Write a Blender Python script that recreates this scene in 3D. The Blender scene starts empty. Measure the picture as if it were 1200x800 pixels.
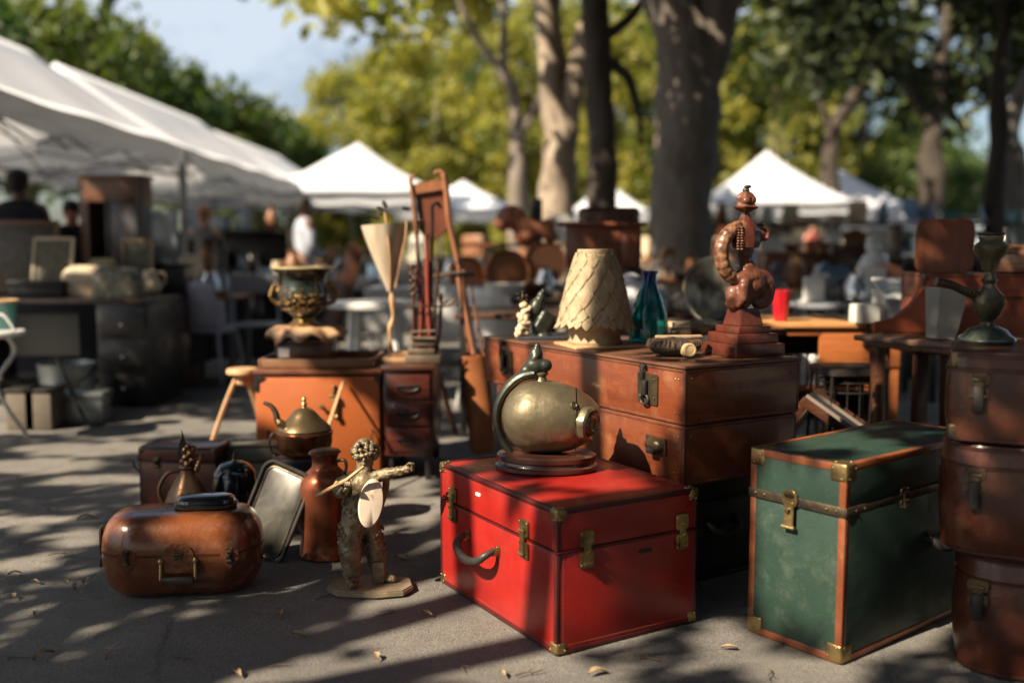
import bpy, bmesh, math, random
from mathutils import Vector, Matrix, noise
from math import sin, cos, pi, radians, sqrt
random.seed(7)
SC = bpy.context.scene
COL = SC.collection
F = 1167.0
CAMH = 1.1
PITCH = math.atan(110/F)
FW = Vector((0, cos(PITCH), -sin(PITCH))); UP = Vector((0, sin(PITCH), cos(PITCH)))
def ray(u, v): return Vector(((u-600)/F, 0, 0)) + FW - UP*((v-400)/F)
def G(u, v, z=0.0):
    d = ray(u, v); t = (z-CAMH)/d.z
    return Vector((0, 0, CAMH)) + d*t
def D(u, v, y):
    d = ray(u, v); return Vector((0, 0, CAMH)) + d*(y/d.y)

# ---------------------------------------------------------------- materials
MATS = {}
def mat(name, col, rough=.6, metal=0.0, var=None, vs=6.0, amt=1.0, bump=0.0, bs=60.0, stretch=(1, 1, 1),
        coat=0.0, trans=0.0, ior=1.45, wear=None, ws=3.0, wlo=.58, whi=.68, spec=.5, rvar=0.0, alpha=1.0, dist=0.0, sheen=0.0, scuff=None):
    if name in MATS: return MATS[name]
    m = bpy.data.materials.new(name); m.use_nodes = True; MATS[name] = m
    nt = m.node_tree; N = nt.nodes; L = nt.links
    b = N['Principled BSDF']
    b.inputs['Base Color'].default_value = (*col, 1); b.inputs['Roughness'].default_value = rough
    b.inputs['Metallic'].default_value = metal; b.inputs['Specular IOR Level'].default_value = spec
    b.inputs['Coat Weight'].default_value = coat; b.inputs['Coat Roughness'].default_value = .12
    b.inputs['Transmission Weight'].default_value = trans; b.inputs['IOR'].default_value = ior
    b.inputs['Sheen Weight'].default_value = sheen
    tc = N.new('ShaderNodeTexCoord'); mp = N.new('ShaderNodeMapping'); mp.inputs['Scale'].default_value = stretch
    L.new(tc.outputs['Object'], mp.inputs['Vector'])
    cur = None
    if var:
        n = N.new('ShaderNodeTexNoise'); n.inputs['Scale'].default_value = vs; n.inputs['Detail'].default_value = 6
        n.inputs['Roughness'].default_value = .6; n.inputs['Distortion'].default_value = dist
        L.new(mp.outputs[0], n.inputs['Vector'])
        r = N.new('ShaderNodeValToRGB'); r.color_ramp.elements[0].position = .34; r.color_ramp.elements[1].position = .66
        r.color_ramp.elements[0].color = (*col, 1); r.color_ramp.elements[1].color = (*[c*(1-amt)+d*amt for c, d in zip(col, var)], 1)
        L.new(n.outputs['Fac'], r.inputs['Fac']); cur = r.outputs['Color']
    if wear:
        n2 = N.new('ShaderNodeTexNoise'); n2.inputs['Scale'].default_value = ws; n2.inputs['Detail'].default_value = 8; n2.inputs['Roughness'].default_value = .7
        L.new(tc.outputs['Object'], n2.inputs['Vector'])
        r2 = N.new('ShaderNodeValToRGB'); r2.color_ramp.elements[0].position = wlo; r2.color_ramp.elements[1].position = whi
        L.new(n2.outputs['Fac'], r2.inputs['Fac'])
        mx = N.new('ShaderNodeMix'); mx.data_type = 'RGBA'
        L.new(r2.outputs['Color'], mx.inputs['Factor'])
        if cur: L.new(cur, mx.inputs[6])
        else: mx.inputs[6].default_value = (*col, 1)
        mx.inputs[7].default_value = (*wear, 1); cur = mx.outputs[2]
    if scuff:
        for (sc_, st_, lo_s, hi_s, am) in ((34, (1, 1, 6), .60, .70, .55), (26, (6, 1, 1), .62, .70, .5), (7, (1, 1, 1), .52, .74, .5)):
            ms = N.new('ShaderNodeMapping'); ms.inputs['Scale'].default_value = st_; ms.inputs['Rotation'].default_value = (.3, .5, .2); L.new(tc.outputs['Object'], ms.inputs['Vector'])
            ns = N.new('ShaderNodeTexNoise'); ns.inputs['Scale'].default_value = sc_; ns.inputs['Detail'].default_value = 9; ns.inputs['Roughness'].default_value = .78; L.new(ms.outputs[0], ns.inputs['Vector'])
            rs = N.new('ShaderNodeMapRange'); rs.inputs[1].default_value = lo_s; rs.inputs[2].default_value = hi_s; rs.inputs[4].default_value = am; L.new(ns.outputs['Fac'], rs.inputs[0])
            m3 = N.new('ShaderNodeMix'); m3.data_type = 'RGBA'; L.new(rs.outputs[0], m3.inputs[0])
            if cur: L.new(cur, m3.inputs[6])
            else: m3.inputs[6].default_value = (*col, 1)
            m3.inputs[7].default_value = (*scuff, 1); cur = m3.outputs[2]
    if cur: L.new(cur, b.inputs['Base Color'])
    if rvar:
        n3 = N.new('ShaderNodeTexNoise'); n3.inputs['Scale'].default_value = 9; n3.inputs['Detail'].default_value = 5
        L.new(tc.outputs['Object'], n3.inputs['Vector'])
        mr = N.new('ShaderNodeMapRange'); mr.inputs[3].default_value = max(.03, rough-rvar); mr.inputs[4].default_value = min(1, rough+rvar)
        mr.inputs[1].default_value = .3; mr.inputs[2].default_value = .7
        L.new(n3.outputs['Fac'], mr.inputs[0]); L.new(mr.outputs[0], b.inputs['Roughness'])
    if bump:
        nb = N.new('ShaderNodeTexNoise'); nb.inputs['Scale'].default_value = bs; nb.inputs['Detail'].default_value = 4
        L.new(mp.outputs[0], nb.inputs['Vector'])
        bp = N.new('ShaderNodeBump'); bp.inputs['Strength'].default_value = bump; bp.inputs['Distance'].default_value = .004
        L.new(nb.outputs['Fac'], bp.inputs['Height']); L.new(bp.outputs[0], b.inputs['Normal'])
    return m

# ---------------------------------------------------------------- mesh helpers
def xf(loc=(0, 0, 0), rot=(0, 0, 0), sc=(1, 1, 1)):
    from mathutils import Euler
    return Matrix.Translation(loc) @ Euler(rot).to_matrix().to_4x4() @ Matrix.Diagonal((*sc, 1))
def BM(): return bmesh.new()
def box(bm, c, s, bev=0.0, rot=(0, 0, 0), seg=2):
    t = bmesh.new()
    bmesh.ops.create_cube(t, size=1, matrix=Matrix.Diagonal((*s, 1)))
    if bev: bmesh.ops.bevel(t, geom=t.edges[:], offset=min(bev, min(s)*.45), segments=seg, affect='EDGES', profile=.5)
    bmesh.ops.transform(t, matrix=xf(c, rot), verts=t.verts)
    merge(bm, t); return bm
def merge(bm, t, M=None):
    if M is not None: bmesh.ops.transform(t, matrix=M, verts=t.verts)
    me = bpy.data.meshes.new('tmp'); t.to_mesh(me); t.free(); bm.from_mesh(me); bpy.data.meshes.remove(me)
def lathe(bm, prof, seg=32, M=None, caps=True, fn=None):
    t = bmesh.new(); rings = []
    for r, z in prof:
        rr = []
        for k in range(seg):
            a = 2*pi*k/seg; q = r*(fn(a, z) if fn else 1)
            rr.append(t.verts.new((q*cos(a), q*sin(a), z)))
        rings.append(rr)
    for a, b in zip(rings, rings[1:]):
        for k in range(seg): t.faces.new((a[k], a[(k+1) % seg], b[(k+1) % seg], b[k]))
    if caps:
        t.faces.new(rings[0][::-1]); t.faces.new(rings[-1])
    bmesh.ops.remove_doubles(t, verts=t.verts, dist=1e-5)
    bmesh.ops.recalc_face_normals(t, faces=t.faces)
    merge(bm, t, M); return bm
def ell(bm, c, r, rot=(0, 0, 0), u=20, v=12):
    t = bmesh.new(); bmesh.ops.create_uvsphere(t, u_segments=u, v_segments=v, radius=1)
    merge(bm, t, xf(c, rot, r)); return bm
def tube(bm, pts, rad, seg=10, cap=True, flat=1.0):
    pts = [Vector(p) for p in pts]; n = len(pts)
    if not hasattr(rad, '__len__'): rad = [rad]*n
    elif len(rad) != n:
        R0 = list(rad); k = len(R0)-1
        rad = [R0[min(int(i*k/(n-1)), k-1)]*(1-(i*k/(n-1)-min(int(i*k/(n-1)), k-1))) + R0[min(int(i*k/(n-1)), k-1)+1]*(i*k/(n-1)-min(int(i*k/(n-1)), k-1)) for i in range(n)]
    t = bmesh.new(); rings = []; ref = Vector((0, 0, 1))
    tan0 = (pts[1]-pts[0]).normalized()
    if abs(tan0.dot(ref)) > .9: ref = Vector((1, 0, 0))
    nrm = (ref - tan0*ref.dot(tan0)).normalized()
    for i, p in enumerate(pts):
        tan = (pts[min(i+1, n-1)] - pts[max(i-1, 0)]).normalized()
        nrm = (nrm - tan*nrm.dot(tan)).normalized(); bn = tan.cross(nrm)
        rings.append([t.verts.new(p + (nrm*cos(2*pi*k/seg)*flat + bn*sin(2*pi*k/seg))*rad[i]) for k in range(seg)])
    for a, b in zip(rings, rings[1:]):
        for k in range(seg): t.faces.new((a[k], a[(k+1) % seg], b[(k+1) % seg], b[k]))
    if cap: t.faces.new(rings[0][::-1]); t.faces.new(rings[-1])
    bmesh.ops.recalc_face_normals(t, faces=t.faces)
    merge(bm, t); return bm
def smooth_path(pts, k=6):
    pts = [Vector(p) for p in pts]; out = []
    P = [pts[0]] + pts + [pts[-1]]
    for i in range(1, len(P)-2):
        a, b, c, d = P[i-1:i+3]
        for j in range(k):
            t = j/k
            out.append(.5*((2*b) + (c-a)*t + (2*a-5*b+4*c-d)*t*t + (3*b-a-3*c+d)*t**3))
    out.append(pts[-1]); return out
def rrect(w, d, r, k=6):
    r = min(r, w/2-1e-4, d/2-1e-4); out = []
    for cx, cy, a0 in ((w/2-r, d/2-r, 0), (-w/2+r, d/2-r, 90), (-w/2+r, -d/2+r, 180), (w/2-r, -d/2+r, 270)):
        for j in range(k+1):
            a = radians(a0+90*j/k); out.append((cx+r*cos(a), cy+r*sin(a)))
    return out
def rsolid(bm, w, d, r, prof, k=6, M=None, caps=(True, True)):
    """stack of rounded rectangles; prof = [(inset, z)]"""
    t = bmesh.new(); rings = []
    for ins, z in prof:
        rings.append([t.verts.new((x, y, z)) for x, y in rrect(w-2*ins, d-2*ins, max(r-ins, .002), k)])
    n = len(rings[0])
    for a, b in zip(rings, rings[1:]):
        for i in range(n): t.faces.new((a[i], a[(i+1) % n], b[(i+1) % n], b[i]))
    if caps[0]: t.faces.new(rings[0][::-1])
    if caps[1]: t.faces.new(rings[-1])
    bmesh.ops.recalc_face_normals(t, faces=t.faces)
    merge(bm, t, M); return bm
def prism(bm, outline, th, M=None, bev=0.0):
    """outline in xy, extruded th along z centred"""
    t = bmesh.new()
    f = t.faces.new([t.verts.new((x, y, -th/2)) for x, y in outline])
    e = bmesh.ops.extrude_face_region(t, geom=[f])
    bmesh.ops.translate(t, verts=[v for v in e['geom'] if isinstance(v, bmesh.types.BMVert)], vec=(0, 0, th))
    bmesh.ops.recalc_face_normals(t, faces=t.faces)
    if bev: bmesh.ops.bevel(t, geom=[q for q in t.edges if abs(q.verts[0].co.z-q.verts[1].co.z) < 1e-6], offset=bev, segments=2, affect='EDGES')
    merge(bm, t, M); return bm
def FR(p, n, up=(0, 0, 1)):
    """frame: local z -> n, local y -> up"""
    n = Vector(n).normalized(); y = Vector(up); y = (y-n*y.dot(n)).normalized(); x = y.cross(n)
    M = Matrix((x, y, n)).transposed().to_4x4(); M.translation = Vector(p); return M
SMOOTH_ANGLE = radians(38)
def obj(name, bm, m, parent=None, smooth=True, mods=None):
    me = bpy.data.meshes.new(name)
    if isinstance(bm, bmesh.types.BMesh):
        if smooth:
            for f in bm.faces: f.smooth = True
            for e in bm.edges:
                if len(e.link_faces) == 2 and e.calc_face_angle(0) > SMOOTH_ANGLE: e.smooth = False
        bm.to_mesh(me); bm.free()
    o = bpy.data.objects.new(name, me); COL.objects.link(o)
    if isinstance(m, (list, tuple)):
        for q in m: me.materials.append(q)
    else: me.materials.append(m)
    if parent: o.parent = parent
    return o
def thing(name, label, cat, loc=(0, 0, 0), rotz=0.0, group=None):
    o = bpy.data.objects.new(name, None); COL.objects.link(o); o.empty_display_size = .05
    o.location = loc; o.rotation_euler = (0, 0, rotz); o['label'] = label; o['category'] = cat
    if group: o['group'] = group
    return o
def tag(o, label, cat, loc=None, rotz=None, group=None):
    o['label'] = label; o['category'] = cat
    if group: o['group'] = group
    if loc is not None: o.location = loc
    if rotz is not None: o.rotation_euler = (0, 0, rotz)
    return o
def struct(o, kind='structure'): o['kind'] = kind; return o
def dup(root, loc, rotz, label=None, group=None, scale=None):
    r = root.copy(); COL.objects.link(r); r.location = loc; r.rotation_euler = (root.rotation_euler[0], root.rotation_euler[1], rotz)
    if scale: r.scale = scale if hasattr(scale, '__len__') else (scale,)*3
    if label: r['label'] = label
    if group: r['group'] = group
    for ch in list(root.children):
        c = ch.copy(); COL.objects.link(c); c.parent = r
        for g in ch.children:
            d = g.copy(); COL.objects.link(d); d.parent = c
    return r
def fast_mesh(name, verts, faces, m, parent=None, smooth=False):
    me = bpy.data.meshes.new(name); me.from_pydata(verts, [], faces); me.materials.append(m)
    if smooth: me.polygons.foreach_set('use_smooth', [True]*len(me.polygons))
    o = bpy.data.objects.new(name, me); COL.objects.link(o)
    if parent: o.parent = parent
    return o
def add_mod_remesh(o, vox, sm=4):
    r = o.modifiers.new('r', 'REMESH'); r.mode = 'VOXEL'; r.voxel_size = vox; r.use_smooth_shade = True
    s = o.modifiers.new('s', 'SMOOTH'); s.iterations = sm; s.factor = .5
def skin_body(name, joints, edges, m, parent, sub=2, root=0):
    """joints: [(x,y,z,r) or (x,y,z,(rx,ry))]"""
    me = bpy.data.meshes.new(name); me.from_pydata([j[:3] for j in joints], edges, []); me.materials.append(m)
    o = bpy.data.objects.new(name, me); COL.objects.link(o); o.parent = parent
    md = o.modifiers.new('skin', 'SKIN'); md.use_smooth_shade = True; md.branch_smoothing = .6
    sk = me.skin_vertices[0].data
    for i, j in enumerate(joints):
        r = j[3]; sk[i].radius = r if hasattr(r, '__len__') else (r, r)
        sk[i].use_root = (i == root)
    sb = o.modifiers.new('sub', 'SUBSURF'); sb.levels = sub; sb.render_levels = sub
    return o

# palette -------------------------------------------------------------
brass = mat('brass_aged', (.42, .30, .13), .38, .9, (.16, .12, .06), 14, bump=.25, bs=90, rvar=.14)
brass_dark = mat('brass_dark', (.16, .12, .07), .45, .85, (.05, .045, .04), 18, bump=.3, bs=80, rvar=.12)
iron = mat('iron_black', (.02, .02, .022), .45, .6, (.05, .045, .04), 12, bump=.2, bs=80)
blackw = mat('black_paint', (.012, .012, .014), .35, 0, (.03, .028, .028), 8, bump=.1, bs=40, rvar=.1)
darkwood = mat('dark_wood', (.035, .014, .008), .38, 0, (.075, .028, .014), 10, stretch=(1, 8, 8), bump=.15, bs=30, coat=.2, rvar=.1)
redwood = mat('red_wood', (.26, .055, .018), .42, 0, (.13, .028, .012), 9, stretch=(1, 9, 9), bump=.15, bs=30, coat=.25, rvar=.12)
orangewood = mat('orange_wood', (.48, .16, .04), .45, 0, (.32, .09, .025), 6, stretch=(1, 8, 8), bump=.1, bs=30, rvar=.1)
palewood = mat('pale_wood', (.52, .33, .18), .6, 0, (.40, .23, .11), 12, stretch=(6, 6, 1), bump=.15, bs=40)
copper = mat('copper_old', (.36, .13, .06), .34, .85, (.14, .05, .03), 9, bump=.15, bs=30, wear=(.10, .07, .05), ws=7, rvar=.12)
white = mat('white_paint', (.72, .72, .72), .5, 0, (.62, .63, .64), 4, bump=.05)
cream = mat('cream_cloth', (.62, .55, .42), .8, 0, (.5, .44, .32), 7, bump=.2, bs=120)
black_leather = mat('black_leather', (.016, .014, .013), .42, 0, (.035, .03, .026), 12, bump=.35, bs=160, rvar=.1)
# ================================================================ camera, light, world
cam = bpy.data.cameras.new('camera'); co = bpy.data.objects.new('camera', cam); COL.objects.link(co)
cam.lens = 35; cam.sensor_width = 36; cam.clip_end = 2000; cam.clip_start = .05
co.location = (0, 0, CAMH); co.rotation_euler = (pi/2-PITCH, 0, 0)
cam.dof.use_dof = True; cam.dof.focus_distance = 3.1; cam.dof.aperture_fstop = 1.02; cam.dof.aperture_blades = 0
SC.camera = co
SUN = Vector((-.68, -.50, .74)).normalized()
EL = math.asin(SUN.z); AZ = math.atan2(SUN.x, SUN.y)
w = bpy.data.worlds.new('World'); SC.world = w; w.use_nodes = True
nt = w.node_tree; bg = nt.nodes['Background']; sky = nt.nodes.new('ShaderNodeTexSky')
sky.sky_type = 'NISHITA'; sky.sun_disc = False; sky.sun_elevation = EL; sky.sun_rotation = AZ
sky.air_density = 1.0; sky.dust_density = 2.0; sky.ozone_density = 1.2
tcw = nt.nodes.new('ShaderNodeTexCoord'); mpw = nt.nodes.new('ShaderNodeMapping'); mpw.inputs['Scale'].default_value = (1, 1, 2.2); mpw.inputs['Location'].default_value = (3.1, .4, .2)
nw = nt.nodes.new('ShaderNodeTexNoise'); nw.inputs['Scale'].default_value = 2.6; nw.inputs['Detail'].default_value = 9; nw.inputs['Roughness'].default_value = .62
rw_ = nt.nodes.new('ShaderNodeValToRGB'); rw_.color_ramp.elements[0].position = .50; rw_.color_ramp.elements[1].position = .62
mw = nt.nodes.new('ShaderNodeMix'); mw.data_type = 'RGBA'; mw.inputs[7].default_value = (5.2, 5.9, 6.8, 1)
nt.links.new(tcw.outputs['Generated'], mpw.inputs[0]); nt.links.new(mpw.outputs[0], nw.inputs['Vector']); nt.links.new(nw.outputs[0], rw_.inputs[0]); nt.links.new(rw_.outputs[0], mw.inputs[0]); nt.links.new(sky.outputs[0], mw.inputs[6]); nt.links.new(mw.outputs[2], bg.inputs[0]); bg.inputs[1].default_value = .05
sl = bpy.data.lights.new('sun', 'SUN'); so = bpy.data.objects.new('sun', sl); COL.objects.link(so)
sl.energy = 5.0; sl.angle = radians(.5); sl.color = (1, .83, .62)
so.rotation_euler = SUN.to_track_quat('Z', 'Y').to_euler()
SC.view_settings.view_transform = 'Standard'; SC.view_settings.look = 'None'; SC.view_settings.exposure = 1.42; SC.view_settings.gamma = 1
SC.view_settings.use_curve_mapping = False
SC.cycles.use_denoising = True; SC.cycles.max_bounces = 7; SC.cycles.transparent_max_bounces = 8
SC.cycles.sample_clamp_indirect = 6; SC.cycles.caustics_reflective = False; SC.cycles.caustics_refractive = False

# ================================================================ ground
def ground_mat():
    m = bpy.data.materials.new('asphalt_ground'); m.use_nodes = True; nt = m.node_tree; N = nt.nodes; L = nt.links; b = N['Principled BSDF']
    tc = N.new('ShaderNodeTexCoord')
    def noi(s, d=6, r=.6):
        n = N.new('ShaderNodeTexNoise'); n.inputs['Scale'].default_value = s; n.inputs['Detail'].default_value = d; n.inputs['Roughness'].default_value = r
        L.new(tc.outputs['Object'], n.inputs['Vector']); return n
    def ramp(src, stops):
        r = N.new('ShaderNodeValToRGB'); e = r.color_ramp.elements
        while len(e) < len(stops): e.new(.5)
        for q, (p, c) in zip(e, stops): q.position = p; q.color = (*c, 1) if len(c) == 3 else c
        L.new(src, r.inputs[0]); return r.outputs[0]
    def mix(f, a, b_, mode='MIX'):
        x = N.new('ShaderNodeMix'); x.data_type = 'RGBA'; x.blend_type = mode
        if isinstance(f, float): x.inputs[0].default_value = f
        else: L.new(f, x.inputs[0])
        for i, q in ((6, a), (7, b_)):
            if isinstance(q, tuple): x.inputs[i].default_value = (*q, 1)
            else: L.new(q, x.inputs[i])
        return x.outputs[2]
    big = ramp(noi(.9, 8, .65).outputs[0], [(.35, (.115, .113, .109)), (.55, (.185, .178, .165)), (.7, (.26, .248, .225))])
    grain = ramp(noi(260, 3, .7).outputs[0], [(.38, (.45, .45, .45)), (.62, (1.35, 1.33, 1.3))])
    c = mix(1.0, big, grain, 'MULTIPLY')
    v = N.new('ShaderNodeTexVoronoi'); v.inputs['Scale'].default_value = 95; L.new(tc.outputs['Object'], v.inputs['Vector'])
    peb = ramp(v.outputs['Distance'], [(.12, (1, 1, 1)), (.22, (0, 0, 0))])
    c = mix(mix(1.0, peb, ramp(noi(30).outputs[0], [(.5, (0, 0, 0)), (.62, (.7, .7, .7))]), 'MULTIPLY'), c, (.36, .34, .30))
    stain = ramp(noi(2.3, 7, .7).outputs[0], [(.58, (0, 0, 0)), (.72, (.55, .55, .55))])
    c = mix(stain, c, (.075, .072, .068))
    wn_ = N.new('ShaderNodeMix'); wn_.data_type = 'RGBA'; wn_.inputs[0].default_value = .12; L.new(tc.outputs['Object'], wn_.inputs[6]); L.new(noi(1.6, 5).outputs['Color'], wn_.inputs[7])
    vc = N.new('ShaderNodeTexVoronoi'); vc.feature = 'DISTANCE_TO_EDGE'; vc.inputs['Scale'].default_value = .8; L.new(wn_.outputs[2], vc.inputs['Vector'])
    ck = ramp(vc.outputs['Distance'], [(.0, (.75, .75, .75)), (.009, (0, 0, 0))])
    c = mix(mix(1.0, ck, ramp(noi(1.1, 3).outputs[0], [(.45, (0, 0, 0)), (.6, (1, 1, 1))]), 'MULTIPLY'), c, (.04, .038, .035))
    c = mix(ramp(noi(9, 8, .75).outputs[0], [(.50, (0, 0, 0)), (.70, (.5, .5, .5))]), c, (.11, .105, .095))
    L.new(c, b.inputs['Base Color']); b.inputs['Roughness'].default_value = .88
    h = N.new('ShaderNodeMath'); h.operation = 'ADD'; L.new(noi(140, 5, .75).outputs[0], h.inputs[0]); L.new(noi(14, 5, .6).outputs[0], h.inputs[1])
    bp = N.new('ShaderNodeBump'); bp.inputs['Strength'].default_value = .85; bp.inputs['Distance'].default_value = .006
    L.new(h.outputs[0], bp.inputs['Height']); L.new(bp.outputs[0], b.inputs['Normal'])
    return m
bm = BM()
nx = 90
xs = [-3.5+7*i/nx for i in range(nx+1)]; ys = [1+7*i/nx for i in range(nx+1)]
vg = [[bm.verts.new((x, y, 0 if i in (0, nx) or j in (0, nx) else .006*noise.noise(Vector((x*1.7, y*1.7, 0)))-.003)) for j, y in enumerate(ys)] for i, x in enumerate(xs)]
for i in range(nx):
    for j in range(nx): bm.faces.new((vg[i][j], vg[i+1][j], vg[i+1][j+1], vg[i][j+1]))
def quad(a, b, c, d): bm.faces.new([bm.verts.new((x, y, 0)) for x, y in (a, b, c, d)])
R_ = 320
quad((-R_, -R_), (R_, -R_), (R_, 1), (-R_, 1)); quad((-R_, 8), (R_, 8), (R_, R_*2), (-R_, R_*2)); quad((-R_, 1), (-3.5, 1), (-3.5, 8), (-R_, 8)); quad((3.5, 1), (R_, 1), (R_, 8), (3.5, 8))
struct(obj('ground', bm, ground_mat()))

# dry leaves
leafm = mat('dry_leaf', (.34, .26, .15), .7, 0, (.20, .13, .065), 20, bump=.2)
def leaf_mesh():
    bm = BM(); n = 8; L_, R2 = [], []
    for i in range(n+1):
        t = i/n; wd = .011*sin(pi*min(1, t*.95+.03))**.8; z = .010*sin(pi*t)+.002; y = (t-.5)*.062; bx = .006*sin(3*t)
        L_.append(bm.verts.new((bx-wd, y, z+.006))); R2.append((bm.verts.new((bx, y, z)), bm.verts.new((bx+wd, y, z+.007))))
    for i in range(n):
        bm.faces.new((L_[i], R2[i][0], R2[i+1][0], L_[i+1])); bm.faces.new((R2[i][0], R2[i][1], R2[i+1][1], R2[i+1][0]))
    tube(bm, [(.0, -.031, .002), (.002, -.045, .003)], .0012, 5)
    return bm
lf = tag(obj('fallen_leaf', leaf_mesh(), leafm), 'dry curled leaf lying on the asphalt', 'leaf', group='fallen leaves on the asphalt')
LP = [(17, 673), (42, 682), (80, 683), (88, 690), (99, 682), (40, 720), (51, 770), (14, 700), (470, 656), (280, 790), (22, 560), (150, 538), (196, 470), (100, 608), (60, 600),
      (500, 720), (590, 790), (440, 770), (350, 745), (700, 790), (465, 628), (490, 600), (30, 640), (330, 720), (855, 760), (128, 770)]
for i, (u, v) in enumerate(LP):
    o = lf if i == 0 else lf.copy()
    if i: COL.objects.link(o)
    o.location = G(u, v, .001); o.rotation_euler = (0, 0, random.uniform(0, 6.3)); s = random.uniform(.6, 1.1); o.scale = (s, s, s)

twm = mat('twig_bark', (.10, .07, .045), .8)
for i, (u, v) in enumerate([(215, 770), (380, 700), (70, 650), (540, 780), (300, 720), (900, 790), (450, 720), (130, 600), (20, 770), (620, 790), (240, 640), (485, 665), (760, 770), (330, 780)]):
    if i == 0:
        b = BM(); tube(b, smooth_path([(-.04, 0, .003), (-.01, .008, .004), (.02, .002, .003), (.045, .01, .003)], 4), [.002, .0022, .0018, .001], 6); tube(b, [(.0, .006, .004), (.015, .022, .003)], .0012, 5)
        tw_ = tag(obj('twig', b, twm), 'thin broken twig lying on the asphalt', 'twig', group='twigs on the asphalt'); o = tw_
    else: o = tw_.copy(); COL.objects.link(o)
    o.location = G(u, v, .001); o.rotation_euler = (0, 0, random.uniform(0, 6.3)); q = random.uniform(.5, 1.2); o.scale = (q, q, q)
# ================================================================ hardware
def plate(bm, w, h, t, r=.004):
    prism(bm, rrect(w, h, r, 4), t, Matrix.Translation((0, 0, t/2)), bev=min(.0012, t*.3))
def part(name, bm, m, parent, M=None, **k):
    if M is not None: bmesh.ops.transform(bm, matrix=M, verts=bm.verts)
    return obj(name, bm, m, parent, **k)
def latch(parent, M, w=.036, h=.075, m=None, label=None):
    m = m or brass
    b = BM()
    for y0, hh in ((h*.27, h*.42), (-h*.27, h*.42)):
        prism(b, [(x, y+y0) for x, y in rrect(w, hh, .009, 4)], .004, Matrix.Translation((0, 0, .002)), bev=.001)
        for sx in (-1, 1): ell(b, (sx*w*.38, y0+hh*.32*(1 if y0 > 0 else -1), .0045), (.0032, .0032, .002), u=8, v=6)
    p = part('latch', b, m, parent, M)
    b = BM()
    prism(b, [(-w*.2, -h*.36), (w*.2, -h*.36), (w*.23, h*.1), (w*.17, h*.30), (-w*.17, h*.30), (-w*.23, h*.1)], .007, Matrix.Translation((0, 0, .0065)), bev=.0015)
    tube(b, [(-w*.3, -h*.36, .010), (w*.3, -h*.36, .010)], .005, 8); tube(b, [(-w*.3, h*.22, .009), (w*.3, h*.22, .009)], .0042, 8)
    tube(b, smooth_path([(-w*.16, -h*.1, .011), (0, -h*.02, .017), (w*.16, -h*.1, .011)], 4), .0022, 6)
    part('hasp', b, m, p, M)
    return p
def carry_handle(parent, M, w=.13, m=black_leather, mm=None, out=.035, drop=.03):
    mm = mm or brass
    b = BM(); pts = smooth_path([(-w/2, .005, .012), (-w*.47, -drop*.3, out*.8), (-w*.3, -drop*.9, out), (0, -drop*1.15, out*1.06), (w*.3, -drop*.9, out), (w*.47, -drop*.3, out*.8), (w/2, .005, .012)], 5)
    n = len(pts); tube(b, pts, [.0092+.0042*sin(pi*i/(n-1)) for i in range(n)], 10)
    p = part('handle', b, m, parent, M)
    for sx in (-1, 1):
        b = BM(); plate(b, .026, .034, .003, .008)
        tube(b, [(-.011, 0, .009), (.011, 0, .009)], .0065, 10); box(b, (0, -.003, .012), (.017, .018, .02), .004)
        for a in (-1, 1): ell(b, (0, a*.012, .004), (.003, .003, .002), u=8, v=6)
        bmesh.ops.transform(b, matrix=Matrix.Translation((sx*w/2, 0, 0)), verts=b.verts)
        part('handle_mount', b, mm, p, M)
    return p
def corner_cap(parent, c, sg, s=.034, m=None, pr=.0025, name='corner_cap'):
    b = BM(); c = Vector(c); sg = Vector(sg)
    box(b, c-sg*(s/2-pr), (s, s, s), .008, seg=3)
    for ax in range(3):
        for q in (-1, 1):
            p = c-sg*(s*.5); p[ax] = c[ax]+sg[ax]*pr; o2 = (ax+1) % 3; o3 = (ax+2) % 3
            p[o2] += q*s*.26*sg[o2]; p[o3] += -q*s*.26*sg[o3]
            r = [.0034]*3; r[ax] = .0022; ell(b, p, r, u=8, v=6)
    return part(name, b, m or brass, parent)
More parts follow.
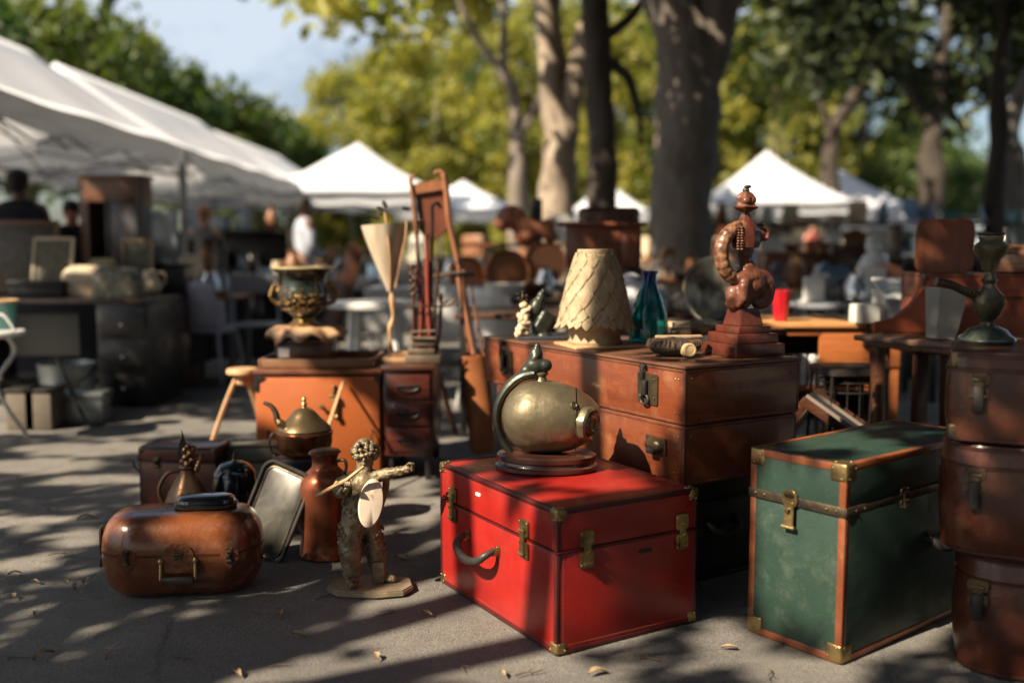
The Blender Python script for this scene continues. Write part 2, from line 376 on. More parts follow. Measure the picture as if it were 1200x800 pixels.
def trunk(name, label, cat, w, d, h, lid, bodym, trimm, loc, rot, capm=None, tw=.016, caps='all', cs=.034, group=None, stitches=None, lidm=None, shell=.004, trim_names=('edge_trim',)):
    t = thing(name, label, cat, loc, rot, group)
    b = BM(); box(b, (0, 0, (h-lid-.002)/2), (w, d, h-lid-.002), .006, seg=3); body = obj('body', b, bodym, t)
    b = BM(); box(b, (0, 0, h-lid/2+.001), (w, d, lid-.002), .007, seg=3); lido = obj('lid', b, lidm or bodym, t)
    # vertical corner strips, split at the seam, then top and bottom rails
    b = BM(); e = .0018
    for sx in (-1, 1):
        for sy in (-1, 1):
            for z0, z1 in ((.004, h-lid-.004), (h-lid+.003, h-.004)):
                box(b, (sx*(w/2-tw/2+e), sy*(d/2-tw/2+e), (z0+z1)/2), (tw, tw, z1-z0), .004)
    for z in (tw/2-e, h-tw/2+e):
        for sx in (-1, 1): box(b, (sx*(w/2-tw/2+e*1.4), 0, z), (tw, d-tw*.6, tw), .004)
        for sy in (-1, 1): box(b, (0, sy*(d/2-tw/2+e*1.4), z+(.0006 if z > .1 else -.0006)), (w-tw*.6, tw, tw), .004)
    obj('edge_trim', b, trimm, t)
    b = BM()
    for z, m_ in ((h-lid, 1),):
        for sx in (-1, 1): box(b, (sx*(w/2+.0005), 0, z), (.005, d, .005), .0015)
        for sy in (-1, 1): box(b, (0, sy*(d/2+.0005), z+.0004), (w, .005, .005), .0015)
    obj('seam_rail', b, trimm, t)
    if stitches:
        b = BM(); st = .011
        def run(p, q, nrm):
            p = Vector(p); q = Vector(q); n = int((q-p).length/st); dv = (q-p).normalized()
            for i in range(n):
                c = p.lerp(q, (i+.5)/n); s_ = [.0016]*3
                for k in range(3):
                    if abs(dv[k]) > .5: s_[k] = .0062
                box(b, c+Vector(nrm)*.0008, s_)
        o1 = tw+.006
        run((-w/2, -d/2+o1, .02), (-w/2, -d/2+o1, h-lid-.01), (-1, 0, 0)); run((-w/2+o1, -d/2, .02), (-w/2+o1, -d/2, h-lid-.01), (0, -1, 0))
        for z in (o1, h-o1): run((-w/2, -d/2+.03, z), (-w/2, d/2-.03, z), (-1, 0, 0)); run((-w/2+.03, -d/2, z), (w/2-.03, -d/2, z), (0, -1, 0))
        run((-w/2+o1, -d/2+.03, h), (-w/2+o1, d/2-.03, h), (0, 0, 1)); run((-w/2+.03, -d/2+o1, h), (w/2-.03, -d/2+o1, h), (0, 0, 1))
        obj('stitching', b, stitches, t, smooth=False)
    if caps:
        for sx in (-1, 1):
            for sy in (-1, 1):
                for z, sz in ((0, -1), (h, 1)):
                    if caps != 'all' and (sx, sy, sz) not in caps: continue
                    corner_cap(t, (sx*(w/2+.001), sy*(d/2+.001), z+sz*.001+(.0022 if sz < 0 else 0)), (sx, sy, sz), cs, capm)
    return t

# ================================================================ red trunk
redm = mat('red_leather', (.31, .016, .012), .36, 0, (.22, .011, .009), 5, bump=.22, bs=240, wear=(.26, .010, .009), ws=9, wlo=.55, whi=.75, coat=.06, rvar=.12, scuff=(.20, .045, .03))
maroon = mat('maroon_trim', (.07, .008, .008), .42, 0, (.035, .006, .006), 14, bump=.25, bs=120, rvar=.1)
stitchm = mat('stitch_thread', (.22, .05, .035), .8)
RW, RD, RH, RL = .49, .70, .40, .118
rfront = G(652, 768); ra = radians(30.5)
ex = Vector((cos(ra), sin(ra), 0)); ey = Vector((-sin(ra), cos(ra), 0))
RC = rfront + ex*RW/2 + ey*RD/2
rt = trunk('travel_trunk', 'bright red leather travel trunk with brass latches standing on the asphalt', 'trunk', RW, RD, RH, RL, redm, maroon, RC, ra, brass, caps='all', stitches=stitchm, cs=.036)
for y in (.255, -.185): latch(rt, FR((-RW/2-.002, y, RH-RL), (-1, 0, 0)), .050, .118)
for x in (-.15, .185): latch(rt, FR((x, -RD/2-.002, RH-RL), (0, -1, 0)), .046, .108)
carry_handle(rt, FR((-RW/2-.001, .06, .205), (-1, 0, 0)), .185, out=.055, drop=.036)
b = BM(); prism(b, rrect(.03, .011, .005, 5), .003, bev=.0008); part('name_plate', b, mat('ivory_plate', (.75, .68, .55), .4), rt, FR((-RW/2-.001, .09, RH-.05), (-1, 0, 0)))
b = BM(); prism(b, rrect(.05, .011, .0055, 5), .003, bev=.0008); part('slot_plate', b, iron, rt, FR((.055, -RD/2-.001, .245), (0, -1, 0)))

# ================================================================ brass vessel on it
patina = mat('olive_bronze', (.27, .225, .14), .42, .7, (.10, .09, .06), 9, bump=.5, bs=38, wear=(.30, .12, .06), ws=5, wlo=.50, whi=.66, rvar=.16, scuff=(.045, .045, .035))
greenblack = mat('verdigris_black', (.022, .03, .028), .38, .5, (.06, .065, .05), 14, bump=.3, bs=60)
vp = G(640, 549, RH)
vt = thing('bronze_vessel', 'round bronze pot with a snout spout on a black wooden base upon the red trunk', 'vessel', vp, radians(-4)); vt.scale = (1.05, 1.05, 1.06)
b = BM(); lathe(b, [(.148, .001), (.155, .006), (.155, .016), (.146, .022), (.144, .030), (.150, .034), (.150, .046), (.142, .052), (0, .052)], 48, xf(sc=(1, .72, 1))); obj('base', b, mat('base_lacquer', (.03, .012, .009), .3, 0, (.06, .022, .014), 10, coat=.5), vt)
prof = []
for i in range(26):
    t = i/25; x = -.135+.29*t
    r = .106*(max(0, 1-abs((t-.40)/.40)**2.4)**.5 if t < .4 else max(0, 1-((t-.40)/.66)**2.5)**.62)
    prof.append((max(r, .001), x))
prof[-1] = (.040, prof[-1][1])
b = BM(); lathe(b, prof, 64, xf((-.0, 0, .158), (0, pi/2+.06, 0), (1.02, .97, 1)))
for v in b.verts: v.co += v.normal*(.0035*noise.noise(v.co*14)+.0012*noise.noise(v.co*45))
obj('body', b, patina, vt)
b = BM()
for x_, r_ in ((.088, .0935),):
    tube(b, [(x_+.006*sin(t)*0, r_*.985*cos(t), .158-.06*x_+r_*1.01*sin(t)) for t in [i*2*pi/48 for i in range(49)]], .0012, 6, cap=False)
obj('seam_band', b, brass_dark, vt)
b = BM(); MR = FR((.128, -.052, .146), (.86, -.50, -.06)) @ xf(sc=(1.08, 1.08, 1.3))
lathe(b, [(.046, -.018), (.050, -.004), (.047, .006), (.040, .010), (.036, .006), (.031, .004), (.028, .010), (.018, .014), (.012, .009), (0, .009)], 32, MR, fn=lambda a, z: 1+.03*sin(7*a)); obj('spout_disc', b, patina, vt)
b = BM(); lathe(b, [(.001, 0), (.011, .001), (.0115, .004), (.008, .006), (.006, .0045), (0, .006)], 18, FR((.082, -.078, .205), (.45, -.85, .45))); obj('rivet', b, brass_dark, vt)
b = BM(); lathe(b, [(.040, .248), (.026, .258), (.016, .268), (.0145, .280), (.020, .285), (.021, .291), (.012, .296), (0, .298)], 24, Matrix.Translation((-.015, 0, 0))); obj('neck', b, patina, vt)
b = BM(); ell(b, (-.032, 0, .312), (.034, .028, .028)); ell(b, (-.006, -.004, .312), (.024, .022, .020)); ell(b, (-.032, 0, .342), (.021, .018, .026), (0, .2, 0)); ell(b, (-.028, 0, .366), (.010, .010, .014)); ell(b, (-.055, 0, .295), (.026, .02, .02))
ell(b, (-.036, -.012, .332), (.012, .012, .02), (.2, .6, 0)); fo = obj('finial', b, greenblack, vt); add_mod_remesh(fo, .0035, 3)
b = BM(); pts = smooth_path([(-.035, 0, .290), (-.080, 0, .276), (-.120, 0, .240), (-.146, 0, .190), (-.149, 0, .135), (-.132, 0, .085), (-.108, 0, .050)], 6)
tube(b, pts, [.024-.009*i/len(pts) for i in range(len(pts))], 12, flat=.7); obj('handle', b, greenblack, vt)

# ================================================================ long brown cases (two stacked)
tan = mat('chestnut_leather', (.175, .046, .016), .34, 0, (.10, .025, .010), 4, stretch=(1, 1, 4), bump=.2, bs=130, wear=(.29, .10, .04), ws=7, wlo=.6, whi=.8, coat=.35, rvar=.14, scuff=(.36, .17, .09))
tantop = mat('chestnut_top', (.13, .06, .035), .42, 0, (.10, .045, .025), 6, stretch=(6, 1, 1), bump=.2, bs=90, coat=.2, rvar=.12)
tanedge = mat('dark_brown_edge', (.07, .022, .012), .42, 0, (.14, .05, .022), 16, bump=.2, bs=90)
ca = radians(31.5); cx_ = Vector((cos(ca), sin(ca), 0)); cy_ = Vector((-sin(ca), cos(ca), 0))
cfront = D(801, 575, 3.05); cfront.z = 0
CW, CD = .50, 1.24
CC = cfront + cx_*CW/2 + cy_*CD/2
def longcase(label, z0, h, w, d, off, lidh):
    t = thing('leather_case', label, 'case', (CC.x+off.x, CC.y+off.y, z0), ca)
    b = BM(); box(b, (0, 0, h/2), (w, d, h), .005, seg=3); obj('body', b, tan, t)
    if lidh:
        b = BM(); box(b, (0, 0, h+.0035), (w+.012, d+.012, .011), .004, seg=3); obj('lid', b, tantop, t)
    b = BM(); e = .0015; tw = .011
    for sx in (-1, 1):
        for sy in (-1, 1): box(b, (sx*(w/2-tw/2+e), sy*(d/2-tw/2+e), h/2), (tw, tw, h-.012), .003)
    for z in (tw/2+.001, h-tw/2-.003):
        for sx in (-1, 1): box(b, (sx*(w/2-tw/2+e*1.3), 0, z), (tw, d-tw, tw), .003)
        for sy in (-1, 1): box(b, (0, sy*(d/2-tw/2+e*1.3), z+.0005), (w-tw, tw, tw), .003)
    obj('edge_trim', b, tanedge, t)
    b = BM()
    for sy in (-1, 1):
        for y in (-.03, -.045): ell(b, (-w/2-.001, sy*(d/2+y), h*.2), (.002, .0035, .0035), u=8, v=6); ell(b, (-w/2-.001, sy*(d/2+y), h*.8), (.002, .0035, .0035), u=8, v=6)
    ell(b, (-w/2+.03, -d/2-.001, h*.82), (.006, .003, .006), u=10, v=6)
    obj('rivets', b, brass, t)
    return t
lo = longcase('lower long chestnut leather case with a metal pull handle beside the red trunk', .355, .192, CW-.006, CD-.10, cy_*-.047+cx_*-.001, 0)
up = longcase('upper long chestnut leather case with two rusty clasps, carrying lamp and statue', .5485, .178, CW, CD, Vector((0, 0, 0)), 1)
b = BM(); lathe(b, [(.044, 0), (.046, .004), (.040, .018), (.028, .027), (.0, .030)], 28, FR((-CW/2+.002, -.44, .112), (-1, 0, 0)) @ xf(sc=(1.0, .62, 1)))
box(b, (-CW/2-.002, -.44, .112), (.006, .098, .056), .003); hd = obj('pull_handle', b, brass_dark, lo)
b = BM(); box(b, (-CW/2-.022, -.44, .096), (.016, .04, .02), .006); obj('finger_grip', b, iron, hd)
def big_clasp(parent, y, s=1.0):
    M = FR((-CW/2-.0005, y, .10), (-1, 0, 0))
    b = BM()
    prism(b, [(x-.012, q-.0) for x, q in rrect(.026*s, .076*s, .004, 3)], .005, Matrix.Translation((0, 0, .0025)), bev=.001)
    prism(b, [(x+.040, q-.004) for x, q in rrect(.055*s, .082*s, .006, 3)], .005, Matrix.Translation((0, 0, .0025)), bev=.001)
    for q in (-.03, .03): ell(b, (-.012, q, .006), (.004, .004, .003), u=8, v=6); ell(b, (.058, q, .006), (.004, .004, .003), u=8, v=6)
    p = part('clasp', b, brass_dark, parent, M)
    b = BM(); tube(b, smooth_path([(-.0, .075, .012), (.004, .05, .016), (.0, .02, .014)], 4), .008, 8, flat=.5); tube(b, [(-.012, .068, .008), (.018, .068, .008)], .007, 8)
    box(b, (.018, .0, .012), (.022, .05, .016), .005)
    tube(b, [(.018+.016*cos(a)*1.2, -.038+.016*sin(a), .012) for a in [i*pi/8 for i in range(17)]], .004, 6, cap=False)
    part('padlock', b, iron, p, M)
big_clasp(up, -.42, 1.22); big_clasp(up, .47, 1.15)
# black trunk that carries them
bt = trunk('support_trunk', 'black trunk underneath the two long chestnut cases', 'trunk', CW-.05, CD-.2, .353, .09, black_leather, blackw, (CC.x+cy_.x*.0, CC.y+cy_.y*.0, 0), ca, iron, cs=.03)
carry_handle(bt, FR((.0, -(CD-.2)/2-.001, .19), (0, -1, 0)), .13, mm=iron)
TOPZ = .5485+.178+.0095

# ================================================================ things on the long case
# embossed lamp shade
shade = mat('plaster_shade', (.36, .29, .19), .75, 0, (.26, .195, .115), 22, bump=.7, bs=70, wear=(.30, .22, .12), ws=16, wlo=.56, whi=.72)
lp = G(697, 405, TOPZ)
lt = thing('table_lamp', 'cream table lamp shade embossed with leaf scales standing on the chestnut case', 'lamp', lp, .3)
b = BM(); box(b, (.05, 0, .004), (.34, .24, .008), .002); obj('base_plate', b, palewood, lt)
b = BM(); lathe(b, [(.098, .009), (.101, .018), (.096, .03), (.098, .05), (.102, .066), (.05, .068), (0, .068)], 40, fn=lambda a, z: 1+.012*sin(9*a+60*z)); obj('foot_ring', b, shade, lt)
def rz(z):  # shade radius against height
    t = (z-.062)/(.358-.062); return .140*(1-t)+.064*t + .006*sin(pi*t)
b = BM(); lathe(b, [(rz(.075)*.80, .066), (rz(.085)*.94, .08), (rz(.12)*.96, .12), (rz(.2)*.96, .2), (rz(.28)*.96, .28), (rz(.335)*.98, .336), (.066, .340), (.068, .350), (.065, .358), (.056, .358), (.052, .340), (0, .336)], 48); sh = obj('lamp_shade', b, shade, lt)
b = BM()
def scale_leaf(a, ztop, zbot, wd, lift):
    n = 7; cols = 5; g = []
    for i in range(n+1):
        t = i/n; z = ztop+(zbot-ztop)*t; hw = wd*(1-abs(2*t-.94)**1.25*.98)
        row = []
        for j in range(cols):
            s = (j/(cols-1)-.5)*2; r = rz(z)*.96 + .004 + lift*t*(1-.35*s*s) + .0030*(abs(s)**3) + (.0035 if j == 2 else 0) - .003*sin(pi*t)*(1-abs(s))*1.0
            aa = a+s*hw/max(rz(z), .05); row.append(b.verts.new((r*cos(aa), r*sin(aa), z)))
        g.append(row)
    for i in range(n):
        for j in range(cols-1): b.faces.new((g[i][j], g[i][j+1], g[i+1][j+1], g[i+1][j]))
for k, (z1, z0, cnt, wd) in enumerate([(.105, .068, 26, .019), (.122, .078, 24, .021), (.142, .090, 22, .022), (.205, .100, 11, .040), (.25, .14, 11, .037), (.295, .19, 11, .032), (.335, .235, 11, .027), (.345, .28, 11, .021)]):
    for i in range(cnt): scale_leaf(2*pi*(i+.5*(k % 2))/cnt+random.uniform(-.05, .05), z1, z0+random.uniform(-.006, .006), wd, .0045 if k else .012)
lo_ = obj('leaf_scales', b, shade, sh); sd = lo_.modifiers.new('s', 'SOLIDIFY'); sd.thickness = .005; sd.offset = 0
# blue bottle
gl = bpy.data.materials.new('teal_glass'); gl.use_nodes = True; N = gl.node_tree.nodes; L = gl.node_tree.links; p = N['Principled BSDF']
tc = N.new('ShaderNodeTexCoord'); sx_ = N.new('ShaderNodeSeparateXYZ'); L.new(tc.outputs['Object'], sx_.inputs[0]); rp = N.new('ShaderNodeValToRGB'); rp.color_ramp.elements[0].position = .17; rp.color_ramp.elements[1].position = .25
rp.color_ramp.elements[0].color = (.06, .50, .52, 1); rp.color_ramp.elements[1].color = (.01, .06, .32, 1); e = rp.color_ramp.elements.new(.0); e.color = (.08, .55, .60, 1)
L.new(sx_.outputs[2], rp.inputs[0]); L.new(rp.outputs[0], p.inputs['Base Color']); p.inputs['Transmission Weight'].default_value = .88; p.inputs['Roughness'].default_value = .08; p.inputs['IOR'].default_value = 1.18; p.inputs['Coat Weight'].default_value = .6
bp_ = D(760, 404, 3.78); bp_.z = TOPZ
b = BM(); lathe(b, [(.066, .001), (.074, .006), (.076, .02), (.075, .06), (.068, .12), (.050, .175), (.034, .21), (.0265, .235), (.0265, .262), (.031, .266), (.032, .274), (.026, .276), (.023, .262), (.023, .235), (.045, .175), (.060, .12), (.066, .06), (.066, .015), (0, .012)], 40, fn=lambda a, z: 1+(.018*sin(8*a+z*9) if z < .2 else 0))
tag(obj('glass_bottle', b, gl), 'tall teal glass bottle with a deep blue neck behind the lamp shade', 'bottle', bp_, 0)
# woven purse with wood disc
pp = G(790, 417, TOPZ)
pt = thing('woven_purse', 'dark fringed pouch with a wooden toggle lying before the carved statue', 'pouch', pp, .15)
b = BM(); ell(b, (0, 0, .034), (.092, .06, .032), u=32, v=16)
for v in b.verts: v.co += v.normal*.004*noise.noise(v.co*60)
obj('pouch_body', b, mat('dark_weave', (.018, .014, .012), .8, 0, (.05, .035, .025), 60, bump=.8, bs=130), pt)
b = BM()
for i in range(90):
    a = random.uniform(0, 2*pi); r = random.uniform(.8, 1.0); x, y = .085*r*cos(a), .055*r*sin(a); z = .045+.01*random.random()
    tube(b, [(x, y, z), (x*1.10, y*1.12, z+.006), (x*1.18, y*1.22, z-.012)], .0016, 4)
obj('fringe', b, mat('fringe_brown', (.10, .06, .035), .9), pt)
b = BM(); prism(b, [(-.07, -.012), (.02, -.03), (.095, -.012), (.1, .02), (-.06, .03)], .008, Matrix.Translation((0.005, .012, .064)), bev=.002); obj('flap', b, mat('pouch_pale', (.45, .33, .2), .7, 0, (.25, .16, .09), 30), pt)
b = BM(); lathe(b, [(0, -.02), (.0215, -.02), (.023, -.015), (.023, .015), (.0215, .018), (.017, .019), (.015, .0175), (0, .0185)], 26, FR((.028, -.062, .026), (.1, -1, .1))); obj('toggle', b, mat('cut_wood', (.60, .45, .26), .6, 0, (.4, .27, .14), 40), pt)

# carved statue
mah = mat('mahogany', (.105, .028, .016), .32, 0, (.05, .014, .009), 12, bump=.3, bs=50, coat=.35, wear=(.26, .10, .05), ws=14, wlo=.6, whi=.8, rvar=.1)
mahd = mat('mahogany_worn', (.15, .055, .03), .42, 0, (.06, .02, .011), 22, bump=.6, bs=70, coat=.2, rvar=.12)
sp = G(870, 415, TOPZ)
stt = thing('carved_statue', 'carved mahogany figure with a curled arm on a stepped pyramid base', 'statue', sp, radians(24))
b = BM()
tiers = [(.100, 0, .042), (.084, .042, .076), (.066, .076, .100)]
for hw, z0, z1 in tiers: box(b, (0, 0, (z0+z1)/2+.0004), (hw*2, hw*2, z1-z0-.0006), .003)
t = bmesh.new(); bmesh.ops.create_cube(t, size=1); 
for v in t.verts: s = .050 if v.co.z < 0 else .037; v.co = Vector((math.copysign(s, v.co.x), math.copysign(s, v.co.y), .100 if v.co.z < 0 else .160))
bmesh.ops.bevel(t, geom=t.edges[:], offset=.003, segments=2, affect='EDGES'); merge(b, t)
obj('pedestal', b, mah, stt)
b = BM()
tube(b, smooth_path([(-.03, 0, .16), (-.02, 0, .19), (0.01, 0, .225), (.025, 0, .25), (.012, 0, .285), (.0, 0, .31)], 4), [.036, .038, .040, .042, .043, .045, .047, .049, .052, .054, .056, .056, .054, .050, .046, .042, .038, .034, .032, .03, .03][:21], 14)
ell(b, (-.03, -.01, .20), (.05, .035, .045), (0, .5, 0)); ell(b, (.045, .0, .225), (.045, .036, .04)); ell(b, (.0, -.012, .262), (.062, .04, .028)); ell(b, (-.025, .0, .178), (.045, .035, .03))
tube(b, smooth_path([(.03, -.01, .27), (.07, -.012, .262), (.092, -.01, .225), (.085, -.01, .185), (.055, -.01, .17), (.03, -.01, .185)], 5), [.024, .024, .025, .026, .026, .027, .027, .028, .028, .028, .027, .026, .026, .025, .024, .023, .022, .021, .020, .019, .018, .017, .015, .013, .012, .010], 12)
tube(b, [(-.005, -.03, .275), (-.035, -.045, .235), (-.035, -.045, .19), (-.045, -.03, .165)], [.014, .018, .016, .01], 10)
for v in b.verts: v.co += Vector((noise.noise(v.co*55), noise.noise(v.co*55+Vector((9, 0, 0))), 0))*.003
o = obj('coiled_body', b, mahd, stt); add_mod_remesh(o, .0045, 2)
b = BM(); lathe(b, [(.024, .285), (.026, .292), (.022, .300), (.027, .345), (.030, .355), (.030, .36), (.047, .364), (.052, .385), (.050, .418), (.046, .432), (.036, .440), (.018, .468), (.013, .478), (.014, .484), (0, .486)], 8); obj('torso', b, mah, stt, smooth=True)
b = BM(); n = 46
for i in range(n):
    t = i/(n-1); a = radians(78+205*t); c = Vector((-.020+.052*cos(a)*1.05-.03*sin(pi*t), -.012, .345+.088*sin(a)))
    r = .0165+.006*sin(pi*t)+.004*abs(sin(i*.85)); ell(b, c, (r, r*1.05, r), u=10, v=8)
o = obj('curled_arm', b, mat('carved_striped', (.30, .15, .08), .42, 0, (.05, .018, .01), 30, bump=.7, bs=80, coat=.2), stt); add_mod_remesh(o, .0035, 1)
b = BM(); ell(b, (.065, 0, .415), (.026, .017, .032), (0, -.35, 0)); ell(b, (.045, 0, .395), (.02, .02, .03)); tube(b, smooth_path([(.06, -.016, .435), (.083, -.016, .42), (.08, -.016, .395), (.062, -.016, .39)], 4), .006, 8)
o = obj('ear_scroll', b, mahd, stt); add_mod_remesh(o, .003, 1)
b = BM(); 
for i in range(9):
    for j in range(2): ell(b, (-.038-.012*j, -.034+.004*j, .43-.009*i), (.008, .006, .005), (0, 0, i), u=8, v=6)
obj('carved_collar', b, mahd, stt)
b = BM(); lathe(b, [(.010, .480), (.018, .486), (.036, .494), (.040, .500), (.030, .506), (.026, .520), (.030, .530), (.022, .545), (.012, .552), (0, .554)], 28, fn=lambda a, z: 1+.10*sin(5*a)+.05*sin(11*a))
ell(b, (-.012, -.02, .52), (.016, .014, .014), u=10, v=8); ell(b, (.014, -.018, .524), (.014, .012, .016), u=10, v=8); obj('head', b, mahd, stt)
b = BM(); ell(b, (0, 0, .556), (.012, .012, .010)); ell(b, (.004, -.004, .568), (.014, .010, .006)); obj('head_knob', b, greenblack, stt)

# small black figurine on slate with white blossoms
fp = G(628, 397, TOPZ)
ft = thing('bird_figurine', 'small black bird figurine covered in white blossoms on a slate tile', 'figurine', fp, 0)
b = BM(); box(b, (.03, 0, .007), (.20, .10, .014), .003); obj('slate_tile', b, mat('slate', (.03, .04, .05), .4), ft)
b = BM(); box(b, (.03, 0, .065), (.07, .06, .095), .014, (0, .55, .3)); ell(b, (.0, 0, .12), (.032, .03, .05), (0, .3, 0)); ell(b, (.02, 0, .165), (.018, .018, .028)); ell(b, (.028, -.01, .19), (.008, .008, .012)); tube(b, [(.03, 0, .03), (.03, 0, .012)], [.03, .04], 10)
o = obj('bird_body', b, greenblack, ft); add_mod_remesh(o, .0045, 2)
b = BM()
for i in range(34):
    t = random.random(); c = Vector((-.055+.035*random.random()-.02*(1-t), -.02-.03*random.random(), .02+t*.125)); s = .010+.009*random.random(); ell(b, c, (s, s*.8, s*.7), (random.random()*3,)*3, u=9, v=6)
obj('blossoms', b, mat('ivory_blossom', (.66, .58, .42), .6, 0, (.35, .28, .16), 40), ft)
b = BM()
for i in range(7): tube(b, [(-.05, -.02, .12), (-.055+.02*sin(i*2.1), -.02+.02*cos(i), .15+.006*i)], [.003, .0015], 5); ell(b, (-.055+.02*sin(i*2.1), -.02+.02*cos(i), .15+.006*i), (.006, .006, .006), u=7, v=5)
obj('twigs', b, brass_dark, ft)
# books on the case
palette_b = [(.30, .12, .06), (.08, .05, .04), (.42, .33, .2)]
b0 = G(802, 398, TOPZ); zz = TOPZ
for i, (c, nm) in enumerate(zip(palette_b, ('brown bound book at the bottom of the little pile beside the pouch', 'black bound book in the middle of the little pile beside the pouch', 'tan bound book on top of the little pile beside the pouch'))):
    t = thing('book', nm, 'book', (b0.x-.02, b0.y+.10, zz), .35+.12*i, 'books piled on the long case'); b = BM()
    for z in (.0012, .0208): box(b, (0, 0, z), (.105, .075, .0022), .0008)
    box(b, (-.052, 0, .011), (.003, .075, .020), .001); obj('cover', b, mat('book_cover_%d' % i, c, .6, bump=.2), t)
    b = BM(); box(b, (0, 0, .011), (.10, .07, .017), .001); obj('pages', b, mat('paper', (.6, .52, .38), .8, 0, (.5, .42, .3), 60, stretch=(1, 1, 30)), t); zz += .0225

# ================================================================ green trunk
grn = mat('green_canvas', (.022, .047, .036), .44, 0, (.015, .034, .026), 5, bump=.25, bs=260, wear=(.045, .075, .052), ws=8, wlo=.64, whi=.78, rvar=.12, scuff=(.11, .13, .10))
oxm = mat('russet_edge', (.22, .068, .026), .38, 0, (.13, .036, .016), 12, bump=.2, bs=90, coat=.2, wear=(.42, .2, .09), ws=20, wlo=.62, whi=.8, scuff=(.10, .05, .03))
GW, GD, GH = .74, .305, .535
gf = G(985, 778); ga = radians(38.5); gx = Vector((cos(ga), sin(ga), 0)); gy = Vector((-sin(ga), cos(ga), 0))
GC = gf+gx*GW/2+gy*GD/2
GLID = .125
gt = trunk('green_trunk', 'dark green canvas trunk with russet edges and brass corners on the asphalt', 'trunk', GW, GD, GH, GLID, grn, oxm, GC, ga, brass, tw=.022, cs=.052)
b = BM()
zb = GH-GLID
box(b, (-GW/2-.0045, 0, zb), (.006, GD+.006, .026), .002); box(b, (.0, -GD/2-.0045, zb+.0005), (GW+.012, .006, .024), .002)
for y in (-.13, -.10, .10, .13): ell(b, (-GW/2-.008, y, zb), (.003, .005, .005), u=8, v=6)
for x in (-.33, -.29, -.1, .1): ell(b, (x, -GD/2-.008, zb), (.005, .003, .005), u=8, v=6)
obj('metal_band', b, brass_dark, gt)
b = BM(); M = FR((-GW/2-.008, .012, zb-.004), (-1, 0, 0))
prism(b, rrect(.050, .052, .024, 6), .006, Matrix.Translation((0, .01, .003)), bev=.0015); prism(b, rrect(.030, .075, .006, 3), .008, Matrix.Translation((0, -.035, .006)), bev=.002)
tube(b, [(-.02, -.068, .008), (.02, -.068, .008)], .006, 8); lk = part('lock', b, brass, gt, M)
b = BM(); tube(b, smooth_path([(-.012, .02, .008), (0, .028, .02), (.012, .02, .008)], 4), .004, 6); lathe(b, [(.006, 0), (.006, .01), (0, .011)], 10, Matrix.Translation((0, -.02, .009))); part('keeper', b, brass_dark, lk, M)
latch(gt, FR((-.10, -GD/2-.008, zb), (0, -1, 0)), .04, .06, brass_dark)
carry_handle(gt, FR((.10, -GD/2-.001, .27), (0, -1, 0)), .12, mm=iron)

# ================================================================ stack of three rounded brown cases, right edge
cog = mat('cognac_leather', (.075, .020, .010), .34, 0, (.04, .011, .007), 5, bump=.2, bs=150, wear=(.15, .045, .02), ws=6, wlo=.6, whi=.8, coat=.12, rvar=.12, scuff=(.20, .09, .05))
cogd = mat('cognac_trim', (.06, .016, .009), .4, 0, (.04, .011, .007), 12, bump=.2, bs=90)
def roundcase(label, loc, rot, w, d, h, bulge, r, group):
    t = thing('rounded_case', label, 'case', loc, rot, group); sm = h*.80
    def pr(z0, z1, n=8): return [(bulge*(1-sin(pi*(.08+.84*(z0+(z1-z0)*i/n)/h))**.8), z0+(z1-z0)*i/n) for i in range(n+1)]
    b = BM(); rsolid(b, w, d, r, [(bulge+.012, .0)]+pr(.006, sm-.002), 10); obj('body', b, cog, t)
    b = BM(); P = pr(sm+.002, h-.008, 4); rsolid(b, w, d, r, P+[(P[-1][0]+.003, h-.003), (P[-1][0]+.012, h)], 10); obj('lid', b, cog, t)
    b = BM()
    for z in (.012, sm, h-.012):
        i0 = bulge*(1-sin(pi*(.08+.84*z/h))**.8); rsolid(b, w, d, r, [(i0, z-.005), (i0-.004, z-.0035), (i0-.004, z+.0035), (i0, z+.005)], 10, caps=(False, False))
    obj('edge_trim', b, cogd, t)
    return t, sm
s0 = G(1150, 800); s0 = Vector((1.456, 2.553, 0)); sr = radians(-26)
SW, SD, SR_ = .62, .42, .12
c3, z3 = roundcase('lowest rounded brown leather case of the stack beside the green trunk', (s0.x+.02, s0.y, .0), sr, SW-.05, SD-.02, .315, .026, SR_, 'rounded brown cases stacked at the right')
c2, z2 = roundcase('middle rounded brown leather case of the stack beside the green trunk', (s0.x, s0.y, .316), sr, SW, SD, .290, .020, SR_, 'rounded brown cases stacked at the right')
c1, z1 = roundcase('topmost brown leather case of the stack, with a green candlestick on it', (s0.x, s0.y, .607), sr, SW-.02, SD-.01, .235, .012, .05, 'rounded brown cases stacked at the right')
for c, h, inset in ((c3, .225, 0.0), (c2, .20, 0), (c1, .15, 0)):
    yy = -(SD-.01)/2-.002 if c is not c3 else -(SD-.02)/2-.002
    M = FR((-.222, yy, h), (0, -1, 0)); latch(c, M, .05, .07, brass_dark)
    b = BM(); box(b, (0, -.035, .014), (.026, .07, .014), .006); part('strap_tab', b, black_leather, c, M)
for sx, sz in ((-1, 1), (-1, -1)):
    corner_cap(c1, (sx*((SW-.02)/2-.012), -(SD-.01)/2+.012, .231 if sz > 0 else .006), (sx, -1, sz), .045, brass_dark)

